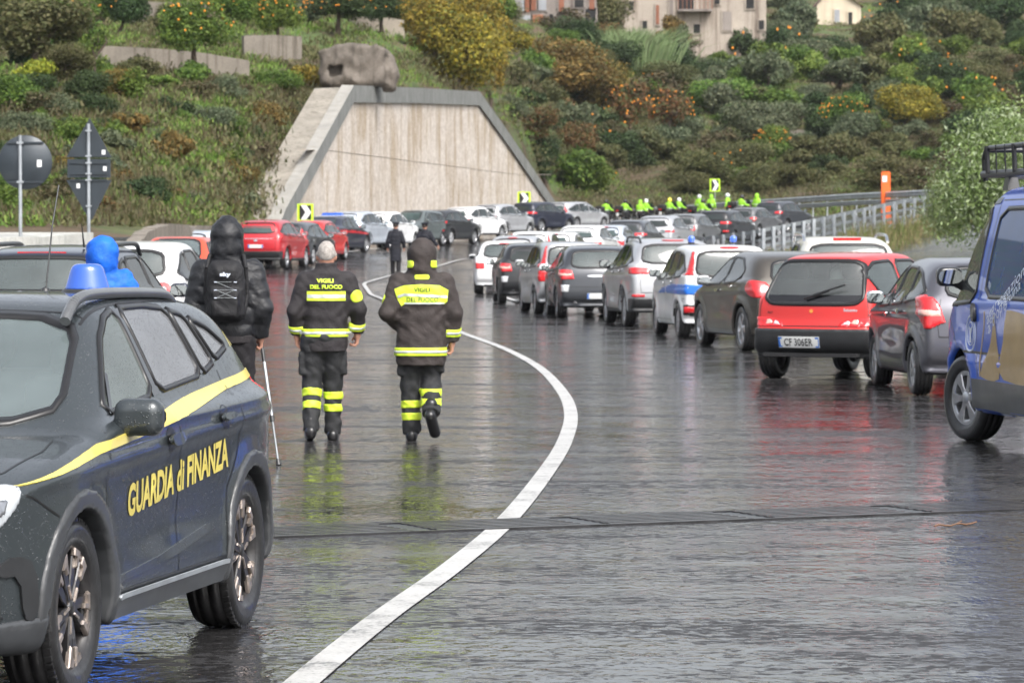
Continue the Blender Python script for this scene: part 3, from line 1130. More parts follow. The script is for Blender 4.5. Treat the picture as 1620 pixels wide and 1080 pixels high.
# -- the near patrol car
def spec_patrol():
    S = dict(w=.90, wb=2.665, R=.345, rim=.243, tw=.225, style='five_blade', zb=(1.04, .97), tmb=.44, tmb2=.08, shoulder=.05, crease=(.98, .84), cr=.016,
             flare=.012, gap=.05, af=.26, ar=.17, lr=.85, ar2=.03, bow=(.20, .16), kr=.07, mirror=(.70, .80, 1.02), seatx=-.05, rearx=-.9, seatz=.42, dashx=.85,
             prof=[(-2.14, .34), (-2.22, .48), (-2.215, .72), (-2.17, .95), (-2.05, 1.14), (-1.86, 1.34), (-1.70, 1.44), (-1.5, 1.485), (-1.0, 1.52), (-.35, 1.535),
                   (.10, 1.518), (.38, 1.435), (.78, 1.20), (1.10, 1.03), (1.35, .985), (1.75, .925), (2.05, .845), (2.20, .74), (2.25, .55), (2.22, .36), (2.08, .24), (1.5, .23), (0, .235), (-1.6, .25)], panels=[])
    W1 = [(.84, 1.055), (.60, 1.19), (.34, 1.35), (.12, 1.43), (-.04, 1.455), (.0, 1.10)]
    W1 = [(.74, 1.07), (.34, 1.345), (.14, 1.425), (-.03, 1.455), (-.015, 1.115)]
    W0 = [(.90, 1.045), (.78, 1.06), (.775, 1.085), (.80, 1.09)]
    W2 = [(-.13, 1.125), (-.125, 1.46), (-.50, 1.462), (-.78, 1.445), (-.86, 1.165)]
    W3 = [(-.92, 1.175), (-.84, 1.435), (-1.00, 1.41), (-1.13, 1.21)]
    W4 = [(-1.20, 1.225), (-1.08, 1.395), (-1.28, 1.35), (-1.46, 1.27)]
    windows(S, [W1, W2, W3, W4], [(-.55, 1.12), (-.50, 1.40), (.50, 1.40), (.55, 1.12)], [(-.68, 1.045), (-.58, 1.435), (.58, 1.435), (.68, 1.045)],
            gside=['glass_side', 'glass_mist', 'glass_mist', 'glass_mist'], gfront='glass_wind', it=1, w1=.02)
    p = S['panels']
    p.append(pn('door_pillar', 'L', [(-.01, 1.10), (-.03, 1.46), (-.13, 1.465), (-.12, 1.11)], 'gloss_black', off=.005))
    p.append(pn('quarter_divider', 'L', [(-.86, 1.16), (-.78, 1.45), (-.84, 1.44), (-.92, 1.17)], 'gloss_black', off=.0055))
    p.append(pn('quarter_divider', 'L', [(-1.13, 1.20), (-1.0, 1.41), (-1.08, 1.40), (-1.20, 1.215)], 'gloss_black', off=.0055))
    p.append(pn('quarter_divider', 'L', [(.70, 1.06), (.52, 1.22), (.50, 1.21), (.66, 1.06)], 'gloss_black', off=.007))
    stripe = [(1.88, .845), (1.5, .885), (1.1, .925), (.6, .955), (.2, .98), (-.6, 1.04), (-1.2, 1.085), (-1.82, 1.12),
              (-1.81, 1.155), (-1.62, 1.148), (-1.2, 1.126), (-.6, 1.090), (.2, 1.025), (.6, .998), (1.1, .960), (1.5, .905)]
    p += both('yellow_stripe', stripe, 'yellow_film', off=.006, skirt=.006, res=.025)
    p.append(tx('L', 'GUARDIA di FINANZA', (-.10, .765), .135, 'yellow_film', length=1.60, rot=.068, bold=.035, off=.004, skew=.0))
    p.append(tx('L', '117', (-1.66, 1.30), .07, 'yellow_film', length=.14, rot=.1, bold=.03, off=.004))
    p.append(line([(.99, .37), (1.02, .6), (1.0, .85), (.95, 1.0)])); p.append(line([(-.085, .36), (-.095, .7), (-.10, 1.08)]))
    p.append(line([(-1.16, 1.17), (-1.15, .95), (-1.06, .80), (-.90, .66), (-.86, .38)]))
    p.append(line([(1.0, .36), (-.86, .36)], w=.012))
    p.append(line([(2.05, .86), (1.80, .80), (1.62, .72)])); p.append(line([(-1.78, .80), (-2.0, .84), (-2.16, .84)]))
    p += handle(.06, .925, 'L', 'paint'); p += handle(-.83, .975, 'L', 'paint')
    for xw in (S['wb'] / 2, -S['wb'] / 2):
        p += so('arch_cladding', 'F', 'grey_plastic', None, arch(S, xw, S['R'] + .04, S['R'] + .115, -14, 194), .013, .016)
    p += both('sill_cladding', [(.95, .22), (.90, .345), (-.90, .345), (-.96, .22)], 'grey_plastic', off=.016, skirt=.03, res=.08)
    p += both('sill_trim', [(.88, .335), (.88, .352), (-.86, .352), (-.86, .335)], 'galv', off=.022, skirt=.01, res=.08)
    p += both('door_crease', [(.90, .42), (.2, .455), (-.62, .53), (-.72, .50), (.1, .425), (.90, .395)], 'paint', off=.006, skirt=.01, res=.08)
    p += so('headlamp', 'F', 'head_lamp', [(.46, .64), (.48, .78), (.70, .85), (1.1, .90), (1.1, .64)], [(1.86, .858), (1.95, .862), (2.30, .80), (2.30, .665), (2.12, .67), (2.00, .70), (1.91, .77)], .005, .009)
    p += so('lamp_inner', 'F', 'lamp_bowl', [(.52, .68), (.55, .76), (.72, .80), (1.1, .83), (1.1, .70)], [(1.93, .83), (2.0, .84), (2.3, .78), (2.3, .685), (2.12, .69), (1.98, .75)], .008, .009)
    p += so('fog_recess', 'F', 'black_plastic', [(.55, .34), (.58, .52), (1.1, .60), (1.1, .34)], [(1.98, .36), (2.0, .50), (2.08, .53), (2.3, .50), (2.3, .34)], .006, .014)
    p += so('tail_lamp', 'B', 'red_lamp', [(.50, .93), (.52, 1.08), (.7, 1.13), (1.1, 1.14), (1.1, .86)], [(-1.84, 1.13), (-1.9, 1.14), (-2.3, 1.12), (-2.3, .95), (-2.04, .96), (-1.92, 1.04)], .008, .012)
    p += both('fog_trim', rnd([(1.80, .34), (1.80, .56), (1.93, .60), (2.02, .56), (2.02, .52), (1.90, .52), (1.88, .36)], 1), 'black_plastic', off=.012, skirt=.02, res=.05)
    p += so('bumper_cladding', 'F', 'grey_plastic', [(-.2, .24), (-.2, .33), (1.1, .36), (1.1, .2)], [(1.72, .2), (1.72, .36), (2.0, .35), (2.4, .36), (2.4, .2)], .016, .018)
    p += so('bumper_cladding', 'B', 'grey_plastic', [(-.2, .24), (-.2, .5), (1.1, .5), (1.1, .2)], [(-1.72, .2), (-1.74, .44), (-1.9, .48), (-2.4, .5), (-2.4, .2)], .016, .018)
#    p += both('bumper_cladding', [(1.72, .24), (1.72, .36), (2.0, .35), (2.2, .40), (2.2, .24)], 'grey_plastic', off=.012, skirt=.02)
#    p += both('bumper_cladding', [(-1.78, .24), (-1.76, .44), (-1.95, .50), (-2.2, .48), (-2.2, .26)], 'grey_plastic', off=.012, skirt=.02)
    p.append(pn('grille', 'F', rnd([(-.42, .50), (-.48, .72), (.48, .72), (.42, .50)], 1), 'black_plastic', off=.006))
#    p.append(pn('bumper_cladding', 'F', [(-.85, .25), (-.85, .36), (.85, .36), (.85, .25)], 'grey_plastic', off=.012))
    p.append(line([(1.98, .60), (1.75, .72), (1.4, .76), (1.2, .74)], axis='T')); p.append(line([(1.98, -.60), (1.75, -.72), (1.4, -.76), (1.2, -.74)], axis='T'))
    p.append(line([(.36, .60), (-1.4, .58)], axis='T', w=.012)); p.append(line([(.30, .60), (.30, -.60)], axis='T', w=.012))
    return S

def spec_generic(prof, w, wb, R_, rim, sidew, rearw, frontw, lamps, **k):
    S = dict(w=w, wb=wb, R=R_, rim=rim, tw=.2, prof=prof, panels=[], zb=k.pop('zb', (1.0, .92)), mirror=k.pop('mirror', (.62, w - .08, 1.0)))
    gs, gr, gf = k.pop('glass', ('glass_dark', 'glass_rear', 'glass_wind'))
    windows(S, sidew, rearw, frontw, gs, gr, gf, it=k.pop('wit', 1), rear_r=k.pop('rear_r', 2))
    p = S['panels']
    for lp in lamps:
        if lp[1] in ('W', 'H'):
            p += so(lp[0], 'B' if lp[1] == 'W' else 'F', lp[2], lp[3], lp[4], lp[5] if len(lp) > 5 else .014)
            continue
        nm, ax, poly, mat = lp[:4]
        off = lp[4] if len(lp) > 4 else .012
        if ax == 'B2':
            for sg in (1, -1):
                p.append(pn(nm, 'B', rnd([(a * sg, b) for a, b in poly], 1), mat, off=off, res=.05))
        elif ax == 'F2':
            for sg in (1, -1):
                p.append(pn(nm, 'F', rnd([(a * sg, b) for a, b in poly], 1), mat, off=off, res=.06))
        elif ax == 'S':
            p += both(nm, rnd(poly, 1), mat, off=off, res=.05)
        else:
            p.append(pn(nm, ax, rnd(poly, 1), mat, off=off, res=.06))
    doors = k.pop('doors', None)
    if doors:
        for ln in doors:
            p.append(line(ln, 'L')); p.append(line(ln, 'R'))
    for (x, z) in k.pop('handles', []):
        p += handle(x, z, 'L', k.get('hmat', 'paint'), False); p += handle(x, z, 'R', k.get('hmat', 'paint'), False)
    k.pop('hmat', None)
    cl = k.pop('clad', None)
    if k.pop('tail', True):
        xr = min(a for a, b in prof); 
        p.append(line([(-w * .74, .64), (w * .74, .64)], 'B', w=.012)); p.append(line([(-w * .74, .64), (-w * .76, .82), (-w * .70, 1.05)], 'B', w=.008)); p.append(line([(w * .74, .64), (w * .76, .82), (w * .70, 1.05)], 'B', w=.008))
        for ax in 'LR': p.append(line([(-wb / 2 - R_ - .10, .60), (xr + .25, .66), (xr + .06, .66)], ax, w=.009))
    if cl:
        for xw in (wb / 2, -wb / 2):
            p += both('arch_cladding', arch(S, xw, R_ + .04, R_ + .10), 'black_plastic', off=.012, skirt=.03, res=.06)
        p += both('sill_cladding', [(wb / 2 - R_ - .1, .2), (wb / 2 - R_ - .1, .33), (-wb / 2 + R_ + .1, .33), (-wb / 2 + R_ + .1, .2)], 'black_plastic', off=.012)
    S.update(k)
    return S

HATCH = [(-1.78, .32), (-1.88, .45), (-1.87, .72), (-1.83, .95), (-1.70, 1.16), (-1.52, 1.37), (-1.34, 1.435), (-.8, 1.475), (-.15, 1.48), (.22, 1.43), (.72, 1.19), (1.17, .98), (1.45, .92), (1.85, .80), (2.03, .66), (2.08, .45), (2.02, .28), (1.85, .2), (0, .2), (-1.65, .22)]
SUV = [(-2.06, .36), (-2.15, .5), (-2.15, .78), (-2.11, 1.02), (-1.98, 1.25), (-1.83, 1.50), (-1.65, 1.58), (-1.0, 1.63), (-.3, 1.64), (.15, 1.60), (.62, 1.34), (1.06, 1.12), (1.35, 1.07), (1.85, .98), (2.12, .82), (2.20, .6), (2.15, .38), (1.95, .25), (0, .25), (-1.9, .28)]

def side3(zr=1.0, zf=.95, top=1.36, rx=-1.55, fx=.80, B=-.05, C=-.85, topx=.22):
    """three side panes of a five-door car; zr/zf lower edge rear/front"""
    f = lambda x: zf + (zr - zf) * (fx - x) / (fx - rx)
    return [[(fx, f(fx)), (topx, top - .03), (B + .06, top), (B + .06, f(B))],
            [(B - .05, f(B)), (B - .05, top), (C + .10, top - .01), (C, f(C))],
            [(C - .08, f(C)), (C + .0, top - .02), (C - .28, top - .06), (rx, f(rx) + .08), (rx + .06, f(rx) + .01)]]

def doors3(fx=.95, B=-.02, C=-.95, zf=.95, z0=.30, wb=2.5):
    return [[(fx, z0 + .02), (fx + .03, .6), (fx - .02, zf)], [(B, z0), (B, .95)], [(C, 1.0), (C + .02, .80), (C + .20, .62), (C + .24, z0)], [(fx, z0), (C + .24, z0)]]

def S_i20():
    return spec_generic(sc(HATCH, .98, 1.01), .855, 2.525, .30, .205, side3(1.05, .94, 1.37, -1.50, .78, -.02, -.80), [(-.52, 1.08), (-.47, 1.37), (.47, 1.37), (.52, 1.08)], [(-.6, 1.02), (-.46, 1.40), (.46, 1.40), (.6, 1.02)],
        [('tail_lamp', 'W', 'red_lamp', [(.56, .80), (.62, 1.00), (.70, 1.10), (1.1, 1.14), (1.1, .70), (.74, .72)], [(-1.44, 1.09), (-1.58, 1.10), (-2.0, .98), (-2.0, .73), (-1.72, .73), (-1.54, .88)], .018),
         ('lamp_lens', 'W', 'clear_red', [(.60, .86), (.62, .93), (1.1, .95), (1.1, .86)], [(-1.62, .95), (-2.0, .92), (-2.0, .85), (-1.62, .87)], .022),
         ('headlamp', 'H', 'head_lamp', [(.42, .60), (.46, .72), (.72, .84), (1.1, .86), (1.1, .64)], [(1.5, .82), (2.2, .8), (2.2, .6), (1.8, .64)])],
        zb=(1.06, .93), crease=(.90, .84), cr=.02, style='cover', doors=doors3(.92, -.0, -.95), handles=[(.12, .86), (-.72, .90)], hmat='chrome', glass=('glass_clear', 'glass_rear', 'glass_wind'), tmb=.40)

def S_seicento():
    P = [(-1.50, .30), (-1.60, .40), (-1.62, .58), (-1.565, .66), (-1.53, .90), (-1.42, 1.12), (-1.27, 1.33), (-1.12, 1.395), (-.6, 1.43), (.05, 1.43), (.38, 1.36), (.72, 1.12), (.98, .93), (1.2, .87), (1.55, .76), (1.70, .6), (1.72, .4), (1.6, .22), (0, .21), (-1.38, .25)]
    S = spec_generic(P, .754, 2.2, .275, .175, [[(.72, .93), (.22, 1.33), (-.38, 1.33), (-.36, .93)], [(-.50, .93), (-.50, 1.33), (-1.02, 1.31), (-1.28, 1.20), (-1.10, .96)]],
        [(-.585, .93), (-.50, 1.28), (-.40, 1.325), (.40, 1.325), (.50, 1.28), (.585, .93), (.50, .865), (-.50, .865)], [(-.55, .96), (-.45, 1.36), (.45, 1.36), (.55, .96)],
        [('tail_lamp', 'W', 'red_lamp', [(.33, .600), (.35, .65), (.46, .69), (.66, .715), (1.1, .73), (1.1, .60)], [(-1.46, .60), (-1.44, .71), (-1.9, .74), (-1.9, .60)], .010),
         ('lamp_lens', 'W', 'clear_lamp', [(.37, .618), (.39, .655), (.46, .675), (.47, .622)], None, .014), ('lamp_lens', 'W', 'clear_red', [(.485, .625), (.485, .68), (.565, .69), (.57, .625)], None, .014),
         ('rear_bumper', 'W', 'black_plastic', [(-.02, .30), (-.02, .575), (1.1, .575), (1.1, .28), (.5, .24)], [(-1.20, .28), (-1.22, .565), (-1.34, .575), (-1.9, .575), (-1.9, .2), (-1.3, .25)], .026),
         ('bumper_groove', 'B', [(-.70, .520), (-.70, .535), (.70, .535), (.70, .520)], 'seal', .024)],
        zb=(.90, .88), tmb=.40, tmb2=0, shoulder=.03, crease=(.70, .70), cr=.01, style='five', ar=.10, bow=(.16, .10), doors=[[(.85, .3), (.85, .9)], [(-.45, .28), (-.44, .92)]],
        tail=False, glass=('glass_rear', 'glass_clear', 'glass_wind'), handles=[(-.30, .82)], mirror=(.60, .68, .98), flare=.02, gap=.035, rearx=-.75, dashx=.6, kr=.06)
    p = S['panels']
    plate(S, .435, 'CF 306ER', y=.12, wid=.50, o=.038)
    p.append(tx('B', 'FIAT', (.52, .755), .025, 'ink', name='badge_lettering', bold=.02, off=.004))
    p.append(tx('B', 'Seicento', (-.46, .79), .034, 'chrome', name='badge_lettering', off=.004, bold=.02))
    p.append(pn('badge', 'B', [(.0 + math.cos(t) * .022, .775 + math.sin(t) * .022) for t in np.linspace(0, 2 * math.pi, 12)[:-1]], 'orange_lamp', off=.006, res=.1))
    p.append(pn('window_shade_band', 'B', [(-.575, .90), (-.58, .955), (.58, .955), (.575, .90), (.5, .88), (-.5, .88)], 'gloss_black', off=.004, skirt=0))
    p.append(line([(-.66, .62), (-.66, .80), (-.64, .90)], 'B', w=.008)); p.append(line([(.66, .62), (.66, .80), (.64, .90)], 'B', w=.008)); p.append(line([(-.66, .605), (.66, .605)], 'B', w=.012))
    return S

def S_mito():
    return spec_generic(sc([(-1.78, .32), (-1.90, .48), (-1.91, .72), (-1.86, .92), (-1.70, 1.15), (-1.48, 1.35), (-1.2, 1.43), (-.7, 1.47), (-.1, 1.475), (.25, 1.41), (.75, 1.17), (1.2, .97), (1.45, .91), (1.85, .79), (2.03, .64), (2.08, .45), (2.02, .28), (1.85, .2), (0, .2), (-1.65, .22)], 1.0, 1.0), .875, 2.55, .33, .235,
        [[(.80, .98), (.22, 1.33), (-.12, 1.375), (-.16, 1.0)], [(-.25, 1.0), (-.22, 1.375), (-.72, 1.35), (-1.12, 1.19), (-1.02, 1.04)]], [(-.50, 1.05), (-.42, 1.31), (.42, 1.31), (.50, 1.05)], [(-.6, 1.02), (-.46, 1.40), (.46, 1.40), (.6, 1.02)],
        [('tail_lamp', 'W', 'red_lamp', [(.50, .90), (.60, 1.02), (.80, 1.06), (1.1, 1.06), (1.1, .80), (.6, .79)], crs([(-1.52, .92), (-1.60, 1.03), (-1.78, 1.07), (-2.1, 1.0), (-2.1, .80), (-1.70, .80)], 3), .022),
         ('headlamp', 'H', 'head_lamp', [(.42, .60), (.46, .72), (.72, .84), (1.1, .86), (1.1, .64)], [(1.5, .82), (2.2, .8), (2.2, .6), (1.8, .64)])],
        zb=(1.04, .95), crease=(.90, .82), cr=.012, style='five', doors=[[(.92, .3), (.93, .95)], [(-.2, .28), (-.2, .98)], [(-1.1, 1.05), (-1.02, .85), (-.84, .68), (-.8, .3)], [(.92, .28), (-.8, .28)]], handles=[(.02, .88), (-.80, .95)], hmat='chrome', glass=('glass_clear', 'glass_rear', 'glass_wind'), tmb=.44, ar=.16, mirror=(.66, .80, .99))

def S_panda(kind):
    P = [(-1.58, .34), (-1.68, .48), (-1.69, .9), (-1.66, 1.2), (-1.58, 1.44), (-1.42, 1.52), (-.6, 1.55), (.05, 1.54), (.36, 1.47), (.72, 1.24), (1.05, 1.03), (1.3, .97), (1.68, .85), (1.84, .65), (1.88, .4), (1.8, .25), (1.6, .2), (0, .2), (-1.48, .23)]
    S = spec_generic(P, .82, 2.3, .295, .19, side3(1.03, .97, 1.42, -1.42, .74, -.05, -.78, .20), [(-.56, 1.05), (-.50, 1.42), (.50, 1.42), (.56, 1.05)], [(-.56, 1.06), (-.46, 1.46), (.46, 1.46), (.56, 1.06)],
        ([('tail_lamp', 'W', 'red_lamp', [(.61, 1.05), (.565, 1.44), (1.1, 1.44), (1.1, 1.05)], [(-1.50, 1.05), (-1.50, 1.20), (-1.44, 1.44), (-1.9, 1.44), (-1.9, 1.05)], .014),
          ('fog_surround', 'W', 'seal', [(.52, .39), (.52, .57), (1.1, .57), (1.1, .39)], [(-1.56, .39), (-1.56, .57), (-1.9, .57), (-1.9, .39)], .010), ('fog_lamp', 'W', 'red_lamp', [(.56, .43), (.56, .53), (1.1, .53), (1.1, .43)], [(-1.60, .43), (-1.60, .53), (-1.9, .53), (-1.9, .43)], .018),
          ('brake_lamp', 'B', [(-.16, 1.475), (-.16, 1.50), (.16, 1.50), (.16, 1.475)], 'red_lamp', .02),
          ('blue_band', 'W', 'band_blue', [(-.02, .72), (-.02, .90), (1.1, .90), (1.1, .5), (1.05, .5), (1.0, .72)], [(-1.9, .72), (-1.9, .90), (-.70, .90), (.05, .84), (.95, .70), (1.0, .58), (.4, .62), (-.55, .72)], .004)]
         if kind == 'police' else
         [('tail_lamp', 'W', 'red_lamp', [(.62, 1.0), (.57, 1.45), (1.1, 1.45), (1.1, 1.0)], [(-1.50, 1.0), (-1.46, 1.46), (-1.9, 1.46), (-1.9, 1.0)], .014),
          ('lamp_lens', 'W', 'clear_lamp', [(.63, .93), (.62, 1.0), (1.1, 1.0), (1.1, .93)], [(-1.56, .93), (-1.54, 1.0), (-1.9, 1.0), (-1.9, .93)], .014),
          ('tail_lamp', 'W', 'red_lamp', [(.60, .70), (.62, .93), (1.1, .93), (1.1, .70)], [(-1.55, .70), (-1.53, .93), (-1.9, .93), (-1.9, .70)], .014)]) + [('headlamp', 'F2', [(.42, .66), (.46, .84), (.70, .86), (.70, .70)], 'head_lamp')],
        zb=(1.04, .98), tmb=.30, tmb2=0, crease=(.80, .76), cr=.012, style='cover', doors=doors3(.9, -.0, -.95), handles=[(.12, .90), (-.68, .93)], mirror=(.62, .74, 1.04), bow=(.15, .05), ar=.09, ar2=.02, kr=.06,
        glass=('glass_dark', 'glass_rear', 'glass_wind'), rearx=-.8, dashx=.68)
    if kind == 'police':
        for x in (-.05, -.42):
            S['panels'] += [pn('crest_panel', 'L', rotpoly(x + .28, .80 - .02 * (x > -.2), .17, .12), 'plate_white', off=.005, skirt=0)]
            S['panels'] += [pn('crest_panel', 'L', rotpoly(x + .28, .80 - .02 * (x > -.2), .14, .09), 'band_blue', off=.007, skirt=0)]
            S['panels'] += [pn('crest', 'L', rotpoly(x + .28, .80 - .02 * (x > -.2), .05, .06), 'plate_white', off=.009, skirt=0)]
    plate(S, .62)
    return S

def S_suv(kind='compass', fx=1.0, fz=1.0, gl=('glass_dark', 'glass_rear', 'glass_wind')):
    zz = lambda P: [(a, b * fz) for a, b in P]
    xx = lambda P: [(a * fx, b * fz) for a, b in P]
    lam = {'compass': [('tail_lamp', 'W', 'red_lamp', zz([(.52, .97), (.52, 1.10), (1.2, 1.13), (1.2, .97)]), xx([(-1.84, .98), (-1.84, 1.10), (-2.5, 1.12), (-2.5, .97)]), .016), ('reflector', 'W', 'red_lamp', zz([(.60, .56), (.60, .61), (1.2, .61), (1.2, .56)]), xx([(-2.0, .56), (-2.0, .61), (-2.5, .61), (-2.5, .56)]), .02), ('lower_bumper', 'W', 'black_plastic', zz([(-.02, .28), (-.02, .54), (1.2, .54), (1.2, .28)]), xx([(-1.82, .28), (-1.84, .54), (-2.5, .54), (-2.5, .28)]), .014), ('brake_lamp', 'B', [(-.2, 1.585), (-.2, 1.60), (.2, 1.60), (.2, 1.585)], 'red_lamp', .02)],
           'tucson': [('tail_lamp', 'W', 'red_lamp', zz([(.40, 1.0), (.42, 1.06), (1.2, 1.11), (1.2, .98)]), xx([(-1.86, 1.0), (-1.88, 1.08), (-2.5, 1.1), (-2.5, .97)]), .016), ('lower_bumper', 'W', 'black_plastic', zz([(-.02, .28), (-.02, .58), (1.2, .58), (1.2, .28)]), xx([(-1.82, .28), (-1.84, .58), (-2.5, .58), (-2.5, .28)]), .014), ('chrome_strip', 'B', [(-.62, .985), (-.62, 1.0), (.62, 1.0), (.62, .985)], 'chrome', .012), ('badge', 'B', rotpoly(0, .93, .12, .06), 'chrome', .014)],
           'round': [('tail_lamp', 'B2', [(.62 + math.cos(t) * .13, .98 + math.sin(t) * .12) for t in np.linspace(0, 6.283, 11)[:-1]], 'red_lamp', .016), ('lamp_lens', 'B2', [(.62 + math.cos(t) * .06, .98 + math.sin(t) * .06) for t in np.linspace(0, 6.283, 9)[:-1]], 'clear_lamp', .022)],
           'wide': [('tail_lamp', 'W', 'red_lamp', zz([(.44, .98), (.44, 1.10), (1.2, 1.14), (1.2, .98)]), xx([(-1.76, 1.0), (-1.78, 1.08), (-2.5, 1.14), (-2.5, .97)]), .016), ('reflector', 'W', 'red_lamp', zz([(.58, .62), (.58, .70), (1.2, .70), (1.2, .62)]), xx([(-2.0, .62), (-2.0, .70), (-2.5, .70), (-2.5, .62)]), .018), ('lower_bumper', 'W', 'black_plastic', zz([(-.02, .28), (-.02, .48), (1.2, .48), (1.2, .28)]), xx([(-1.82, .28), (-1.84, .48), (-2.5, .48), (-2.5, .28)]), .014)],
           'crossover': [('tail_lamp', 'W', 'red_lamp', zz([(.52, .92), (.52, 1.02), (1.2, 1.06), (1.2, .92)]), xx([(-1.86, .94), (-1.86, 1.02), (-2.5, 1.06), (-2.5, .92)]), .016), ('lower_bumper', 'W', 'black_plastic', zz([(-.02, .28), (-.02, .60), (1.2, .60), (1.2, .28)]), xx([(-1.82, .28), (-1.84, .60), (-2.5, .60), (-2.5, .28)]), .014)]}[kind]
    lam = lam + [('headlamp', 'H', 'head_lamp', zz([(.42, .78), (.46, .90), (.82, .96), (1.2, .96), (1.2, .80)]), xx([(1.6, .93), (2.5, .93), (2.5, .78), (1.75, .83)])), ('grille', 'F', [(-.4, .5), (-.42, .84), (.42, .84), (.4, .5)], 'black_plastic')]
    lam = [l if l[1] in ('W', 'H') else (l[0], l[1], ([(a * fx, b * fz) for a, b in l[2]] if l[1] == 'S' else [(a, b * fz) for a, b in l[2]]), l[3]) + tuple(l[4:]) for l in lam]
    S = spec_generic(sc(SUV, fx, fz), .90, 2.64 * fx, .345, .235, [sc(q, fx, fz) for q in side3(1.14, 1.06, 1.50, -1.80, .74, -.05, -.98, .20)], [(-.62, 1.19 * fz), (-.56, 1.50 * fz), (.56, 1.50 * fz), (.62, 1.19 * fz)], [(-.62, 1.16 * fz), (-.5, 1.56 * fz), (.5, 1.56 * fz), (.62, 1.16 * fz)], lam,
        zb=(1.15 * fz, 1.06 * fz), tmb=.40, crease=(.95, .90), cr=.014, style='five', doors=doors3(.95, -.0, -1.0, 1.05, .34), handles=[(.1, 1.0), (-.85, 1.03)], mirror=(.68 * fx, .84, 1.12 * fz), clad=kind in ('compass', 'crossover', 'tucson'), glass=gl, seatz=.5, rearx=-.95)
    plate(S, .74 * fz)
    return S

def S_hatch(kind='polo', fx=1.0, fz=1.0, gl=('glass_dark', 'glass_rear', 'glass_wind')):
    zz = lambda P: [(a, b * fz) for a, b in P]
    xx = lambda P: [(a * fx, b * fz) for a, b in P]
    lam = {'polo': [('tail_lamp', 'W', 'red_lamp', zz([(.54, .69), (.54, .87), (1.2, .88), (1.2, .69)]), xx([(-1.72, .70), (-1.72, .87), (-2.5, .88), (-2.5, .69)]), .014), ('badge', 'B', rotpoly(0, .83, .10, .10), 'chrome', .01), ('brake_lamp', 'B', [(-.14, 1.385), (-.14, 1.40), (.14, 1.40), (.14, 1.385)], 'red_lamp', .02)],
           'dark': [('tail_lamp', 'W', 'red_lamp', zz([(.52, .80), (.56, .98), (1.2, 1.02), (1.2, .76)]), xx([(-1.58, .90), (-1.62, 1.02), (-2.5, 1.02), (-2.5, .76), (-1.8, .78)]), .016), ('lamp_lens', 'W', 'clear_red', zz([(.56, .86), (.57, .91), (1.2, .92), (1.2, .86)]), xx([(-1.64, .86), (-1.64, .93), (-2.5, .92), (-2.5, .86)]), .021), ('fog_lamp', 'W', 'clear_lamp', zz([(.64, .54), (.62, .68), (1.2, .70), (1.2, .54)]), xx([(-1.75, .54), (-1.72, .68), (-2.5, .7), (-2.5, .54)]), .014), ('chrome_strip', 'B', [(-.25, .84), (-.25, .88), (.25, .88), (.25, .84)], 'chrome', .014), ('exhaust', 'B', rotpoly(.5, .34, .09, .06), 'chrome', .03)]}[kind]
    lam = lam + [('headlamp', 'H', 'head_lamp', zz([(.42, .60), (.46, .72), (.72, .84), (1.1, .86), (1.1, .64)]), xx([(1.5, .82), (2.3, .8), (2.3, .6), (1.8, .64)])), ('grille', 'F', [(-.36, .42), (-.38, .66), (.38, .66), (.36, .42)], 'black_plastic')]
    lam = [l if l[1] in ('W', 'H') else (l[0], l[1], ([(a * fx, b * fz) for a, b in l[2]] if l[1] == 'S' else [(a, b * fz) for a, b in l[2]]), l[3]) + tuple(l[4:]) for l in lam]
    S = spec_generic(sc(HATCH, fx, fz), .855, 2.52 * fx, .31, .21, [sc(q, fx, fz) for q in side3(1.02, .94, 1.36, -1.55, .80, -.03, -.86)], [(-.56, 1.04 * fz), (-.50, 1.35 * fz), (.50, 1.35 * fz), (.56, 1.04 * fz)], [(-.6, 1.02 * fz), (-.46, 1.40 * fz), (.46, 1.40 * fz), (.6, 1.02 * fz)], lam,
        zb=(1.02 * fz, .93 * fz), tmb=.38, crease=(.90, .82), cr=.015, style='five', doors=doors3(.94, -.0, -.95), handles=[(.1, .86), (-.75, .90)], glass=gl, mirror=(.66, .79, .98))
    plate(S, .46)
    return S

ESTATE = [(-2.26, .32), (-2.36, .45), (-2.36, .78), (-2.32, 1.0), (-2.2, 1.22), (-2.05, 1.42), (-1.85, 1.485), (-1.0, 1.52), (-.2, 1.51), (.2, 1.45), (.72, 1.2), (1.17, .99), (1.45, .93), (1.85, .82), (2.08, .66), (2.14, .45), (2.06, .28), (1.85, .2), (0, .2), (-2.1, .22)]
def S_estate(gl=('pane_dark', 'pane_pale', 'pane_pale')):
    s3 = side3(1.0, .95, 1.39, -2.0, .80, -.05, -.95)
    S = spec_generic(ESTATE, .90, 2.64, .325, .225, s3, [(-.58, 1.04), (-.54, 1.38), (.54, 1.38), (.58, 1.04)], [(-.6, 1.02), (-.46, 1.42), (.46, 1.42), (.6, 1.02)],
        [('tail_lamp', 'W', 'red_lamp', [(.66, .92), (.61, 1.38), (1.1, 1.38), (1.1, .92)], [(-2.18, .92), (-2.04, 1.38), (-2.5, 1.38), (-2.5, .92)], .014), ('headlamp', 'H', 'head_lamp', [(.42, .60), (.46, .72), (.72, .84), (1.1, .86), (1.1, .64)], [(1.5, .82), (2.3, .8), (2.3, .6), (1.8, .64)])],
        zb=(1.0, .94), tmb=.36, crease=(.90, .84), cr=.012, style='five', doors=doors3(.94, -.0, -1.1), handles=[(.1, .88), (-.85, .90)], glass=gl, mirror=(.66, .84, 1.0))
    plate(S, .80)
    return S

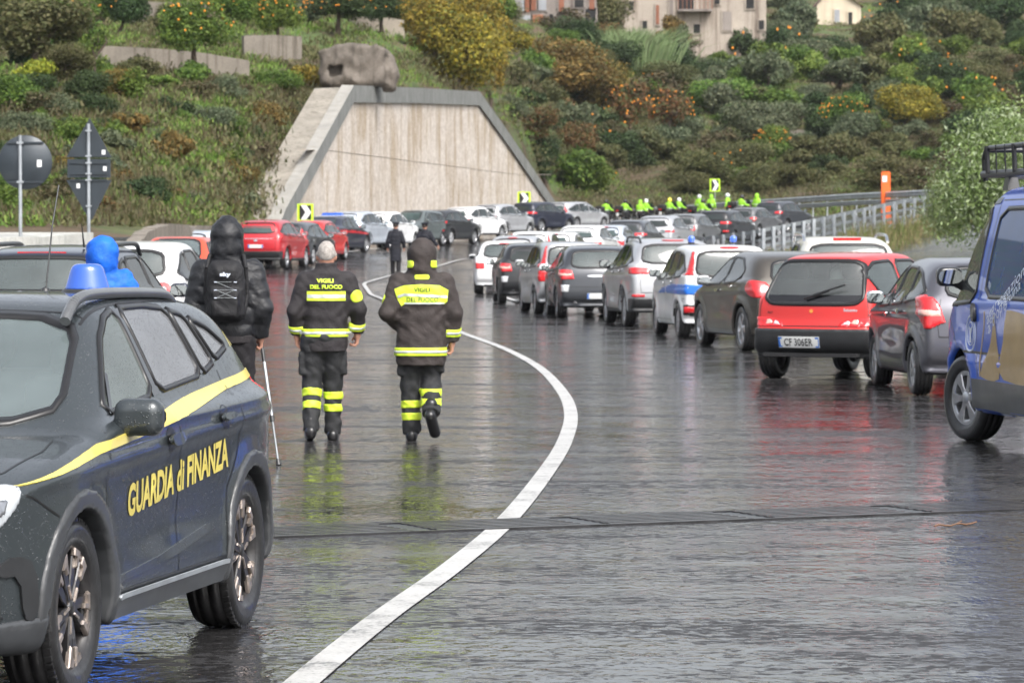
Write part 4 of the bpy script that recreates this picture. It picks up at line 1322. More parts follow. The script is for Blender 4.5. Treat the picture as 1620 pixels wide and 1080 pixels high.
SEDAN = [(-2.16, .34), (-2.28, .5), (-2.30, .78), (-2.24, .98), (-2.05, 1.06), (-1.72, 1.10), (-1.40, 1.24), (-1.05, 1.38), (-.6, 1.44), (-.1, 1.445), (.22, 1.38), (.72, 1.15), (1.17, .96), (1.45, .90), (1.9, .80), (2.1, .66), (2.16, .45), (2.08, .28), (1.85, .2), (0, .2), (-2.0, .24)]
def S_sedan(gl=('pane_dark', 'pane_pale', 'pane_pale')):
    S = spec_generic(SEDAN, .91, 2.82, .33, .23, [[(.80, .97), (.22, 1.32), (-.1, 1.35), (-.1, .98)], [(-.2, .98), (-.2, 1.35), (-.62, 1.34), (-.84, 1.0)], [(-.92, 1.0), (-.72, 1.32), (-1.05, 1.24), (-1.3, 1.08)]], [(-.56, 1.12), (-.48, 1.36), (.48, 1.36), (.56, 1.12)], [(-.6, 1.0), (-.46, 1.36), (.46, 1.36), (.6, 1.0)],
        [('tail_lamp', 'W', 'red_lamp', [(.36, .86), (.36, .96), (1.1, 1.02), (1.1, .84)], [(-1.98, .88), (-2.0, 1.0), (-2.5, 1.0), (-2.5, .84)], .014), ('red_flash', 'S', [(-2.2, .80), (-2.1, .92), (-.3, .90), (1.6, .78), (1.6, .72), (-.3, .80)], 'band_red', .003)],
        zb=(1.0, .94), tmb=.42, crease=(.90, .84), cr=.012, style='five', doors=doors3(.94, -.05, -1.0), handles=[(.1, .88), (-.85, .90)], glass=gl, mirror=(.66, .85, 1.0))
    plate(S, .6)
    return S

def S_van():
    """panel van; nose sloping, tall sides"""
    P = [(-2.40, .36), (-2.46, .5), (-2.46, 1.5), (-2.40, 1.84), (-2.2, 1.96), (-1.0, 1.99), (1.0, 1.985), (1.50, 1.93), (1.80, 1.62), (2.06, 1.22), (2.20, 1.06), (2.36, .93), (2.44, .76), (2.48, .5), (2.42, .32), (2.2, .24), (0, .26), (-2.2, .28)]
    S = dict(w=.95, wb=3.098, R=.335, rim=.215, tw=.21, style='cover', prof=P, zb=(1.10, 1.05), tmb=.17, tmb2=.10, shoulder=.02, crease=(.62, .62), cr=.012, flare=.02, af=.20, ar=.06, ar2=.02, bow=(.28, .03), crown=.05, kr=.10, door=.01, steer=15,
             mirror=(1.66, .86, 1.24), panels=[], seatx=1.05, rearx=-.2, dashx=1.75, seatz=.62)
    windows(S, [[(1.90, 1.06), (1.76, 1.42), (1.56, 1.74), (1.30, 1.78), (1.20, 1.10)], [(.92, 1.14), (1.00, 1.78), (-.55, 1.79), (-.57, 1.14)]], [(-.7, 1.1), (-.68, 1.7), (.68, 1.7), (.7, 1.1)], [(-.74, 1.16), (-.62, 1.82), (.62, 1.82), (.74, 1.16)], gside=['glass_clear', 'glass_blue'], it=1)
    p = S['panels']
    p += both('side_cladding', [(1.14, .28), (1.12, .50), (-2.3, .50), (-2.3, .28)], 'grey_plastic', off=.014, skirt=.02, res=.12)
    p += both('pillar_trim', [(2.02, 1.0), (1.84, 1.46), (1.66, 1.76), (1.50, 1.86), (1.15, 1.88), (1.15, 1.835), (1.46, 1.82), (1.60, 1.72), (1.78, 1.44), (1.94, 1.02)], 'galv_dark', off=.006, skirt=.004, res=.06)
    # painted landscape along the flank
    p.append(pn('gold_figure', 'L', crs([(.92, .52), (.85, .62), (.68, .75), (.60, .88), (.56, 1.0), (.46, .78), (.42, .52)], 3), 'gold_film', off=.0025, skirt=0, res=.08))
    p.append(pn('gold_figure', 'L', crs([(.30, .52), (.30, .80), (.22, 1.00), (.08, 1.04), (-.8, .98), (-1.6, .9), (-1.6, .52)], 3), 'gold_film', off=.0025, skirt=0, res=.1))
    p.append(pn('gold_line', 'L', [(.98, .52), (.92, .75), (.85, .9), (.84, 1.12), (.81, 1.12), (.82, .9), (.89, .75), (.94, .52)], 'gold_film', off=.002, skirt=0, res=.08))
    p.append(tx('L', 'aggregazione mediterranea', (-.20, 1.40), .13, 'film_white', rot=.46, length=2.05, bold=.0, off=.012))
    p.append(tx('L', 'a tropiguna', (.32, 1.05), .12, 'film_white', rot=.46, length=.80, bold=.0, off=.012))
    p.append(tx('L', 'viaggi e gite', (1.20, 1.03), .022, 'film_white', length=.30, off=.005, name='small_lettering'))
    for r_, w_ in ((.135, .016), (.09, .008)):
        n = 28
        o = [(1.22 + math.cos(t) * r_ * .95, .84 + math.sin(t) * r_) for t in np.linspace(0, 2 * math.pi, n + 1)[:-1]]
        p.append(fr('roundel', 'L', o, 'film_white', w0=-w_ / 2, w1=w_ / 2, off=.004, skirt=0))
    p.append(pn('roundel_figure', 'L', [(1.25, .77), (1.19, .77), (1.205, .83), (1.17, .90), (1.22, .88), (1.27, .90), (1.235, .83)], 'film_white', off=.004, skirt=0))
    p.append(pn('door_handle', 'L', rnd([(1.06, .93), (1.09, 1.06), (1.17, 1.08), (1.15, .94)], 1), 'black_plastic', off=.025, skirt=.03, res=.05))
    p.append(line([(1.02, .32), (1.06, 1.0), (1.12, 1.86)])); p.append(line([(2.0, .98), (1.5, .70), (1.18, .34)])); p.append(line([(2.0, .70), (-2.3, .70)], w=.02)); p.append(line([(-.95, .32), (-.95, 1.84)])); p.append(line([(-.65, 1.87), (1.10, 1.86)]))
    p.append(pn('lower_edge', 'L', [(1.0, .255), (1.0, .275), (-2.2, .285), (-2.2, .265)], 'paint', off=.012, skirt=.02))
    p.append(pn('tail_lamp', 'B', [(.8, .8), (.8, 1.4), (.92, 1.4), (.92, .8)], 'red_lamp'))
    return S

# ------------------------------------------------------------------ people (local frame: facing +y, x to their right, z up)
M['skin'] = plain('skin', (.52, .27, .19), .5, var=.12, vs=18)
M['hair_grey'] = plain('hair_grey', (.34, .315, .29), .8, var=.3, vs=60, bmp=.004, bs=180)
M['hair_dark'] = plain('hair_dark', (.04, .03, .025), .8, var=.3, vs=60)
def cloth(name, col, rough=.7, var=.25, wv=.0015, wet=.15):
    m, nt, b = newmat(name)
    v = coords(nt)
    c = ramp(nt, noise(nt, v, 7, 5, .6), [(.3, [q * (1 - var) for q in col]), (.7, [min(1, q * (1 + var)) for q in col])])
    nt.links.new(c, b.inputs['Base Color'])
    b.inputs['Roughness'].default_value = rough
    b.inputs['Specular IOR Level'].default_value = .35
    n1 = bump(nt, b, noise(nt, v, 320, 2), wv)
    bump(nt, b, noise(nt, v, 13, 4, .62, 1.6), .008, prev=n1)
    return m
M['fire_cloth'] = cloth('fire_cloth', (.026, .023, .025))
M['fire_coat'] = cloth('fire_coat', (.042, .034, .032))
M['fire_trouser'] = cloth('fire_trouser', (.024, .025, .027))
M['puffer_black'] = cloth('puffer_black', (.016, .017, .020), .35, wet=.0)
M['trouser_black'] = cloth('trouser_black', (.014, .013, .015), .8)
M['uniform_black'] = cloth('uniform_black', (.012, .013, .02), .75)
M['raincoat_blue'] = cloth('raincoat_blue', (.01, .13, .66), .55)
M['leather_black'] = plain('leather_black', (.012, .012, .013), .3, var=.3, coat=.3)
M['pack_black'] = cloth('pack_black', (.014, .014, .016), .6)
M['helmet_white'] = plain('helmet_white', (.75, .76, .78), .2, coat=.8)
M['helmet_yellow'] = plain('helmet_yellow', (.85, .75, .05), .25, coat=.8)

def J(x, y, z): return np.array([x, y, z], float)

def hand_sdf(x, y, z, w, d, side, curl=.6):
    """palm, four bent fingers of unequal length and a thumb; d: pointing direction, side: towards the thumb"""
    w = np.array(w); d = np.array(d, float); d /= np.linalg.norm(d)
    s = np.array(side, float); s -= d * (s @ d); s /= np.linalg.norm(s)
    c = np.cross(s, d)
    if c[0] * w[0] > 0: c = -c
    f = caps(x, y, z, w, w + d * .03, .027, .030)
    for k in (-1, 0, 1):
        f = smin(f, caps(x, y, z, w + d * .02 + s * k * .018, w + d * .085 + s * k * .024, .016, .015), .015)
    for k, ln in ((-1.5, .030), (-.5, .038), (.5, .042), (1.5, .038)):
        a = w + d * .085 + s * k * .020
        b = a + (d * math.cos(curl * .6) + c * math.sin(curl * .6)) * ln
        e = b + (d * math.cos(curl * 2.0) + c * math.sin(curl * 2.0)) * ln * .85
        f = np.minimum(f, np.minimum(caps(x, y, z, a, b, .0105, .0098), caps(x, y, z, b, e, .0098, .009)))
    t0 = w + d * .03 + s * .026
    t1 = t0 + (d * .6 + s * .55 + c * .3) * .045
    t2 = t1 + (d * .9 + c * .5) * .03
    return smin(f, np.minimum(caps(x, y, z, t0, t1, .014, .012), caps(x, y, z, t1, t2, .012, .010)), .01)

def head_sdf(x, y, z, c):
    x = x - c[0]; y = y - c[1]; z = z - c[2]
    f = ell(x, y, z, (0, -.005, .02), (.076, .096, .105))
    f = smin(f, ell(x, y, z, (0, .03, -.05), (.058, .065, .075)), .03)
    f = smin(f, caps(x, y, z, (0, .085, .0), (0, .108, -.03), .010, .015), .012)       # nose
    f = smin(f, caps(x, y, z, (-.022, .078, -.062), (.022, .078, -.062), .010), .008)     # mouth
    for s in (-1, 1):
        f = smin(f, ell(x, y, z, (.078 * s, -.005, -.008), (.012, .02, .033)), .008)       # ears
        f = smax(f, -(np.sqrt((x - .03 * s) ** 2 + (y - .098) ** 2 + (z - .015) ** 2) - .016), .01)   # eye sockets
        f = smin(f, np.sqrt((x - .03 * s) ** 2 + (y - .080) ** 2 + (z - .015) ** 2) - .012, .003)
    return f

def body_mesh(P, h=.0115):
    """one continuous skin"""
    Jn = P
    def f(x, y, z):
        hd = Jn['head']
        d = head_sdf(x, y, z, hd)
        d = smin(d, caps(x, y, z, Jn['neck'], hd + J(0, -.015, -.05), .056, .052), .03)
        ch = Jn['chest']; pv = Jn['pelvis']
        d = smin(d, ell(x, y, z, ch, (.165, .105, .20)), .05)
        d = smin(d, ell(x, y, z, (ch + pv) / 2, (.14, .095, .18)), .06)
        d = smin(d, ell(x, y, z, pv, (.16, .11, .13)), .06)
        for s in 'LR':
            d = smin(d, caps(x, y, z, Jn['neck'] + J(0, 0, -.04), Jn['sh' + s], .05, .055), .05)
            d = smin(d, caps(x, y, z, Jn['sh' + s], Jn['el' + s], .052, .040), .03)
            d = smin(d, caps(x, y, z, Jn['el' + s], Jn['wr' + s], .041, .027), .02)
            d = smin(d, hand_sdf(x, y, z, Jn['wr' + s], Jn.get('hd' + s, (0, .1, -1)), Jn.get('th' + s, (0, 1, 0)), Jn.get('curl', .6)), .015)
            d = smin(d, caps(x, y, z, Jn['hip' + s], Jn['kn' + s], .088, .056), .04)
            d = smin(d, caps(x, y, z, Jn['kn' + s], Jn['an' + s], .056, .038), .03)
            d = smin(d, caps(x, y, z, Jn['an' + s] + J(0, 0, -.03), Jn['toe' + s], .038, .030), .02)
        return d
    pts = np.array([v for k, v in Jn.items() if isinstance(v, np.ndarray) and len(v) == 3 and k[:2] not in ('hd', 'th')])
    lo = pts.min(0) - .17; hi = pts.max(0) + .17
    lo[2] = max(lo[2], pts[:, 2].min() - .06)
    v, q = nets(f, lo, hi, h, 2)
    return mesh(v, q, M['skin'], smooth=True)

def wrk(x, y, z, a=.005, s=1.0):
    return a * (np.sin(26 * s * z + 6 * np.sin(10 * x + 1.3) + 4 * np.sin(9 * y)) * np.sin(12 * s * x + 4 * np.sin(9 * z + y * 5) + 2)
                + .55 * np.sin(47 * s * z + 9 * x + 5 * np.sin(15 * y + 8 * x)) + .35 * np.sin(70 * x + 28 * z + 4 * np.sin(20 * z)))

def torso_sdf(x, y, z, lv):
    """lv: rows of (z, cx, cy, half width, half depth) from the hem up"""
    lv = np.array(lv, float)
    zz = lv[:, 0]
    cx, cy, a, b = (np.interp(z, zz, lv[:, i]) for i in (1, 2, 3, 4))
    X = np.abs((x - cx) / a); Y = np.abs((y - cy) / b)
    k = (X ** 2.5 + Y ** 2.5) ** (1 / 2.5)
    d = (k - 1) * np.minimum(a, b) * .85
    return np.maximum(d, np.maximum(zz[0] - z, z - zz[-1]))

def jacket(P, lv, slv, hood=None, collar=None, quilt=False, amp=.005, h=.0125, cut=.86):
    Jn = P
    def sleeve(x, y, z, s):
        a, e, w = Jn['sh' + s], Jn['el' + s], Jn['wr' + s]
        d = smin(caps(x, y, z, a, e, slv[0], slv[1]), caps(x, y, z, e, w, slv[1], slv[2]), .03)
        ax = (w - e) / np.linalg.norm(w - e)
        end = (x - w[0]) * ax[0] + (y - w[1]) * ax[1] + (z - w[2]) * ax[2] + .005
        if quilt:
            t = (x - a[0]) * 0 + z
            d = d - .009 * np.sqrt(np.abs(np.sin(math.pi * (t + .35 * np.abs(x) + .01 * np.sin(30 * y)) / .115))) + .008
        return smax(d, end, .015)
    def f(x, y, z):
        d = torso_sdf(x, y, z, lv)
        if quilt:
            d = d - .014 * np.sqrt(np.abs(np.sin(math.pi * (z + .015 * np.sin(9 * x) + .006 * np.sin(31 * x)) / .135))) + .012
        for s in 'LR':
            d = smin(d, sleeve(x, y, z, s), .05)
        nk = Jn['neck']
        if collar:
            col = np.abs(np.sqrt(((x - nk[0]) / 1.05) ** 2 + (y - nk[1] + .0) ** 2) - (.075 + .25 * np.maximum(z - nk[2], -.05) * 0)) - .012
            col = np.maximum(col, np.abs(z - nk[2] - collar) - .045)
            d = smin(d, col, .02)
        if hood:
            hc = Jn['head']
            hd = ell(x, y, z, hc + J(0, -.02, .02), (.125, .140, .150))
            hd = smin(hd, ell(x, y, z, hc + J(0, -.03, -.10), (.118, .125, .10)), .05)
            hd = smax(hd, (y - (hc[1] + .075)), .02)
            if quilt: hd = hd - .007 * np.sqrt(np.abs(np.sin(math.pi * (z - hc[2] + .3 * (x - hc[0]) ** 2) / .13))) + .002
            hd = smax(hd, -ell(x, y, z, hc + J(0, .03, 0), (.085, .13, .115)), .01)
            d = smin(d, hd, .03)
        return d - wrk(x, y, z, amp)
    pts = [Jn[k] for k in ('shL', 'shR', 'elL', 'elR', 'wrL', 'wrR', 'head', 'neck')]
    pts += [J(r[1] + sg * r[3], r[2] + sg * r[4], r[0]) for r in lv for sg in (-1, 1)]
    pts = np.array(pts)
    lo = pts.min(0) - .13; hi = pts.max(0) + .13
    if hood: hi[2] = Jn['head'][2] + .22
    v, q = nets(f, lo, hi, h, 2)
    return f, v, q

def trousers(P, r=(.105, .080, .070), waist=None, amp=.005, h=.0125):
    Jn = P
    def f(x, y, z):
        pv = Jn['pelvis']
        d = ell(x, y, z, pv + J(0, 0, .02), (.19, .135, .17))
        for s in 'LR':
            leg = smin(caps(x, y, z, Jn['hip' + s], Jn['kn' + s], r[0], r[1]), caps(x, y, z, Jn['kn' + s], Jn['an' + s] + J(0, 0, .0), r[1], r[2]), .03)
            ax = (Jn['an' + s] - Jn['kn' + s]); ax = ax / np.linalg.norm(ax)
            e = (x - Jn['an' + s][0]) * ax[0] + (y - Jn['an' + s][1]) * ax[1] + (z - Jn['an' + s][2]) * ax[2] - .03
            d = smin(d, smax(leg, e, .01), .03)
            if P.get('pockets'):
                m = (Jn['hip' + s] * .35 + Jn['kn' + s] * .65)
                sg = -1 if s == 'L' else 1
                d = np.minimum(d, rbox(x, y, z, m + J(sg * .085, 0, .06), (.028, .075, .10), .015))
        return d - wrk(x, y, z, amp, 1.2)
    pts = np.array([Jn[k + s] for k in ('hip', 'kn', 'an') for s in 'LR'] + [Jn['pelvis'] + J(0, 0, .1)])
    lo = pts.min(0) - .17; hi = pts.max(0) + .17
    v, q = nets(f, lo, hi, h, 2)
    return f, v, q

def boots(P, s, h=.011):
    a, t = P['an' + s], P['toe' + s]
    d0 = t - a; d0 = d0 / np.linalg.norm(d0)
    heel = P.get('heel' + s, a + J(0, -.045, -.05))
    def f(x, y, z):
        d = caps(x, y, z, a + J(0, 0, .06), a + J(0, 0, -.02), .055, .052)
        d = smin(d, caps(x, y, z, heel, t, .046, .044), .03)
        sole = caps(x, y, z, heel + P.get('dn' + s, J(0, 0, -.02)), t + P.get('dn' + s, J(0, 0, -.015)), .046, .048)
        return smin(d, sole, .008)
    lo = np.minimum(np.minimum(a, t), heel) - .12; hi = np.maximum(np.maximum(a, t), heel) + .12
    if s in P.get('flat', 'LR'):
        g = f; fl = min(heel[2], t[2]) - .058
        f2 = lambda x, y, z: np.maximum(g(x, y, z), fl - z + .0 * x + .0 * y)
    else: f2 = f
    v, q = nets(f2, lo, hi, h, 2)
    return mesh(v, q, M['leather_black'], smooth=True)

def slab(f, c, ax, hw, rad, off=.006, h=.009):
    c = np.array(c, float); ax = np.array(ax, float); ax /= np.linalg.norm(ax)
    def g(x, y, z):
        s = (x - c[0]) * ax[0] + (y - c[1]) * ax[1] + (z - c[2]) * ax[2]
        r = np.sqrt((x - c[0]) ** 2 + (y - c[1]) ** 2 + (z - c[2]) ** 2) - rad
        return np.maximum(np.maximum(f(x, y, z) - off, np.abs(s) - hw), r)
    return nets(g, c - rad - .02, c + rad + .02, h, 2)

def band(parent, f, c, ax, hw, rad, name='reflective_band', mat='hivis_yellow', stripe=True, off=.006):
    v, q = slab(f, c, ax, hw, rad, off)
    o = add(name, mesh(v, q, M[mat], smooth=False), parent)
    if stripe:
        v, q = slab(f, c, ax, hw * .36, rad, off + .003)
        add('silver_stripe', mesh(v, q, M['reflective'], smooth=False), parent)
    return o

def on_back(parent, bvh, string, cx, cz, size, mat, length=None, bold=.02, off=.006, name='lettering'):
    V, T = text2d(string, bold)
    sx = 1 if not length else length / (np.ptp(V[:, 0]) * size)
    out = []
    for x, y in V:
        X, Z = cx + x * size * sx, cz + y * size
        h = bvh.ray_cast(Vector((X, -3, Z)), Vector((0, 1, 0)))
        out.append((X, (h[0].y if h[0] else 0) - off, Z))
    return add(name, mesh(out, [tuple(t) for t in T], [M[mat]]), parent)

def back_panel(parent, bvh, poly, mat, off=.004, name='reflective_band', res=.02):
    P = np.array(poly, float)
    out = []
    for i in range(len(P)):
        a, b = P[i], P[(i + 1) % len(P)]
        k = max(1, int(np.linalg.norm(b - a) / res))
        out += [a + (b - a) * q / k for q in range(k)]
    out = np.array(out)
    g0, g1 = out.min(0), out.max(0)
    gx, gy = np.meshgrid(np.arange(g0[0], g1[0], res), np.arange(g0[1], g1[1], res))
    G = np.stack([gx.ravel(), gy.ravel()], 1)
    G = G[poly_sdf(G[:, 0], G[:, 1], out) < -res * .35]
    r = delaunay_2d_cdt([Vector(p) for p in out] + [Vector(p) for p in G], [], [list(range(len(out)))], 1, 1e-6)
    vs = []
    for p in r[0]:
        h = bvh.ray_cast(Vector((p.x, -3, p.y)), Vector((0, 1, 0)))
        vs.append((p.x, (h[0].y if h[0] else 0) - off, p.y))
    fs = []
    for q in r[2]:
        a, b, c = (Vector(vs[i]) for i in q[:3])
        fs.append(tuple(q) if (b - a).cross(c - a).y < 0 else tuple(q)[::-1])
    return add(name, mesh(vs, fs, [M[mat]], smooth=True), parent)

def tree_of(v, q):
    return BVHTree.FromPolygons([Vector(p) for p in v], [tuple(t) for t in q.tolist()])

def person_root(label, loc, rz, group=None, cat='person'):
    return thing('person', label, cat, loc, rz, group)

def hair_cap(P, r=.003, top=True):
    hc = P['head']
    def f(x, y, z):
        d = head_sdf(x, y, z, hc) - r - .0015 * np.sin(90 * x) * np.sin(80 * z)
        return np.maximum(d, -(z - hc[2]) + .01 + (y - hc[1]) * .6)
    v, q = nets(f, hc - .14, hc + .16, .01, 2)
    return v, q

def firefighter_a():
    P = dict(head=J(.02, .02, 1.575), neck=J(.02, 0, 1.455), chest=J(.02, 0, 1.25), pelvis=J(0, 0, .86), shL=J(-.165, 0, 1.375), shR=J(.205, 0, 1.375),
             elL=J(-.255, -.04, 1.10), elR=J(.30, -.03, 1.12), wrL=J(-.235, .05, .905), wrR=J(.285, .06, .92), hipL=J(-.095, 0, .84), hipR=J(.09, 0, .84),
             knL=J(-.105, .02, .47), knR=J(.075, .06, .47), anL=J(-.112, -.10, .115), anR=J(.072, .06, .085), toeL=J(-.125, .06, .055), toeR=J(.085, .22, .047),
             heelL=J(-.112, -.15, .085), heelR=J(.072, .01, .047), hdL=(.1, .25, -1), hdR=(-.1, .25, -1), thL=(.2, 1, 0), thR=(-.2, 1, 0), curl=.9, pockets=True, flat='R')
    root = person_root('grey-haired bareheaded firefighter with VIGILI DEL FUOCO in yellow letters across his back', hit(513, 697), R(2))
    add('body', body_mesh(P), root)
    v, q = hair_cap(P); add('hair', mesh(v, q, M['hair_grey'], smooth=True), root)
    lv = [(.76, .01, 0, .180, .125), (.86, .01, 0, .19, .13), (1.0, .015, 0, .185, .125), (1.2, .02, 0, .205, .13), (1.32, .02, 0, .215, .125), (1.42, .02, 0, .185, .108), (1.47, .02, 0, .085, .08)]
    f, v, q = jacket(P, lv, (.069, .059, .052), collar=.015, amp=.0032)
    jk = add('jacket', mesh(v, q, M['fire_cloth'], smooth=True), root)
    bv = tree_of(v, q)
    def nosleeve(x, y, z): return np.maximum(f(x, y, z), torso_sdf(x, y, z, [(r[0], r[1], r[2], r[3] + .02, r[4] + .05) for r in lv]))
    band(root, nosleeve, (.015, 0, .92), (0, 0, 1), .034, .27)
    back_panel(root, bv, [(-.145, 1.195), (.185, 1.195), (.185, 1.275), (-.145, 1.275)], 'hivis_yellow', .006)
    back_panel(root, bv, [(-.142, 1.218), (.183, 1.218), (.183, 1.248), (-.142, 1.248)], 'reflective', .009, 'silver_stripe')
    on_back(root, bv, 'VIGILI', .01, 1.365, .036, 'hivis_yellow', .145, .04)
    on_back(root, bv, 'DEL FUOCO', .02, 1.313, .036, 'hivis_yellow', .275, .04)
    for s in 'LR':
        e, w = P['el' + s], P['wr' + s]
        band(root, f, e + (w - e) * .72, w - e, .032, .085)
        k, a = P['kn' + s], P['an' + s]
    band(root, lambda x, y, z: f(x, y, z), (.272, -.05, 1.23), (.25, 0, -1), .055, .06, 'shoulder_flash', stripe=False)
    g, v, q = trousers(P)
    add('trousers', mesh(v, q, M['fire_trouser'], smooth=True), root)
    for s, z1, z2 in (('L', .40, .295), ('R', .385, .28)):
        k, a = P['kn' + s], P['an' + s]
        for z in (z1, z2):
            t = (k[2] - z) / (k[2] - a[2]); c = k + (a - k) * t
            band(root, g, c, a - k, .032, .10, stripe=False)
    for s in 'LR': add('boot', boots(P, s), root)
    return root

def firefighter_b():
    P = dict(head=J(.01, .03, 1.56), neck=J(.01, 0, 1.44), chest=J(.01, 0, 1.24), pelvis=J(0, 0, .85), shL=J(-.19, 0, 1.36), shR=J(.205, 0, 1.36),
             elL=J(-.285, -.07, 1.09), elR=J(.285, -.02, 1.09), wrL=J(-.20, .10, 1.00), wrR=J(.265, .05, .85), hipL=J(-.09, 0, .84), hipR=J(.09, 0, .84),
             knL=J(-.085, .03, .46), knR=J(.085, .02, .50), anL=J(-.078, .02, .085), anR=J(.088, -.26, .26), toeL=J(-.09, .17, .047), toeR=J(.12, -.17, .09),
             heelL=J(-.078, -.03, .047), heelR=J(.080, -.32, .24), dnR=J(0, -.02, -.012), hdL=(.5, .5, -.3), hdR=(-.05, .2, -1), thL=(.2, .4, 1), thR=(-.2, 1, 0), curl=1.0, pockets=True, flat='L')
    root = person_root('firefighter in a brown hooded coat with broad yellow back band, right foot lifted', hit(666, 698), R(1))
    add('body', body_mesh(P), root)
    lv = [(.645, .0, 0, .205, .16), (.75, .0, 0, .215, .165), (.95, .005, 0, .21, .15), (1.2, .01, 0, .225, .15), (1.31, .01, 0, .225, .14), (1.40, .01, 0, .17, .11), (1.46, .01, 0, .10, .09)]
    f, v, q = jacket(P, lv, (.080, .070, .062), hood=True, amp=.0034)
    add('coat', mesh(v, q, M['fire_coat'], smooth=True), root)
    bv = tree_of(v, q)
    def nosleeve(x, y, z): return np.maximum(f(x, y, z), torso_sdf(x, y, z, [(r[0], r[1], r[2], r[3] + .02, r[4] + .05) for r in lv]))
    band(root, nosleeve, (.0, 0, .76), (0, 0, 1), .036, .29)
    back_panel(root, bv, [(-.225, 1.295), (-.14, 1.325), (.0, 1.335), (.16, 1.325), (.235, 1.285), (.225, 1.19), (.20, 1.165), (-.14, 1.165), (-.165, 1.15), (-.20, 1.21)], 'hivis_yellow', .008)
    back_panel(root, bv, [(-.20, 1.238), (-.14, 1.258), (.225, 1.238), (.226, 1.218), (-.14, 1.236), (-.195, 1.216)], 'reflective', .012, 'silver_stripe')
    back_panel(root, bv, [(-.14, 1.180), (.205, 1.180), (.20, 1.166), (-.14, 1.166)], 'reflective', .012, 'silver_stripe')
    on_back(root, bv, 'VIGILI', .01, 1.288, .036, 'ink', .135, .005, off=.013)
    on_back(root, bv, 'DEL FUOCO', .015, 1.205, .036, 'ink', .27, .005, off=.013)
    band(root, f, P['elR'] + (P['wrR'] - P['elR']) * .66, P['wrR'] - P['elR'], .034, .10)
    band(root, f, (-.285, -.03, 1.20), (-.2, 0, -1), .07, .055, 'shoulder_flash', stripe=False)
    hc = P['head']
    for sg in (-1, 1):
        v2, q2 = nets(lambda x, y, z: np.maximum(f(x, y, z) - .005, rbox(x, y, z, hc + J(sg * .115, -.09, -.055), (.045, .08, .032), .02)), hc + J(sg * .115, -.09, -.055) - .1, hc + J(sg * .115, -.09, -.055) + .1, .009)
        add('hood_flash', mesh(v2, q2, M['hivis_yellow']), root)
    v2, q2 = nets(lambda x, y, z: np.maximum(f(x, y, z) - .006, rbox(x, y, z, hc + J(0, -.13, -.165), (.065, .1, .022), .02)), hc + J(-.1, -.25, -.2), hc + J(.1, .0, -.12), .009)
    add('hood_flash', mesh(v2, q2, M['hivis_yellow']), root)
    g, v, q = trousers(P, (.105, .085, .078))
    add('trousers', mesh(v, q, M['fire_trouser'], smooth=True), root)
    for s, zs in (('L', (.31, .205)), ('R', (.415, .335))):
        k, a = P['kn' + s], P['an' + s]
        for z in zs:
            t = (k[2] - z) / (k[2] - a[2]); c = k + (a - k) * t
            band(root, g, c, a - k if s == 'L' else (0, 0, 1), .032, .11, stripe=False)
    for s in 'LR': add('boot', boots(P, s), root)
    return root

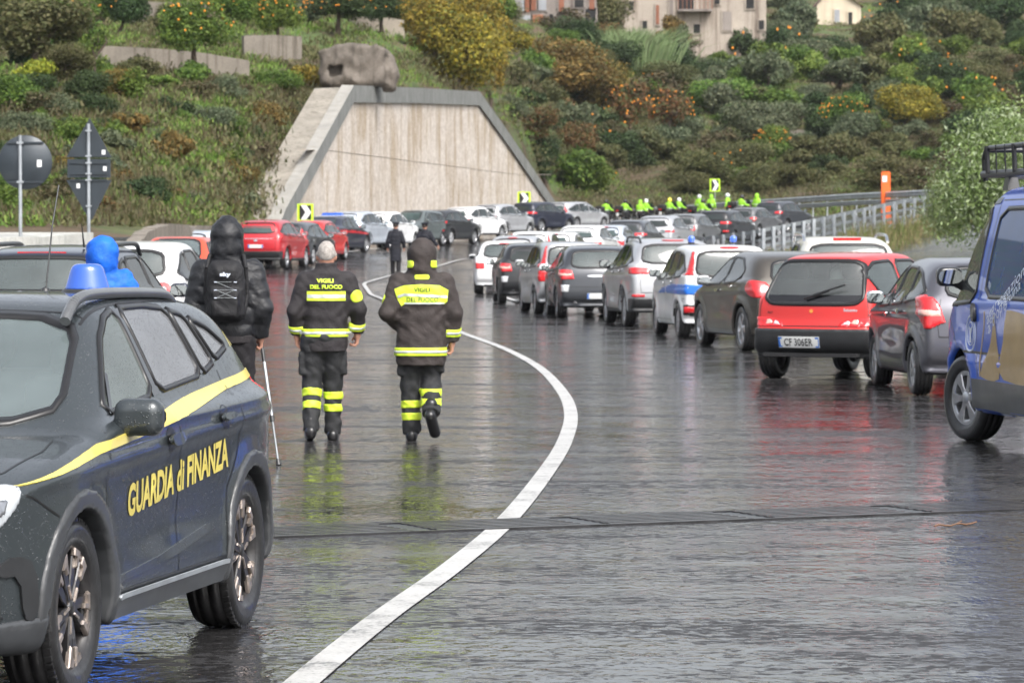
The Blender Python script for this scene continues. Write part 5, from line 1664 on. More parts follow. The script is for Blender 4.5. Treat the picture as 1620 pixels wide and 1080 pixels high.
def puffer_man():
    P = dict(head=J(.0, .03, 1.73), neck=J(.0, 0, 1.59), chest=J(.0, 0, 1.37), pelvis=J(0, 0, .97), shL=J(-.19, 0, 1.49), shR=J(.20, 0, 1.49),
             elL=J(-.265, -.03, 1.18), elR=J(.275, -.05, 1.19), wrL=J(-.23, .12, 1.02), wrR=J(.255, .05, .985), hipL=J(-.10, 0, .94), hipR=J(.10, 0, .94),
             knL=J(-.11, .03, .52), knR=J(.11, .05, .52), anL=J(-.12, -.02, .09), anR=J(.12, .03, .09), toeL=J(-.14, .14, .047), toeR=J(.14, .20, .047),
             heelL=J(-.12, -.07, .047), heelR=J(.12, -.02, .047), hdL=(.1, .3, -1), hdR=(.0, .35, -1), thL=(.2, 1, 0), thR=(-.2, 1, .2), curl=1.35)
    loc = hit(360, 735)
    root = person_root('tall person in a black hooded puffer jacket, seen from behind, leaning on a crutch', loc, R(2))
    add('body', body_mesh(P, .0125), root)
    lv = [(.95, .0, 0, .20, .14), (1.0, .0, 0, .215, .16), (1.15, .0, 0, .235, .17), (1.35, .0, 0, .25, .17), (1.44, .0, 0, .245, .155), (1.53, .0, 0, .18, .12), (1.60, .0, 0, .11, .10)]
    f, v, q = jacket(P, lv, (.086, .078, .062), hood=True, quilt=True, amp=.0035, h=.012)
    add('puffer_jacket', mesh(v, q, M['puffer_black'], smooth=True), root)
    bv = tree_of(v, q)
    def hem(x, y, z):
        return np.maximum(torso_sdf(x, y, z, [(.925, 0, 0, .205, .15), (1.0, 0, 0, .212, .155)]), 0 * x + 0 * y + z - .995)
    v2, q2 = nets(hem, (-.25, -.2, .9), (.25, .2, 1.02), .012)
    add('hem_band', mesh(v2, q2, M['fire_cloth'], smooth=True), root)
    g, v, q = trousers(P, (.12, .10, .09))
    add('trousers', mesh(v, q, M['trouser_black'], smooth=True), root)
    for s in 'LR': add('boot', boots(P, s), root)
    # backpack: its own thing, worn on the back
    bp = thing('backpack', 'black backpack with the white word sky, worn by the person in the puffer jacket', 'backpack', loc, R(2))
    def pk(x, y, z):
        w = .150 - .10 * np.maximum(z - 1.40, 0) * 1.3
        d = rbox(x * .15 / w, y, z, (0.0, -.235, 1.33), (.15, .085, .235), .075)
        d = smin(d, rbox(x, y, z, (0.0, -.31, 1.24), (.115, .045, .115), .04), .02)
        d = smin(d, rbox(x, y, z, (0.0, -.29, 1.47), (.10, .05, .06), .05), .02)
        return d - wrk(x, y, z, .003)
    v, q = nets(pk, (-.2, -.42, 1.05), (.2, -.1, 1.62), .011)
    add('pack_body', mesh(v, q, M['pack_black'], smooth=True), bp)
    pb = tree_of(v, q)
    t = on_back(bp, pb, 'sky', .0, 1.455, .040, 'film_white', .085, .05, off=.004)
    back_panel(bp, pb, [(-.115, 1.16), (-.10, 1.34), (-.09, 1.16)], 'leather_black', .004, 'trim')
    back_panel(bp, pb, [(.09, 1.16), (.10, 1.34), (.115, 1.16)], 'leather_black', .004, 'trim')
    m = MB()
    for sg in (-1, 1):
        for z in (1.28, 1.34, 1.40):
            h = pb.ray_cast(Vector((sg * .075, -3, z)), Vector((0, 1, 0)))
            m.box((sg * .075, h[0].y - .004, z), (.022, .008, .006))
    add('cord_loops', m.mesh([M['film_white']]), bp)
    m = MB()
    cord = [(-.07, 1.40), (.07, 1.34), (-.07, 1.34), (.07, 1.28), (-.07, 1.28), (.07, 1.34), (-.07, 1.40), (.07, 1.40)]
    pts = []
    for a, b in zip(cord[:-1], cord[1:]):
        for k in range(6):
            x, z = a[0] + (b[0] - a[0]) * k / 6, a[1] + (b[1] - a[1]) * k / 6
            h = pb.ray_cast(Vector((x, -3, z)), Vector((0, 1, 0)))
            pts.append((x, h[0].y - .005, z))
    m.path(pts, .0028, 5); add('cord', m.mesh([M['galv_dark']]), bp)
    for sg in (-1, 1):
        m = MB()
        pts = []
        for a in np.linspace(-.2, 2.2, 12):
            pts.append((sg * (.12 + .03 * math.sin(a)), -.17 * math.cos(a * .8) - .03, 1.52 + .06 * math.sin(a * 1.4) - .05 * max(0, a - 1.4)))
        m.path([(sg * .13, -.22, 1.12), (sg * .16, -.16, 1.3), (sg * .15, -.17, 1.5), (sg * .13, -.08, 1.60), (sg * .13, .08, 1.58), (sg * .14, .17, 1.45)], .016, 8)
        add('strap', m.mesh([M['pack_black']]), bp)
    # crutch
    cr = thing('crutch', 'grey elbow crutch with black cuff held in the right hand of the hooded person', 'crutch', loc, R(2))
    hand = Vector((.26, .075, .93)); tip = hit(441, 738) - Vector(loc)
    tip = Matrix.Rotation(-R(2), 3, 'Z') @ tip
    d = (tip - hand).normalized()
    upd = (hand - tip).normalized()
    m = MB(); m.path([hand + Vector((0, -.06, .20)), hand + upd * .0, hand + (tip - hand) * .16], .014, 8)
    m.path([hand + Vector((0, -.02, -.01)), hand + Vector((0, .12, .0))], .016, 8)
    add('handle', m.mesh([M['black_plastic']]), cr)
    m = MB(); m.tube(hand + (tip - hand) * .14, hand + (tip - hand) * .62, .0115, n=8); add('upper_tube', m.mesh([M['galv']]), cr)
    m = MB(); m.tube(hand + (tip - hand) * .60, hand + (tip - hand) * .645, .018, n=8); add('height_collar', m.mesh([M['black_plastic']]), cr)
    m = MB(); m.tube(hand + (tip - hand) * .63, tip + upd * .04, .009, n=8); add('lower_tube', m.mesh([M['galv_dark']]), cr)
    m = MB(); m.tube(tip + upd * .05, tip + upd * .012, .014, .019, n=10); m.tube(tip + upd * .012, tip, .021, n=10); add('rubber_foot', m.mesh([M['rubber']]), cr)
    m = MB()
    c = hand + Vector((0, -.07, .22))
    m.path([c + Vector((math.cos(t) * .05, math.sin(t) * .05, 0)) for t in np.linspace(-.5, 3.6, 9)], .014, 6); add('cuff', m.mesh([M['black_plastic']]), cr)
    return root

def simple_person(label, loc, rz, coat, trs, hw=.20, hem=.5, headkind='cap', height=1.0, arms=None, group=None, h=.02, sit=False):
    P = dict(head=J(0, .02, 1.64), neck=J(0, 0, 1.50), chest=J(0, 0, 1.28), pelvis=J(0, 0, .92), shL=J(-.17, 0, 1.42), shR=J(.17, 0, 1.42),
             elL=J(-.26, -.04, 1.14), elR=J(.26, -.03, 1.14), wrL=J(-.27, .06, .92), wrR=J(.27, .06, .92), hipL=J(-.09, 0, .90), hipR=J(.09, 0, .90),
             knL=J(-.095, .05, .50), knR=J(.095, -.02, .50), anL=J(-.10, .06, .09), anR=J(.10, -.10, .10), toeL=J(-.11, .20, .047), toeR=J(.11, .05, .05),
             heelL=J(-.10, .0, .047), heelR=J(.10, -.15, .06), curl=.7)
    if arms: P.update(arms)
    if sit:
        for k in ('head', 'neck', 'chest', 'pelvis', 'shL', 'shR', 'elL', 'elR', 'wrL', 'wrR', 'hipL', 'hipR'):
            P[k] = P[k] + J(0, 0, -.12)
        P.update(elL=J(-.27, .14, 1.06), elR=J(.27, .14, 1.06), wrL=J(-.30, .42, 1.0), wrR=J(.30, .42, 1.0), knL=J(-.22, .38, .62), knR=J(.22, .38, .62), anL=J(-.20, .10, .25), anR=J(.20, .10, .25), toeL=J(-.22, .28, .20), toeR=J(.22, .28, .20), heelL=J(-.2, .06, .21), heelR=J(.2, .06, .21), hdL=(0, 1, -.2), hdR=(0, 1, -.2), thL=(1, 0, 0), thR=(-1, 0, 0))
        for k in ('head',): P[k] = P[k] + J(0, .08, 0)
    key = (coat, trs, hem, headkind, sit, bool(arms))
    root = person_root(label, loc, rz, group)
    root.scale = (height,) * 3
    if key not in _PP:
        L = [('body', body_mesh(P, .016))]
        dz = -.12 if sit else 0
        lv = [(hem + (.35 if sit else 0), 0, 0, hw + .0, .16), (.95 + dz, 0, 0, hw - .03, .13), (1.2 + dz, 0, 0, hw, .135), (1.35 + dz, 0, 0, hw, .13), (1.45 + dz, 0, 0, .14, .10), (1.52 + dz, 0, 0, .08, .08)]
        f, v, q = jacket(P, lv, (.075, .066, .056), hood=(headkind == 'hood'), collar=None if headkind == 'hood' else .01, h=h)
        L.append(('coat', mesh(v, q, M[coat], smooth=True)))
        g, v, q = trousers(P, (.10, .078, .068), h=h); L.append(('trousers', mesh(v, q, M[trs], smooth=True)))
        for s in 'LR': L.append(('boot', boots(P, s, .016)))
        hc = P['head']
        if headkind == 'cap':
            m = MB(); m.lathe([(0, .12), (.11, .13), (.135, .105), (.10, .075), (.095, .03), (.0, .03)], 'z', 24, tuple(hc))
            m.box(hc + J(0, .12, .04), (.15, .09, .012), rot=Matrix.Rotation(-.3, 3, 'X'))
            L.append(('cap', m.mesh([M['uniform_black']])))
            v, q = hair_cap(P, .004); L.append(('hair', mesh(v, q, M['hair_dark'], smooth=True)))
        if headkind in ('helmet_white', 'helmet_yellow', 'leather_black'):
            v, q = nets(lambda x, y, z: smax(ell(x, y, z, hc + J(0, -.005, .015), (.13, .155, .145)), -ell(x, y, z, hc + J(0, .15, -.02), (.09, .08, .06)), .01), hc - .2, hc + .2, .018)
            L.append(('helmet', mesh(v, q, M[headkind], smooth=True)))
            v, q = nets(lambda x, y, z: ell(x, y, z, hc + J(0, .05, -.005), (.11, .105, .06)), hc - .2, hc + .2, .02)
            L.append(('visor', mesh(v, q, M['gloss_black'], smooth=True)))
        if coat == 'hivis':
            def ns(x, y, z): return np.maximum(f(x, y, z), torso_sdf(x, y, z, [(r[0], r[1], r[2], r[3] + .02, r[4] + .05) for r in lv]))
            v, q = slab(ns, (0, 0, 1.12 + dz), (0, 0, 1), .025, .26, .008, .014); L.append(('reflective_band', mesh(v, q, M['reflective'])))
        _PP[key] = L
    for nm, me in _PP[key]:
        add(nm, me, root)
    return root
_PP = {}

# ------------------------------------------------------------------ motorcycle
def motorcycle_meshes():
    L = []
    for nm, y in (('wheel', .75), ('wheel', -.70)):
        m = MB(); m.lathe([(.21, -.05), (.27, -.065), (.315, -.04), (.325, 0), (.315, .04), (.27, .065), (.21, .05)], 'x', 28, (0, 0, 0))
        L.append((nm, m.mesh([M['rubber']]), (0, y, .325), 'tyre'))
    m = MB()
    for k in range(5):
        a = 2 * math.pi * k / 5; m.tube((0, 0, 0), (0, math.cos(a) * .21, math.sin(a) * .21), .02, .015, 6)
    m.lathe([(.18, -.03), (.215, -.03), (.215, .03), (.18, .03)], 'x', 24); m.lathe([(.0, -.06), (.05, -.06), (.05, .06), (0, .06)], 'x', 12)
    rim = m.mesh([M['rim_silver']])
    def bod(x, y, z):
        d = rbox(x, y, z, (0, .12, .80), (.17, .30, .14), .11)          # tank
        d = smin(d, rbox(x, y, z, (0, -.35, .80), (.14, .34, .06), .05), .06)   # seat
        d = smin(d, rbox(x, y, z, (0, .62, .86), (.20, .20, .20), .13), .06)    # fairing
        d = smin(d, rbox(x, y, z, (0, .05, .45), (.17, .28, .20), .08), .05)    # engine
        return d
    v, q = nets(bod, (-.3, -.8, .2), (.3, .95, 1.15), .03)
    L.append(('fairing', mesh(v, q, M['gloss_black'], smooth=True), (0, 0, 0), None))
    def bx(x, y, z):
        d = rbox(x, y, z, (0, -.72, 1.0), (.24, .18, .16), .06)
        for s in (-1, 1): d = np.minimum(d, rbox(x, y, z, (s * .33, -.58, .66), (.11, .24, .19), .06))
        return d
    v, q = nets(bx, (-.5, -1.0, .4), (.5, -.2, 1.25), .03)
    L.append(('luggage_case', mesh(v, q, M['leather_black'], smooth=True), (0, 0, 0), None))
    m = MB(); m.raw([(-.18, .72, .98), (.18, .72, .98), (.15, .52, 1.32), (-.15, .52, 1.32), (-.18, .70, .98), (.18, .70, .98), (.15, .50, 1.32), (-.15, .50, 1.32)], [(0, 1, 2, 3), (7, 6, 5, 4), (0, 4, 5, 1), (2, 6, 7, 3), (1, 5, 6, 2), (0, 3, 7, 4)])
    L.append(('windscreen', m.mesh([M['pane_pale']]), (0, 0, 0), None))
    m = MB(); m.path([(-.40, .36, 1.06), (-.28, .46, 1.06), (0, .55, 1.0), (.28, .46, 1.06), (.40, .36, 1.06)], .016, 6); L.append(('handlebar', m.mesh([M['black_plastic']]), (0, 0, 0), None))
    m = MB(); m.box((0, -.93, .88), (.18, .03, .06)); L.append(('tail_lamp', m.mesh([M['red_lamp']]), (0, 0, 0), None))
    m = MB(); m.box((0, -.90, .66), (.17, .012, .17)); L.append(('number_plate', m.mesh([M['plate_white']]), (0, 0, 0), None))
    m = MB(); m.tube((.09, .50, .95), (.09, .75, .33), .028, n=8); m.tube((-.09, .50, .95), (-.09, .75, .33), .028, n=8); L.append(('fork', m.mesh([M['chrome']]), (0, 0, 0), None))
    m = MB(); m.tube((.13, -.1, .35), (.17, -.85, .45), .04, .055, n=10); L.append(('exhaust', m.mesh([M['chrome']]), (0, 0, 0), None))
    return L, rim
_MOTO = []
def motorcycle(label, loc, rz, group=None):
    if not _MOTO:
        _MOTO.append(motorcycle_meshes())
    L, rim = _MOTO[0]
    root = thing('motorcycle', label, 'motorcycle', loc, rz, group)
    for nm, me, p, sub in L:
        o = add(nm, me, root, p)
        if sub: add('rim', rim, o)
    return root

# ------------------------------------------------------------------ road
def asphalt():
    m, nt, b = newmat('wet_asphalt')
    v = coords(nt)
    big = noise(nt, v, .35, 4, .6)
    mid = noise(nt, v, 2.2, 4, .6, .6)
    fine = noise(nt, v, 55, 3, .7)
    c = ramp(nt, fine, [(.3, (.016, .016, .017)), (.7, (.050, .049, .050))])
    nt.links.new(c, b.inputs['Base Color'])
    film = math_(nt, 'ADD', math_(nt, 'MULTIPLY', big, .5), math_(nt, 'MULTIPLY', mid, .5))
    # broken film: stones stand out of the water in small dashes, more so where the film is thin
    dash = noise(nt, coords(nt, (.7, 1.0, 1.0)), 13, 5, .72, .3)
    bands = noise(nt, coords(nt, (.16, .9, 1.0)), 1.6, 4, .6, .5)
    dry = math_(nt, 'ADD', math_(nt, 'MULTIPLY', dash, .50), math_(nt, 'MULTIPLY', film, .22))
    dry = math_(nt, 'ADD', dry, math_(nt, 'MULTIPLY', bands, .28))
    dry = ramp(nt, dry, [(.512, 0.0), (.545, 1.0)])
    nt.links.new(math_(nt, 'ADD', .05, math_(nt, 'MULTIPLY', dry, .50)), b.inputs['Roughness'])
    nt.links.new(math_(nt, 'SUBTRACT', .80, math_(nt, 'MULTIPLY', dry, .68)), b.inputs['Specular IOR Level'])
    b.inputs['IOR'].default_value = 1.5
    v2 = coords(nt, (1.0, .55, 1.0))
    rip = noise(nt, v2, 6.0, 3, .6, .8)
    rip2 = noise(nt, v2, 17, 2, .5)
    h = math_(nt, 'ADD', rip, math_(nt, 'MULTIPLY', rip2, .75))
    amp = ramp(nt, noise(nt, v, .8, 3), [(.35, .35), (.65, 1.0)])
    h = math_(nt, 'MULTIPLY', h, amp)
    n1 = bump(nt, b, h, .0075)
    bump(nt, b, math_(nt, 'MULTIPLY', fine, ramp(nt, film, [(.45, 0.0), (.6, 1.0)])), .0016, prev=n1)
    return m
M['asphalt'] = asphalt()

def road_mesh():
    xs = np.r_[-60, -45, -35, np.arange(-28, 32, .8), 36, 45, 60]
    ys = np.r_[-40, 0, np.arange(6, 90, 2.0), np.arange(90, 262, 1.2)]
    X, Y = np.meshgrid(xs, ys, indexing='ij')
    Z = road_z(X, Y)
    nx, ny = X.shape
    idx = np.arange(nx * ny).reshape(nx, ny)
    F = np.stack([idx[:-1, :-1], idx[1:, :-1], idx[1:, 1:], idx[:-1, 1:]], -1).reshape(-1, 4)
    return mesh(np.stack([X, Y, Z], -1).reshape(-1, 3), F, M['asphalt'], smooth=True)
struct('road', road_mesh(), label='wet dark asphalt road with rain ripples')

def line_paint():
    m, nt, b = newmat('road_paint')
    v = coords(nt)
    n_ = noise(nt, v, 45, 4, .75)
    n2 = noise(nt, v, 2.0, 5, .75)
    wear = math_(nt, 'ADD', math_(nt, 'MULTIPLY', n_, .5), math_(nt, 'MULTIPLY', n2, .5))
    nt.links.new(ramp(nt, wear, [(.40, (.10, .10, .10)), (.46, (.42, .415, .40)), (.6, (.56, .555, .54))]), b.inputs['Base Color'])
    b.inputs['Roughness'].default_value = .35
    bump(nt, b, n_, .003)
    return m
M['road_paint'] = line_paint()
def strip_line(pix, w, name='road_marking', label=None, world=False, w2=None):
    P = [Vector(p) for p in (pix if world else [hit(*p) for p in pix])]
    S_ = crs([tuple(p) for p in P], 10, closed=False)
    v = []; f = []
    for i, p in enumerate(S_):
        a = Vector(S_[max(i - 1, 0)]); b = Vector(S_[min(i + 1, len(S_) - 1)])
        t = (b - a); t.z = 0; t.normalize(); n = Vector((-t.y, t.x, 0))
        ww = w if w2 is None else w + (w2 - w) * i / len(S_)
        for s in (-.5, .5):
            x, y = p[0] + n.x * ww * s, p[1] + n.y * ww * s
            v.append((x, y, float(road_z(x, y)) + (.006 if y < 85 else .03)))
    for i in range(len(S_) - 1):
        f.append((2 * i, 2 * i + 2, 2 * i + 3, 2 * i + 1))
    struct(name, mesh(v, f, M['road_paint']), label=label)
strip_line([(380, 1175), (480, 1080), (602, 985), (715, 902), (800, 828), (860, 755), (893, 700), (903, 655), (888, 618), (850, 580), (795, 551), (735, 528), (665, 500), (606, 475), (580, 458), (577, 450), (590, 445), (640, 432), (700, 420), (748, 410), (800, 402)], .150, w2=.095, label='white edge line swinging in an S across the road')
strip_line([(500, 406), (536, 401), (610, 393), (690, 385), (778, 377), (850, 369), (905, 362)], .16, label='white edge line in front of the far row of cars')
strip_line([(776, 464), (800, 472), (822, 481)], .14, label='short white line behind the white hatchback')

# drainage channel across the road
def drain():
    a, b = hit(380, 848), hit(1680, 799)
    d = (b - a); L = d.length; d.normalize(); n = Vector((-d.y, d.x, 0))
    root = thing('drainage_grate', 'long dark steel drainage grate running across the wet road', 'grate', a, math.atan2(d.y, d.x))
    W_ = .66
    fr_ = MB()
    for s in (-1, 1):
        fr_.box((L / 2, s * W_ / 2, .006), (L, .03, .012))
    add('frame', fr_.mesh([M['grate']]), root)
    bed = MB(); bed.box((L / 2, 0, .001), (L, W_ - .07, .006)); add('channel_bed', bed.mesh([M['seal']]), root)
    k = int(L / 1.0)
    sec = MB()
    for i in range(6):
        y = -W_ / 2 + .07 + i * (W_ - .14) / 5
        sec.box((0, y, .006), (.995, .055, .010))
    me = sec.mesh([M['grate']])
    for i in range(k):
        o = add('grate_section', me, root, (.5 + i * L / k, 0, 0), (0, 0, 0))
M['grate'] = plain('grate', (.035, .035, .038), .22, .3, var=.6, vs=5, bmp=.004, bs=12)
drain()
# fallen twig
def twig():
    a = hit(1478, 838); b = hit(1545, 832)
    m = MB(); d = b - a
    pts = [a + d * t + Vector((0, .012 * math.sin(9 * t), .012 + .006 * math.sin(14 * t))) for t in np.linspace(0, 1, 9)]
    m.path(pts, .006, 5); m.path([pts[4], pts[4] + Vector((.05, .12, .01))], .004, 5)
    o = add('twig', m.mesh([plain('twig', (.15, .08, .045), .6)])); o['label'] = 'thin brown twig lying on the wet asphalt at the right'; o['category'] = 'twig'
twig()

# ------------------------------------------------------------------ hillside
HP = {
 -1500: [(70, 385), (90, 340), (130, 200), (190, 0), (280, -180), (420, -420), (800, -420)],
 -600: [(90, 378), (105, 345), (140, 180), (190, 40), (260, -90), (430, -420), (800, -400)],
 -100: [(100, 376), (112, 345), (145, 150), (185, 60), (215, 0), (300, -150), (440, -400), (800, -380)],
 100: [(104, 376), (116, 345), (148, 160), (176, 112), (182, 74), (202, 45), (230, 0), (300, -130), (450, -380), (800, -360)],
 300: [(112, 374), (124, 352), (150, 200), (172, 128), (178, 122), (182, 84), (205, 40), (230, 0), (300, -120), (450, -350), (800, -330)],
 390: [(138, 366), (150, 340), (160, 240), (172, 150), (180, 125), (185, 90), (205, 45), (235, 0), (310, -110), (450, -330), (800, -300)],
 450: [(164, 345), (167, 240), (172, 190), (178, 140), (186, 105), (190, 80), (210, 45), (240, 0), (315, -110), (450, -320), (800, -290)],
 505: [(178, 330), (179, 152), (182, 140), (190, 120), (200, 85), (220, 45), (250, 0), (320, -110), (460, -300), (800, -270)],
 560: [(183, 330), (184, 140), (188, 130), (205, 85), (225, 45), (250, 0), (320, -110), (460, -280), (800, -250)],
 650: [(203, 330), (204, 143), (210, 132), (220, 85), (245, 40), (270, 0), (330, -100), (470, -230), (800, -200)],
 755: [(225, 330), (226, 149), (232, 138), (245, 90), (270, 45), (300, 0), (350, -80), (480, -180), (800, -150)],
 820: [(242, 335), (243, 236), (250, 200), (265, 120), (290, 62), (325, 40), (340, 20), (360, -40), (500, -90), (800, -70)],
 880: [(256, 345), (257, 326), (264, 290), (285, 200), (310, 110), (330, 62), (342, 48), (380, -20), (500, -80), (800, -60)],
 1000: [(253, 350), (264, 325), (285, 260), (310, 170), (335, 95), (350, 70), (366, 55), (420, -20), (540, -70), (800, -50)],
 1150: [(250, 352), (262, 318), (290, 250), (320, 160), (350, 95), (375, 62), (420, 10), (560, -70), (800, -50)],
 1300: [(240, 352), (255, 312), (290, 240), (325, 150), (360, 80), (395, 47), (440, 0), (580, -70), (800, -50)],
 1450: [(222, 352), (244, 308), (285, 230), (325, 145), (365, 75), (400, 45), (450, -10), (600, -80), (800, -60)],
 1620: [(196, 345), (230, 300), (280, 220), (325, 140), (370, 75), (410, 30), (460, -20), (620, -90), (800, -70)],
 2000: [(150, 360), (200, 290), (280, 180), (370, 60), (460, -40), (640, -220), (800, -200)],
 3000: [(110, 370), (170, 280), (280, 120), (370, 0), (460, -140), (640, -320), (800, -300)],
}
_hk = sorted(HP)
NR = 150
def _resample(pr_):
    p = np.array(pr_, float)
    d = np.r_[0, np.cumsum(np.abs(np.diff(p[:, 1])) + .25 * np.abs(np.diff(p[:, 0])))]
    t = np.linspace(0, d[-1], NR)
    return np.stack([np.interp(t, d, p[:, 0]), np.interp(t, d, p[:, 1])], 1)
_hr = {k: _resample(HP[k]) for k in _hk}
def hill_col(px):
    px = min(max(px, _hk[0]), _hk[-1] - 1e-3)
    i = int(np.searchsorted(_hk, px, side='right')) - 1
    a, b = _hk[i], _hk[i + 1]
    t = (px - a) / (b - a)
    c = _hr[a] * (1 - t) + _hr[b] * t
    return c
def _lump(x, y):
    return .30 * math.sin(x * .55 + 1.7 * math.sin(y * .16)) * math.sin(y * .21 + .9 * math.sin(x * .33)) + .16 * math.sin(x * 1.3 + y * .7) * math.sin(y * .9 - x * .4)
def hill_pt(px, row):
    c = hill_col(px)
    i = min(int(row), NR - 2); t = row - i
    Z, py = c[i] * (1 - t) + c[i + 1] * t
    p = at(px, py, Z)
    p.z += _lump(p.x, p.y) * min(1, max(0, (row - 8) / 10))
    return p
def hill_at(px, py):
    """first hillside point on this line of sight"""
    c = hill_col(px)
    j = np.argmax(c[:, 1] <= py)
    if j == 0: j = 1
    a, b = c[j - 1], c[j]
    t = (a[1] - py) / max(a[1] - b[1], 1e-6)
    return hill_pt(px, j - 1 + min(max(t, 0), 1))

def hill_material():
    m, nt, b = newmat('hillside_soil')
    v = coords(nt)
    n1 = noise(nt, v, .16, 5, .65)
    n2 = noise(nt, v, 1.4, 5, .7)
    g = ramp(nt, n2, [(.3, (.035, .060, .015)), (.55, (.075, .115, .028)), (.75, (.12, .16, .045))])
    br = ramp(nt, n2, [(.3, (.055, .040, .024)), (.55, (.105, .072, .042)), (.75, (.16, .12, .07))])
    c = mixc(nt, ramp(nt, n1, [(.44, 0.0), (.56, 1.0)]), g, br)
    nt.links.new(c, b.inputs['Base Color'])
    b.inputs['Roughness'].default_value = .9
    bump(nt, b, noise(nt, v, 6, 4, .7), .12)
    return m
M['hill'] = hill_material()
def hill_mesh():
    pxs = np.r_[np.arange(-1500, -60, 60), np.arange(-60, 1720, 11), np.arange(1720, 3000, 60), 2999]
    V = []
    for px in pxs:
        for r in range(NR):
            V.append(tuple(hill_pt(float(px), r)))
    n, k = len(pxs), NR
    idx = np.arange(n * k).reshape(n, k)
    F = np.stack([idx[:-1, :-1], idx[1:, :-1], idx[1:, 1:], idx[:-1, 1:]], -1).reshape(-1, 4)
    return mesh(V, F, M['hill'], smooth=True)
struct('hillside', hill_mesh(), label='steep overgrown hillside behind the road')
gm = MB(); gm.raw([(-3000, -500, -1.2), (3000, -500, -1.2), (3000, 3500, -1.2), (-3000, 3500, -1.2)], [(0, 1, 2, 3)])
struct('ground', gm.mesh([M['hill']]), label='flat ground beyond the road')
# verges either side of the road
def verge(name, pts, label, out):
    """pts: (px, py, Z) inner edge; sheet running outwards"""
    P = [at(*p) for p in pts]
    V = []; F = []
    for i, p in enumerate(P):
        for k, (dx, dz) in enumerate(out):
            V.append((p.x + dx, p.y + abs(dx) * .1, p.z + dz + .1 * math.sin(i * 2.1 + k)))
    k = len(out)
    for i in range(len(P) - 1):
        for j in range(k - 1):
            F.append((i * k + j, (i + 1) * k + j, (i + 1) * k + j + 1, i * k + j + 1))
    struct(name, mesh(V, F, M['hill'], smooth=True), label=label)
# bank in front of the inner barrier
_bank = [(1120, 408, 128), (1190, 406, 130), (1260, 397, 134), (1330, 386, 138), (1430, 364, 144), (1520, 345, 150), (1700, 325, 160)]
def bank():
    V = []; F = []
    for px, py, Z in _bank:
        a = at(px, py, Z)
        for dy, dz in ((1.2, -.25), (0, 0), (-5, -.75), (-12, -1.5), (-22, -2.0), (-34, -2.6)):
            y = a.y + dy
            V.append((a.x * (y / a.y) * .98 + .25 * (dy < 0) + (0 if dy > -30 else 1.0), y, max(a.z + dz, -.4)))
    k = 6
    for i in range(len(_bank) - 1):
        for j in range(k - 1):
            F.append((i * k + j, i * k + j + 1, (i + 1) * k + j + 1, (i + 1) * k + j))
    struct('grass_bank', mesh(V, F, M['hill'], smooth=True), label='grass bank below the inner guard rail')
bank()

# ------------------------------------------------------------------ retaining wall
M['wall_stone'] = None
def wall_stone():
    m, nt, b = newmat('wall_stone')
    v = coords(nt)
    vs = coords(nt, (.9, .16, .05))
    n1 = noise(nt, v, 3.2, 4, .75)
    base = ramp(nt, n1, [(.30, (.40, .35, .30)), (.5, (.56, .50, .44)), (.70, (.70, .65, .58))])
    st = ramp(nt, math_(nt, 'ADD', math_(nt, 'MULTIPLY', noise(nt, vs, 4.5, 4, .6), .7), math_(nt, 'MULTIPLY', noise(nt, v, .35, 3), .3)), [(.47, 0.0), (.60, .75)])
    c = mixc(nt, st, base, (.34, .26, .17))
    gr = noise(nt, v, 9, 3, .7)
    c = mixc(nt, .6, c, ramp(nt, gr, [(.35, .12), (.65, .9)]), 'SOFT_LIGHT')
    nt.links.new(c, b.inputs['Base Color'])
    b.inputs['Roughness'].default_value = .8
    bump(nt, b, gr, .05)
    return m
M['wall_stone'] = wall_stone()
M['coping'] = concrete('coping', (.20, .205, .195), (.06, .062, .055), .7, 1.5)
M['coping_lit_top'] = concrete('coping_lit_top', (.30, .29, .265), (.25, .22, .17), .5, 1.5)  # paler copy for the coping's top face, its lit tone put into the colour
M['slab'] = concrete('slab', (.27, .245, .205), (.10, .085, .06), .8, 1.2)
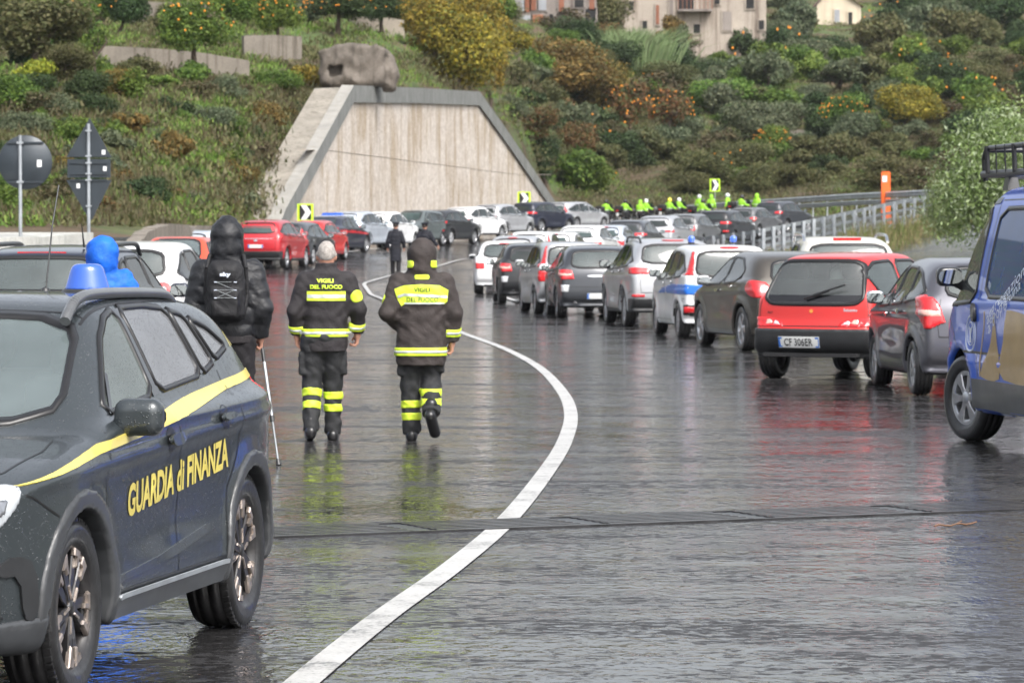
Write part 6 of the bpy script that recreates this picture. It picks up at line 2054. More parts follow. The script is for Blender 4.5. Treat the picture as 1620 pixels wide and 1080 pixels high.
def retaining_wall():
    # crest line of the wall: photo column, row, distance
    crest = [(438, 352, 149), (447, 330, 151), (555, 135, 172), (655, 139, 193), (755, 145, 215), (800, 208, 226), (880, 326, 247)]
    C3 = [at(*p) for p in crest]
    # dense polyline (straight between crest corners in height, plan follows gently)
    px = np.array([c[0] for c in crest], float)
    def crest_at(p_):
        i = min(max(int(np.searchsorted(px, p_)) - 1, 0), len(px) - 2)
        t = (p_ - px[i]) / (px[i + 1] - px[i])
        return C3[i].lerp(C3[i + 1], t)
    root = thing('retaining_wall', 'tall trapezoid retaining wall of pale stone panels with grey concrete coping behind the cars', 'wall', C3[0])
    o0 = Vector(C3[0])
    def nrm(p_):
        a, b = crest_at(max(p_ - 3, 438)), crest_at(min(p_ + 3, 880))
        t = b - a; t.z = 0; t.normalize()
        return Vector((-t.y, t.x, 0))          # away from the road (to the left)
    joint = lambda p_: np.interp(p_, [514, 821], [238, 277])
    def zpix(p_, py, c): return EYE + (ray(p_, py)[2] / ray(p_, py)[1]) * c.y
    seams = [447, 480, 512, 560, 617, 650, 675, 741, 774, 821, 872]
    th = .35
    for a, b in zip(seams[:-1], seams[1:]):
        for half in (0, 1):
            cols = np.linspace(a + .35, b - .35, 5)
            V = []; ok = True
            for p_ in cols:
                c = crest_at(p_); n = nrm(p_)
                ztop = c.z - .45
                zj = zpix(p_, joint(p_), c)
                zb = road_z(c.x, c.y) - .5
                lo, hi = (zb, min(zj - .014, ztop)) if half == 0 else (zj + .014, ztop)
                if hi < lo + .02: hi = lo + .02
                f_ = c - o0
                V += [(f_.x, f_.y, lo - o0.z), (f_.x, f_.y, hi - o0.z), (f_.x + n.x * th, f_.y + n.y * th, hi - o0.z), (f_.x + n.x * th, f_.y + n.y * th, lo - o0.z)]
            if half == 1 and max(V[i * 4 + 1][2] - V[i * 4][2] for i in range(5)) < .1: continue
            F = []
            for i in range(4):
                A, B_ = i * 4, i * 4 + 4
                F += [(A, B_, B_ + 1, A + 1), (A + 1, B_ + 1, B_ + 2, A + 2), (A + 3, B_ + 3, B_, A)]
            F += [(0, 1, 2, 3), (16, 19, 18, 17)]
            add('stone_panel', mesh(V, F, M['wall_stone']), root)
    # dark backing seen in the joints
    V = []; F = []
    ps = np.linspace(440, 878, 60)
    for p_ in ps:
        c = crest_at(p_); n = nrm(p_); q = c - o0 + n * .06
        V += [(q.x, q.y, road_z(c.x, c.y) - .6 - o0.z), (q.x, q.y, c.z - o0.z - .3)]
    for i in range(len(ps) - 1): F.append((2 * i, 2 * i + 2, 2 * i + 3, 2 * i + 1))
    add('backing', mesh(V, F, M['slab']), root)
    # coping: three straight runs
    for i0, i1 in (((0, 2)), (2, 4), (4, 6)):
        V = []; F = []
        pp = np.linspace(px[i0], px[i1], 14)
        if i0 == 0: pp = np.r_[pp[:1], pp[1:]]
        for p_ in pp:
            c = crest_at(p_) - o0; n = nrm(p_); zt = c.z
            for d_, z_ in ((-.14, zt - .78), (-.14, zt), (.42, zt + .01), (.42, zt - .12)):
                V.append((c.x + n.x * d_, c.y + n.y * d_, z_))
        for i in range(len(pp) - 1):
            for j in range(3):
                F.append((i * 4 + j, (i + 1) * 4 + j, (i + 1) * 4 + j + 1, i * 4 + j + 1))
            F.append((i * 4 + 3, (i + 1) * 4 + 3, (i + 1) * 4, i * 4))
        F += [(0, 1, 2, 3), tuple(len(V) - 4 + q for q in (3, 2, 1, 0))]
        mi = []
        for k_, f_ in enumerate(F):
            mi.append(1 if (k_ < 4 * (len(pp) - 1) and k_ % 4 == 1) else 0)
        me = mesh(V, F, [M['coping'], M['coping_lit_top']], mi)
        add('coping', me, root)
        V = []; F = []
        for p_ in pp:
            c = crest_at(p_) - o0; n = nrm(p_); zt = c.z - .10
            for d_, z_ in ((.42, zt), (1.65, zt - .03), (1.65, zt - 2.6), (.42, zt - 2.6)):
                V.append((c.x + n.x * d_, c.y + n.y * d_, z_))
        for i in range(len(pp) - 1):
            for j in range(3):
                F.append((i * 4 + j, (i + 1) * 4 + j, (i + 1) * 4 + j + 1, i * 4 + j + 1))
        F += [(0, 1, 2, 3)]
        add('back_slab', mesh(V, F, [M['slab']]), root)
retaining_wall()

# ------------------------------------------------------------------ small walls, rock
M['old_wall'] = concrete('old_wall', (.20, .175, .145), (.07, .055, .04), .8, .9)
M['rubble'] = concrete('rubble', (.30, .26, .21), (.12, .10, .07), .5, .8)
M['plain_conc'] = concrete('plain_conc', (.46, .46, .43), (.27, .28, .26), .5, 2.0)
def pxwall(name, label, pts, th, mat, courses=0, group=None):
    """pts: (px, top row, bottom row, Z)"""
    P = [(at(a, b, Z), at(a, c, Z)) for a, b, c, Z in pts]
    o0 = P[0][1].copy()
    root = thing(name, label, 'wall', o0, group=group)
    for i in range(len(P) - 1):
        (t0, b0), (t1, b1) = P[i], P[i + 1]
        d = (t1 - t0); d.z = 0; L = d.length; d.normalize(); n = Vector((-d.y, d.x, 0)) * th
        if n.y < 0: n = -n
        k = max(1, round(L / 2.4))
        for q in range(k):
            u0, u1 = q / k + .004, (q + 1) / k - .004
            jz = rng.normal() * .02
            V = []
            for u in (u0, u1):
                tt = t0.lerp(t1, u) - o0 + Vector((0, 0, jz)); bb = b0.lerp(b1, u) - o0
                V += [bb - Vector((0, 0, .3)), tt, tt + n, bb + n - Vector((0, 0, .3))]
            V = [tuple(v_) for v_ in V]
            add('wall_panel', mesh(V, [(0, 4, 5, 1), (1, 5, 6, 2), (2, 6, 7, 3), (3, 7, 4, 0), (0, 1, 2, 3), (7, 6, 5, 4)], [mat]), root)
pxwall('terrace_wall', 'stained grey terrace wall behind the lone orange tree', [(150, 72, 118, 175.5), (230, 76, 122, 176.6), (310, 82, 128, 177.4), (395, 96, 132, 179)], .4, M['old_wall'])
pxwall('terrace_wall', 'short dark terrace wall beside the ruined stone block', [(386, 56, 88, 186), (430, 55, 86, 186.5), (478, 58, 84, 187)], .4, M['old_wall'])
pxwall('terrace_wall', 'brown terrace wall at the top left under the orange trees', [(200, 0, 44, 206), (260, 4, 46, 206), (330, 8, 50, 207)], .4, M['old_wall'])
pxwall('terrace_wall', 'pale broken terrace wall above the stone block', [(560, 28, 66, 226), (600, 26, 70, 227), (640, 32, 74, 228)], .6, M['rubble'])
pxwall('terrace_wall', 'low dry-stone terrace wall in the middle of the far hillside', [(1250, 205, 222, 300), (1300, 206, 222, 301), (1360, 210, 224, 302)], .5, M['old_wall'])
pxwall('concrete_parapet', 'thick pale concrete parapet in front of the two traffic signs', [(-260, 384, 420, 66), (-60, 378, 420, 68), (62, 374, 420, 70), (148, 366, 420, 72)], 2.3, M['plain_conc'])
pxwall('roadside_wall', 'low grey concrete roadside wall left of the red car', [(150, 394, 420, 84), (198, 382, 415, 90), (214, 364, 410, 96), (246, 354, 400, 102), (330, 358, 385, 122), (396, 351, 378, 142)], .35, M['old_wall'])
def rock():
    def f(x, y, z):
        d = rbox(x, y, z, (0, 0, .9), (1.55, 1.0, 1.05), .35)
        d = smax(d, (z - 1.9 + .12 * (x - .2) ** 2), .1)
        d = smax(d, -rbox(x, y, z, (-.75, -1.0, .62), (.33, .5, .25), .08), .05)
        d = smin(d, ell(x, y, z, (1.65, .1, .5), (.5, .7, .9)), .2)
        return d - .03 * np.sin(3.1 * x + 2.3 * z + 2 * np.sin(2.7 * z + x)) - .035 * np.sin(7.3 * z - 4.1 * x + 3 * np.sin(3 * x)) - .018 * np.sin(14 * x + 6 * np.sin(5 * z)) * np.sin(11 * z + 3 * y)
    v, q = nets(f, (-2.2, -1.6, -.6), (2.6, 1.5, 2.3), .09)
    p = at(558, 134, 179)
    thing('ruined_stone_block', 'big weathered block of old masonry sitting above the retaining wall', 'rock', p, me=mesh(v, q, concrete('dark_masonry', (.135, .115, .095), (.05, .04, .03), .8, .8), smooth=True))
rock()

# ------------------------------------------------------------------ guard rails
def guard_rail(name, label, pts, height, post_px, beams, behind, posth=.12):
    P = [(at(a, b, Z)) for a, b, Z in pts]
    pxs = [p[0] for p in pts]
    o0 = P[0].copy()
    root = thing(name, label, 'guard rail', o0)
    def A(px_):
        i = min(max(int(np.searchsorted(pxs, px_)) - 1, 0), len(pxs) - 2)
        t = (px_ - pxs[i]) / (pxs[i + 1] - pxs[i])
        return P[i].lerp(P[i + 1], t) - o0
    def N_(px_):
        d = A(min(px_ + 2, pxs[-1])) - A(max(px_ - 2, pxs[0])); d.z = 0; d.normalize()
        n = Vector((-d.y, d.x, 0))
        return n if n.y > 0 else -n
    me = MB(); me.box((0, 0, -height / 2 - .2), (posth, posth * .6, height + .4)); me.box((0, posth * .3, -.14), (posth * .7, posth * .9, .2))
    pm = me.mesh([M['galv']])
    px_ = pxs[0] + 3
    while px_ < pxs[-1]:
        q = A(px_)
        n = N_(px_)
        add('post', pm, root, q + n * (0 if behind > 0 else .16), (0, 0, math.atan2(n.y, n.x) - math.pi / 2))
        px_ += post_px
    for top, hgt, mat in beams:
        V = []; F = []
        prof = [(0, 0), (.05, -.06 * hgt / .3), (.05, -.10 * hgt / .3), (-.01, -.15 * hgt / .3), (.05, -.20 * hgt / .3), (.05, -.24 * hgt / .3), (0, -hgt), (-.02, -hgt), (-.02, 0)]
        xs = np.arange(pxs[0], pxs[-1] + 1, 12.0)
        for x in xs:
            q = A(min(x, pxs[-1])); n = N_(x) * (1 if behind > 0 else -1)
            for d_, z_ in prof:
                p = q + n * ((.09 if behind > 0 else 0) + (d_ if behind > 0 else d_))
                V.append((p.x, p.y, p.z - top + z_))
        k = len(prof)
        for i in range(len(xs) - 1):
            for j in range(k):
                F.append((i * k + j, i * k + (j + 1) % k, (i + 1) * k + (j + 1) % k, (i + 1) * k + j))
        add('rail', mesh(V, F, [M[mat]]), root)
guard_rail('guard_rail', 'inner guard rail seen from its outer side, close-set pale posts', [(1030, 388, 152), (1120, 374, 146), (1200, 363, 142), (1300, 344, 143), (1400, 322, 147), (1480, 307, 152), (1560, 296, 158), (1700, 282, 168)], 1.15, 15.9, [(.0, .14, 'galv_dark'), (.36, .10, 'galv_dark'), (.62, .10, 'galv_dark'), (.86, .10, 'galv_dark')], 1)
guard_rail('guard_rail', 'outer guard rail of broad silver beams along the far bend', [(930, 336, 254), (1050, 327, 247), (1200, 316, 237), (1350, 306, 220), (1490, 299, 204), (1700, 288, 184)], .95, 22, [(.0, .34, 'galv'), (.42, .26, 'galv')], -1, .10)

# ------------------------------------------------------------------ signs
M['sign_back'] = plain('sign_back', (.035, .045, .055), .42, .2, var=.15, vs=3, coat=.2)
M['sign_yellow'] = plain('sign_yellow', (.55, .85, .03), .4, var=.05)
M['sign_black'] = plain('sign_black', (.012, .012, .014), .4)
M['sign_white'] = plain('sign_white', (.78, .79, .80), .4, var=.04)
def chevron_sign(label, px, py, Z, w, h_, rz=0):
    c = at(px, py, Z)
    root = thing('chevron_sign', label, 'sign', (c.x, c.y, c.z - 1.1), rz, group='chevron signs along the bend')
    m = MB(); m.tube((0, .05, -.4), (0, .05, 1.1 + h_ * .4), .03, n=8); add('post', m.mesh([M['galv']]), root)
    m = MB(); m.box((0, 0, 1.1), (w, .03, h_)); add('border', m.mesh([M['sign_yellow']]), root)
    m = MB(); m.box((0, -.018, 1.1), (w * .74, .008, h_ * .84)); add('panel', m.mesh([M['sign_black']]), root)
    a, b = w * .74 / 2, h_ * .84 / 2
    m = MB(); m.prism([(x, z + 1.1) for x, z in [(-a * .75, b), (a * .15, b), (a, 0), (a * .15, -b), (-a * .75, -b), (a * .05, 0)]], -.028, -.0225)
    add('chevron', m.mesh([M['sign_white']]), root)
chevron_sign('yellow-edged chevron sign farthest left, beside the low roadside wall', 254, 338, 126, .45, .70)
chevron_sign('yellow-edged chevron sign at the foot of the wall, left of the grey cars', 483, 336, 146, .62, .66)
chevron_sign('yellow-edged chevron sign in front of the lower right corner of the stone wall', 829, 314, 228, .78, .80)
chevron_sign('yellow-edged chevron sign standing above the riders in hi-vis vests', 1131, 293, 246, .66, .82)

def traffic_signs():
    c = at(33, 257, 70); g = at(33, 372, 70)
    s = 70 / FPX
    root = thing('round_sign', 'back of a round traffic sign on a grey post above the concrete parapet', 'sign', (g.x, g.y, g.z - .4))
    zc = c.z - g.z + .4; cx = at(40, 257, 70).x - g.x
    m = MB(); m.tube((0, -.05, -.3), (0, -.05, zc + .50), .033, n=12); add('post', m.mesh([M['galv']]), root)
    m = MB(); m.lathe([(0, -.012), (.49, -.012), (.50, 0), (.49, .012), (0, .012)], 'y', 40, (cx, 0, zc)); add('disc', m.mesh([M['sign_back']]), root)
    for dz in (.36, -.36):
        m = MB(); m.box((cx, -.025, zc + dz), (.68, .022, .035)); add('bracket', m.mesh([M['sign_back']]), root)
        m = MB(); m.box((0, -.06, zc + dz), (.12, .07, .04)); add('clamp', m.mesh([M['galv']]), root)
    m = MB(); m.box((cx + .26, -.016, zc - .02), (.085, .006, .13)); add('sticker', m.mesh([M['sign_white']]), root)
    g = at(141, 366, 72)
    root = thing('double_sign', 'back of two triangular traffic signs and a square panel stacked on one post', 'sign', (g.x, g.y, g.z - .4))
    Zz = lambda py: at(141, py, 72).z - g.z + .4
    w = .43
    m = MB(); m.tube((0, -.05, -.3), (0, -.05, Zz(196)), .033, n=12); add('post', m.mesh([M['galv']]), root)
    for poly in ([(-w, Zz(249)), (w, Zz(249)), (0.02, Zz(187))], [(-w + .02, Zz(252)), (w - .02, Zz(252)), (w - .02, Zz(281)), (-w + .02, Zz(281))], [(-w, Zz(285)), (0, Zz(347)), (.06, Zz(347)), (w, Zz(285))]):
        A = MB(); A.prism(poly, -.012, .012); add('panel', A.mesh([M['sign_back']]), root)
    for py in (207, 247, 258, 275, 285, 326):
        m = MB(); m.box((0, -.06, Zz(py)), (.11, .07, .03)); add('clamp', m.mesh([M['galv']]), root)
    for py in (247, 258, 275, 285):
        m = MB(); m.box((0, -.024, Zz(py)), (.70, .02, .03)); add('bracket', m.mesh([M['sign_back']]), root)
    for px_, py in ((164, 241), (166, 267), (124, 294)):
        m = MB(); m.box((at(px_, py, 72).x - g.x, -.016, Zz(py)), (.065, .006, .085)); add('sticker', m.mesh([M['sign_white']]), root)
traffic_signs()
def sos():
    p = at(1401, 352, 214)
    root = thing('emergency_column', 'tall orange emergency call column with a white panel behind the outer guard rail', 'column', (p.x, p.y, p.z))
    orange = plain('sos_orange', (.85, .14, .02), .45, var=.06)
    m = MB(); m.box((0, 0, 1.35), (.50, .35, 2.9)); m.box((0, 0, 2.83), (.44, .30, .06)); add('housing', m.mesh([orange]), root)
    m = MB(); m.box((-.08, -.18, 2.45), (.26, .02, .34)); add('panel', m.mesh([M['sign_white']]), root)
    m = MB(); m.box((.0, -.18, 1.7), (.40, .015, .5)); add('door', m.mesh([orange]), root)
sos()

# ------------------------------------------------------------------ old houses on the hill
M['plaster'] = concrete('plaster', (.37, .32, .27), (.13, .095, .07), .9, .35)
M['plaster_old'] = concrete('plaster_old', (.24, .21, .19), (.10, .07, .06), .8, .4)
M['rust'] = concrete('rust', (.24, .09, .05), (.10, .04, .03), .6, .8)
M['tin'] = concrete('tin', (.33, .35, .38), (.20, .12, .09), .5, .8)
M['brick'] = plain('brick', (.36, .15, .08), .9, var=.3, vs=3)
M['roof_tile'] = plain('roof_tile', (.20, .11, .10), .85, var=.3, vs=2)
M['dark_open'] = plain('dark_open', (.015, .015, .016), .9)
M['cream'] = concrete('cream', (.58, .50, .38), (.35, .28, .2), .4, .5)
def house(label, px0, px1, top, base, Z, depth, mat, openings, extra=None, gable=False, rz=0):
    a, b = at(px0, base, Z), at(px1, base, Z)
    W_ = b.x - a.x; H_ = at(px0, top, Z).z - a.z
    root = thing('old_house', label, 'building', a, rz)
    s = Z / FPX
    m = MB(); m.box((W_ / 2, depth / 2, H_ / 2 - 1.5), (W_, depth, H_ + 3)); add('wall', m.mesh([mat]), root)
    for ox, oy, w, h_, mt in openings:
        x = (ox - px0) * s; z = (base - oy) * s; w *= s; h_ *= s
        m = MB(); m.box((x, -.05, z), (w + .3, .14, h_ + .3)); f_ = add('window_frame' if mt == 'dark_open' else 'panel_frame', m.mesh([mat]), root)
        m = MB(); m.box((x, -.14, z), (w, .08, h_)); add('window' if mt == 'dark_open' else 'sheet_panel', m.mesh([M[mt]]), root)
    if gable:
        m = MB(); m.raw([(0, 0, H_), (W_, 0, H_), (W_, depth, H_), (0, depth, H_), (W_ * .35, 0, H_ + 1.6), (W_ * .35, depth, H_ + 1.6)], [(0, 1, 4), (3, 5, 2), (0, 4, 5, 3), (1, 2, 5, 4)]); add('gable', m.mesh([mat]), root)
        m = MB(); m.raw([(-.3, -.3, H_ - .2), (W_ * .35, -.3, H_ + 1.75), (W_ * .35, depth, H_ + 1.75), (-.3, depth, H_ - .2), (W_ + .3, -.3, H_ - .2), (W_ + .3, depth, H_ - .2)], [(0, 1, 2, 3), (1, 4, 5, 2)]); add('roof', m.mesh([M['roof_tile']]), root)
    else:
        m = MB(); m.box((W_ / 2, depth / 2, H_ + .12), (W_ + .6, depth + .6, .25)); add('roof', m.mesh([M['roof_tile']]), root)
    if extra: extra(root, s)
    return root
house('derelict house patched with rusty and grey tin sheets at the top of the hill', 806, 944, -60, 52, 334, 8, M['plaster_old'],
      [(818, 6, 22, 26, 'tin'), (834, 8, 7, 24, 'rust'), (844, 6, 8, 22, 'rust'), (858, 8, 12, 18, 'tin'), (888, 8, 8, 24, 'rust'), (916, 6, 14, 12, 'dark_open'), (936, 8, 8, 18, 'rust'), (822, 38, 34, 26, 'tin'), (851, 34, 16, 20, 'brick'), (872, 30, 6, 14, 'dark_open'), (895, 32, 16, 16, 'plaster_old'), (934, 24, 16, 18, 'dark_open')])
def balcony(root, s):
    m = MB(); x0, x1, z = (1072 - 965) * s, (1125 - 965) * s, (80 - 18) * s
    m.box(((x0 + x1) / 2, -.7, z), (x1 - x0, 1.3, .2)); add('balcony_slab', m.mesh([M['plaster_old']]), root)
    m = MB()
    for i in range(9):
        m.box((x0 + (x1 - x0) * i / 8, -1.3, z + .55), (.06, .06, 1.0))
    m.box(((x0 + x1) / 2, -1.3, z + 1.05), (x1 - x0, .08, .08)); add('balcony_railing', m.mesh([M['rust']]), root)
house('long derelict pale plaster house with a balcony and dark openings', 965, 1212, -60, 80, 350, 10, M['plaster'],
      [(998, 10, 8, 14, 'dark_open'), (1085, 6, 24, 24, 'dark_open'), (1134, 2, 8, 10, 'dark_open'), (1186, 4, 12, 20, 'dark_open'), (1040, 24, 5, 30, 'rust'), (1020, 40, 7, 12, 'dark_open'), (1150, 34, 14, 30, 'plaster_old'), (1102, 46, 10, 14, 'dark_open'), (1204, 40, 8, 14, 'dark_open'), (975, 36, 10, 26, 'plaster_old'), (1062, 12, 6, 34, 'plaster_old')], balcony)
house('small cream house with a gable roof at the top right of the hill', 1292, 1362, 8, 48, 400, 8, M['cream'], [(1324, 26, 8, 20, 'tin'), (1345, 30, 6, 20, 'dark_open')], gable=True)

# ------------------------------------------------------------------ plants
def leafcloud(n, lumps, leaf, seed, flat=.8, aspect=1.7, inner=.35, up=.3):
    """leaf-sized quads on and in a set of lumps; lumps: (cx,cy,cz,rx,ry,rz)"""
    g = np.random.default_rng(seed)
    L = np.array(lumps, float)
    wgt = L[:, 3] * L[:, 5]; wgt /= wgt.sum()
    k = g.choice(len(L), n, p=wgt)
    d = g.normal(size=(n, 3)); d /= np.linalg.norm(d, axis=1, keepdims=True)
    r = (inner + (1 - inner) * g.random(n) ** .45) * (1 + .10 * g.normal(size=n))
    P = L[k, :3] + d * L[k, 3:] * r[:, None]
    nm = d * .8 + g.normal(size=(n, 3)) * .75 + np.array([0, 0, up])
    nm /= np.linalg.norm(nm, axis=1, keepdims=True)
    t = np.cross(nm, g.normal(size=(n, 3))); t /= np.linalg.norm(t, axis=1, keepdims=True)
    b = np.cross(nm, t)
    s = leaf * (.6 + .8 * g.random(n))[:, None]
    V = np.stack([P - t * s * aspect / 2, P + b * s * .5, P + t * s * aspect / 2, P - b * s * .5], 1).reshape(-1, 3)
    F = np.arange(n * 4).reshape(n, 4)
    return V, F

def lumpset(rx, ry, rz, k, seed, base=0.0):
    g = np.random.default_rng(seed)
    out = []
    for i in range(k):
        d = g.normal(size=3); d /= np.linalg.norm(d); q = g.random() ** .4
        c = d * np.array([rx, ry, rz]) * .68 * q
        r = (.30 + .28 * g.random()) * min(rx, rz)
        out.append((c[0], c[1], max(c[2] + rz * .95, r * .55) + base, r * (1 + .3 * g.random()), r, r * .85))
    return out

def trunk_mesh(h_, r, seed, spread, lean=0, k=5):
    g = np.random.default_rng(seed)
    m = MB()
    pts = [Vector((0, 0, -.3))]
    for i in range(1, 4):
        pts.append(Vector((g.normal() * r * .6 + lean * i / 3, g.normal() * r * .6, h_ * i / 3)))
    for i in range(3):
        m.tube(pts[i], pts[i + 1], r * (1.15 - .2 * i), r * (.95 - .2 * i), 8, cap=False)
    for i in range(k):
        a = 2 * math.pi * i / k + g.random()
        e = pts[3] + Vector((math.cos(a) * spread * (.5 + .4 * g.random()), math.sin(a) * spread * .5, spread * (.5 + .5 * g.random())))
        mid = pts[3].lerp(e, .5) + Vector((g.normal() * .1, g.normal() * .1, g.random() * .15))
        m.tube(pts[3], mid, r * .55, r * .35, 6, cap=False); m.tube(mid, e, r * .35, r * .12, 6, cap=False)
    return m.mesh([M['bark']])
M['bark'] = plain('bark', (.075, .055, .04), .9, var=.35, vs=9, bmp=.02, bs=20)

PAL = dict(
    dark=[(.018, .038, .012), (.028, .055, .016), (.04, .075, .02), (.06, .095, .03)],
    green=[(.04, .08, .012), (.07, .13, .018), (.11, .18, .025), (.16, .23, .04)],
    bright=[(.07, .14, .02), (.11, .20, .03), (.16, .25, .04), (.22, .30, .06)],
    olive=[(.06, .07, .022), (.09, .10, .035), (.12, .125, .045), (.15, .14, .06)],
    yellow=[(.16, .13, .02), (.28, .21, .025), (.40, .30, .035), (.10, .12, .02)],
    lime=[(.20, .24, .02), (.32, .36, .03), (.42, .42, .05), (.14, .2, .02)],
    ochre=[(.12, .09, .025), (.20, .14, .035), (.28, .18, .045), (.09, .09, .025)],
    rust=[(.15, .075, .025), (.20, .10, .035), (.09, .08, .03), (.08, .10, .03)],
    grey=[(.06, .085, .045), (.09, .12, .06), (.13, .155, .08), (.17, .19, .11)],
    brown=[(.07, .058, .028), (.10, .078, .04), (.13, .10, .05), (.075, .085, .03)],
    willow=[(.12, .18, .05), (.17, .24, .07), (.23, .30, .10), (.36, .42, .26)],
    reed=[(.12, .17, .06), (.18, .24, .10), (.24, .30, .14), (.15, .18, .08)],
)
for k_, c_ in PAL.items():
    M['leaf_' + k_] = leafmat('leaf_' + k_, c_)
M['fruit'] = plain('fruit', (.85, .30, .02), .45, var=.1)

_CR = {}
def crown(kind, variant):
    key = (kind, variant)
    if key in _CR: return _CR[key]
    sd = variant * 17 + sum(map(ord, kind))
    if kind == 'round': v, f = leafcloud(3200, lumpset(1, 1, .8, 11, sd), .085, sd)
    elif kind == 'tall': v, f = leafcloud(3400, lumpset(.8, .8, 1.2, 13, sd), .085, sd)
    elif kind == 'bush': v, f = leafcloud(2000, lumpset(1, .9, .55, 8, sd), .09, sd)
    elif kind == 'fine': v, f = leafcloud(4200, lumpset(1.1, 1, .7, 12, sd), .055, sd, aspect=2.6, inner=.1)
    elif kind == 'bush2': v, f = leafcloud(6000, lumpset(1.1, .9, .55, 14, sd), .055, sd, inner=.2)
    elif kind == 'big': v, f = leafcloud(9000, lumpset(1, 1, .9, 18, sd), .050, sd)
    elif kind == 'willow': v, f = leafcloud(15000, lumpset(1.12, .9, 1.2, 46, sd), .026, sd, aspect=3.0, inner=.0)
    elif kind == 'loose': v, f = leafcloud(1500, lumpset(1.1, 1, .9, 10, sd), .075, sd, inner=.0)
    _CR[key] = mesh(v, f, M['leaf_green'])
    return _CR[key]

def fruits(n, seed):
    key = ('fruit', n, seed)
    if key in _CR: return _CR[key]
    g = np.random.default_rng(seed); m = MB()
    for i in range(n):
        a = g.random() * 6.283; e = g.random() * 1.5 - .35; r = .93 + .1 * g.random()
        c = Vector((math.cos(a) * math.cos(e) * r, math.sin(a) * math.cos(e) * r, .76 + math.sin(e) * .78 * r))
        s = .042
        m.raw([c + Vector(q) * s for q in ((1, 0, 0), (-1, 0, 0), (0, 1, 0), (0, -1, 0), (0, 0, 1), (0, 0, -1))], [(0, 2, 4), (2, 1, 4), (1, 3, 4), (3, 0, 4), (2, 0, 5), (1, 2, 5), (3, 1, 5), (0, 3, 5)], 0, True)
    _CR[key] = m.mesh([M['fruit']])
    return _CR[key]

def plant(name, label, cat, p, w, h_, pal, kind, trunk=0.0, group=None, fruit=0, variant=None, rz=None):
    """w: crown half width, h_: crown height, trunk: clear stem height"""
    variant = int(rng.integers(0, 4)) if variant is None else variant
    root = thing(name, label, cat, p, rng.random() * 6.28 if rz is None else rz, group)
    zr = {'round': 1.55, 'tall': 2.35, 'bush': 1.1, 'bush2': 1.1, 'fine': 1.4, 'big': 1.8, 'willow': 2.3, 'loose': 1.8}[kind]
    o = add('crown', crown(kind, variant), root, (0, 0, trunk))
    o.scale = (w, w, h_ / zr)
    if pal != 'green':
        o.material_slots[0].link = 'OBJECT'; o.material_slots[0].material = M['leaf_' + pal]
    if trunk > 0:
        kk = ('trunk', variant)
        if kk not in _CR: _CR[kk] = trunk_mesh(1.0, .085, variant, .75)
        t = add('trunk', _CR[kk], root); t.scale = (w * .9 + .2, w * .9 + .2, trunk + h_ * .25)
    if fruit:
        f_ = add('fruit', fruits(fruit, variant), root, (0, 0, trunk)); f_.scale = (w * .95, w * .95, h_ / zr); f_['kind'] = 'stuff'
    return root

def P2(px, py, w_px, h_px):
    p = hill_at(px, py); s = p.y / FPX
    return p, w_px * s, h_px * s
def hp(name, label, cat, px, py, wpx, hpx, pal, kind, trunk_px=0, **k):
    p, w, h_ = P2(px, py, wpx, hpx)
    return plant(name, label, cat, p - Vector((0, 0, .15)), w, h_, pal, kind, trunk_px * p.y / FPX, **k)

# ones that can be singled out
hp('tree', 'leafy green tree at the left edge below the broad corner tree', 'tree', 10, 176, 58, 76, 'green', 'big', 8)
hp('tree', 'olive-green tree between the lime shrub and the slim young tree', 'tree', 108, 150, 44, 70, 'olive', 'big', 10)
hp('shrub', 'bright green bush under the stained terrace wall', 'shrub', 262, 150, 40, 36, 'bright', 'bush2')
hp('shrub', 'small green shrub growing against the left of the ruined stone block', 'shrub', 500, 128, 22, 30, 'green', 'bush2')
hp('shrub', 'dark creeper hanging over the right of the ruined stone block', 'shrub', 606, 122, 20, 40, 'dark', 'bush2')
hp('tree', 'brown-leaved tree in front of the balcony house', 'tree', 1060, 92, 40, 60, 'ochre', 'fine', 10)
hp('tree', 'dark tree covering the right corner of the balcony house', 'tree', 1222, 96, 34, 52, 'dark', 'big', 10)
hp('tree', 'grey-green tree between the balcony house and the cream house', 'tree', 1238, 92, 34, 60, 'grey', 'big', 10)
hp('orange_tree', 'lone orange tree with a forked trunk in front of the stained terrace wall', 'tree', 308, 130, 64, 104, 'green', 'big', 44, fruit=26)
hp('orange_tree', 'orange tree heavy with fruit above the short dark terrace wall', 'tree', 440, 74, 44, 74, 'green', 'big', 18, fruit=46)
hp('orange_tree', 'orange tree with the most fruit, above the ruined stone block', 'tree', 535, 62, 58, 70, 'dark', 'big', 26, fruit=90)
hp('orange_tree', 'orange tree cut by the top edge, left of the yellow tree', 'tree', 604, 62, 42, 66, 'dark', 'big', 26, fruit=36)
hp('orange_tree', 'orange tree at the top edge over the brown terrace wall', 'tree', 370, 42, 46, 60, 'green', 'big', 18, fruit=40)
hp('tree', 'dark tree at the top edge left of the lone orange tree', 'tree', 195, 66, 42, 90, 'dark', 'big', 14, fruit=8)
hp('tree', 'broad olive-green tree filling the top left corner', 'tree', 60, 120, 95, 120, 'olive', 'big', 22)
hp('tree', 'green tree at the top left with an orange tint at its right edge', 'tree', 112, 88, 62, 90, 'green', 'big', 20, fruit=6)
hp('tree', 'dark green tree behind the corner tree on the far left', 'tree', 0, 70, 70, 90, 'dark', 'big', 18)
hp('shrub', 'lime-yellow shrub standing out on the left bank', 'shrub', 52, 148, 38, 52, 'lime', 'round', 6)
hp('tree', 'slim young tree with a bare stem above the two signs', 'tree', 150, 152, 34, 78, 'green', 'loose', 44)
hp('shrub', 'dark shrub below the terrace wall, right of the slim young tree', 'shrub', 212, 140, 32, 46, 'dark', 'bush')
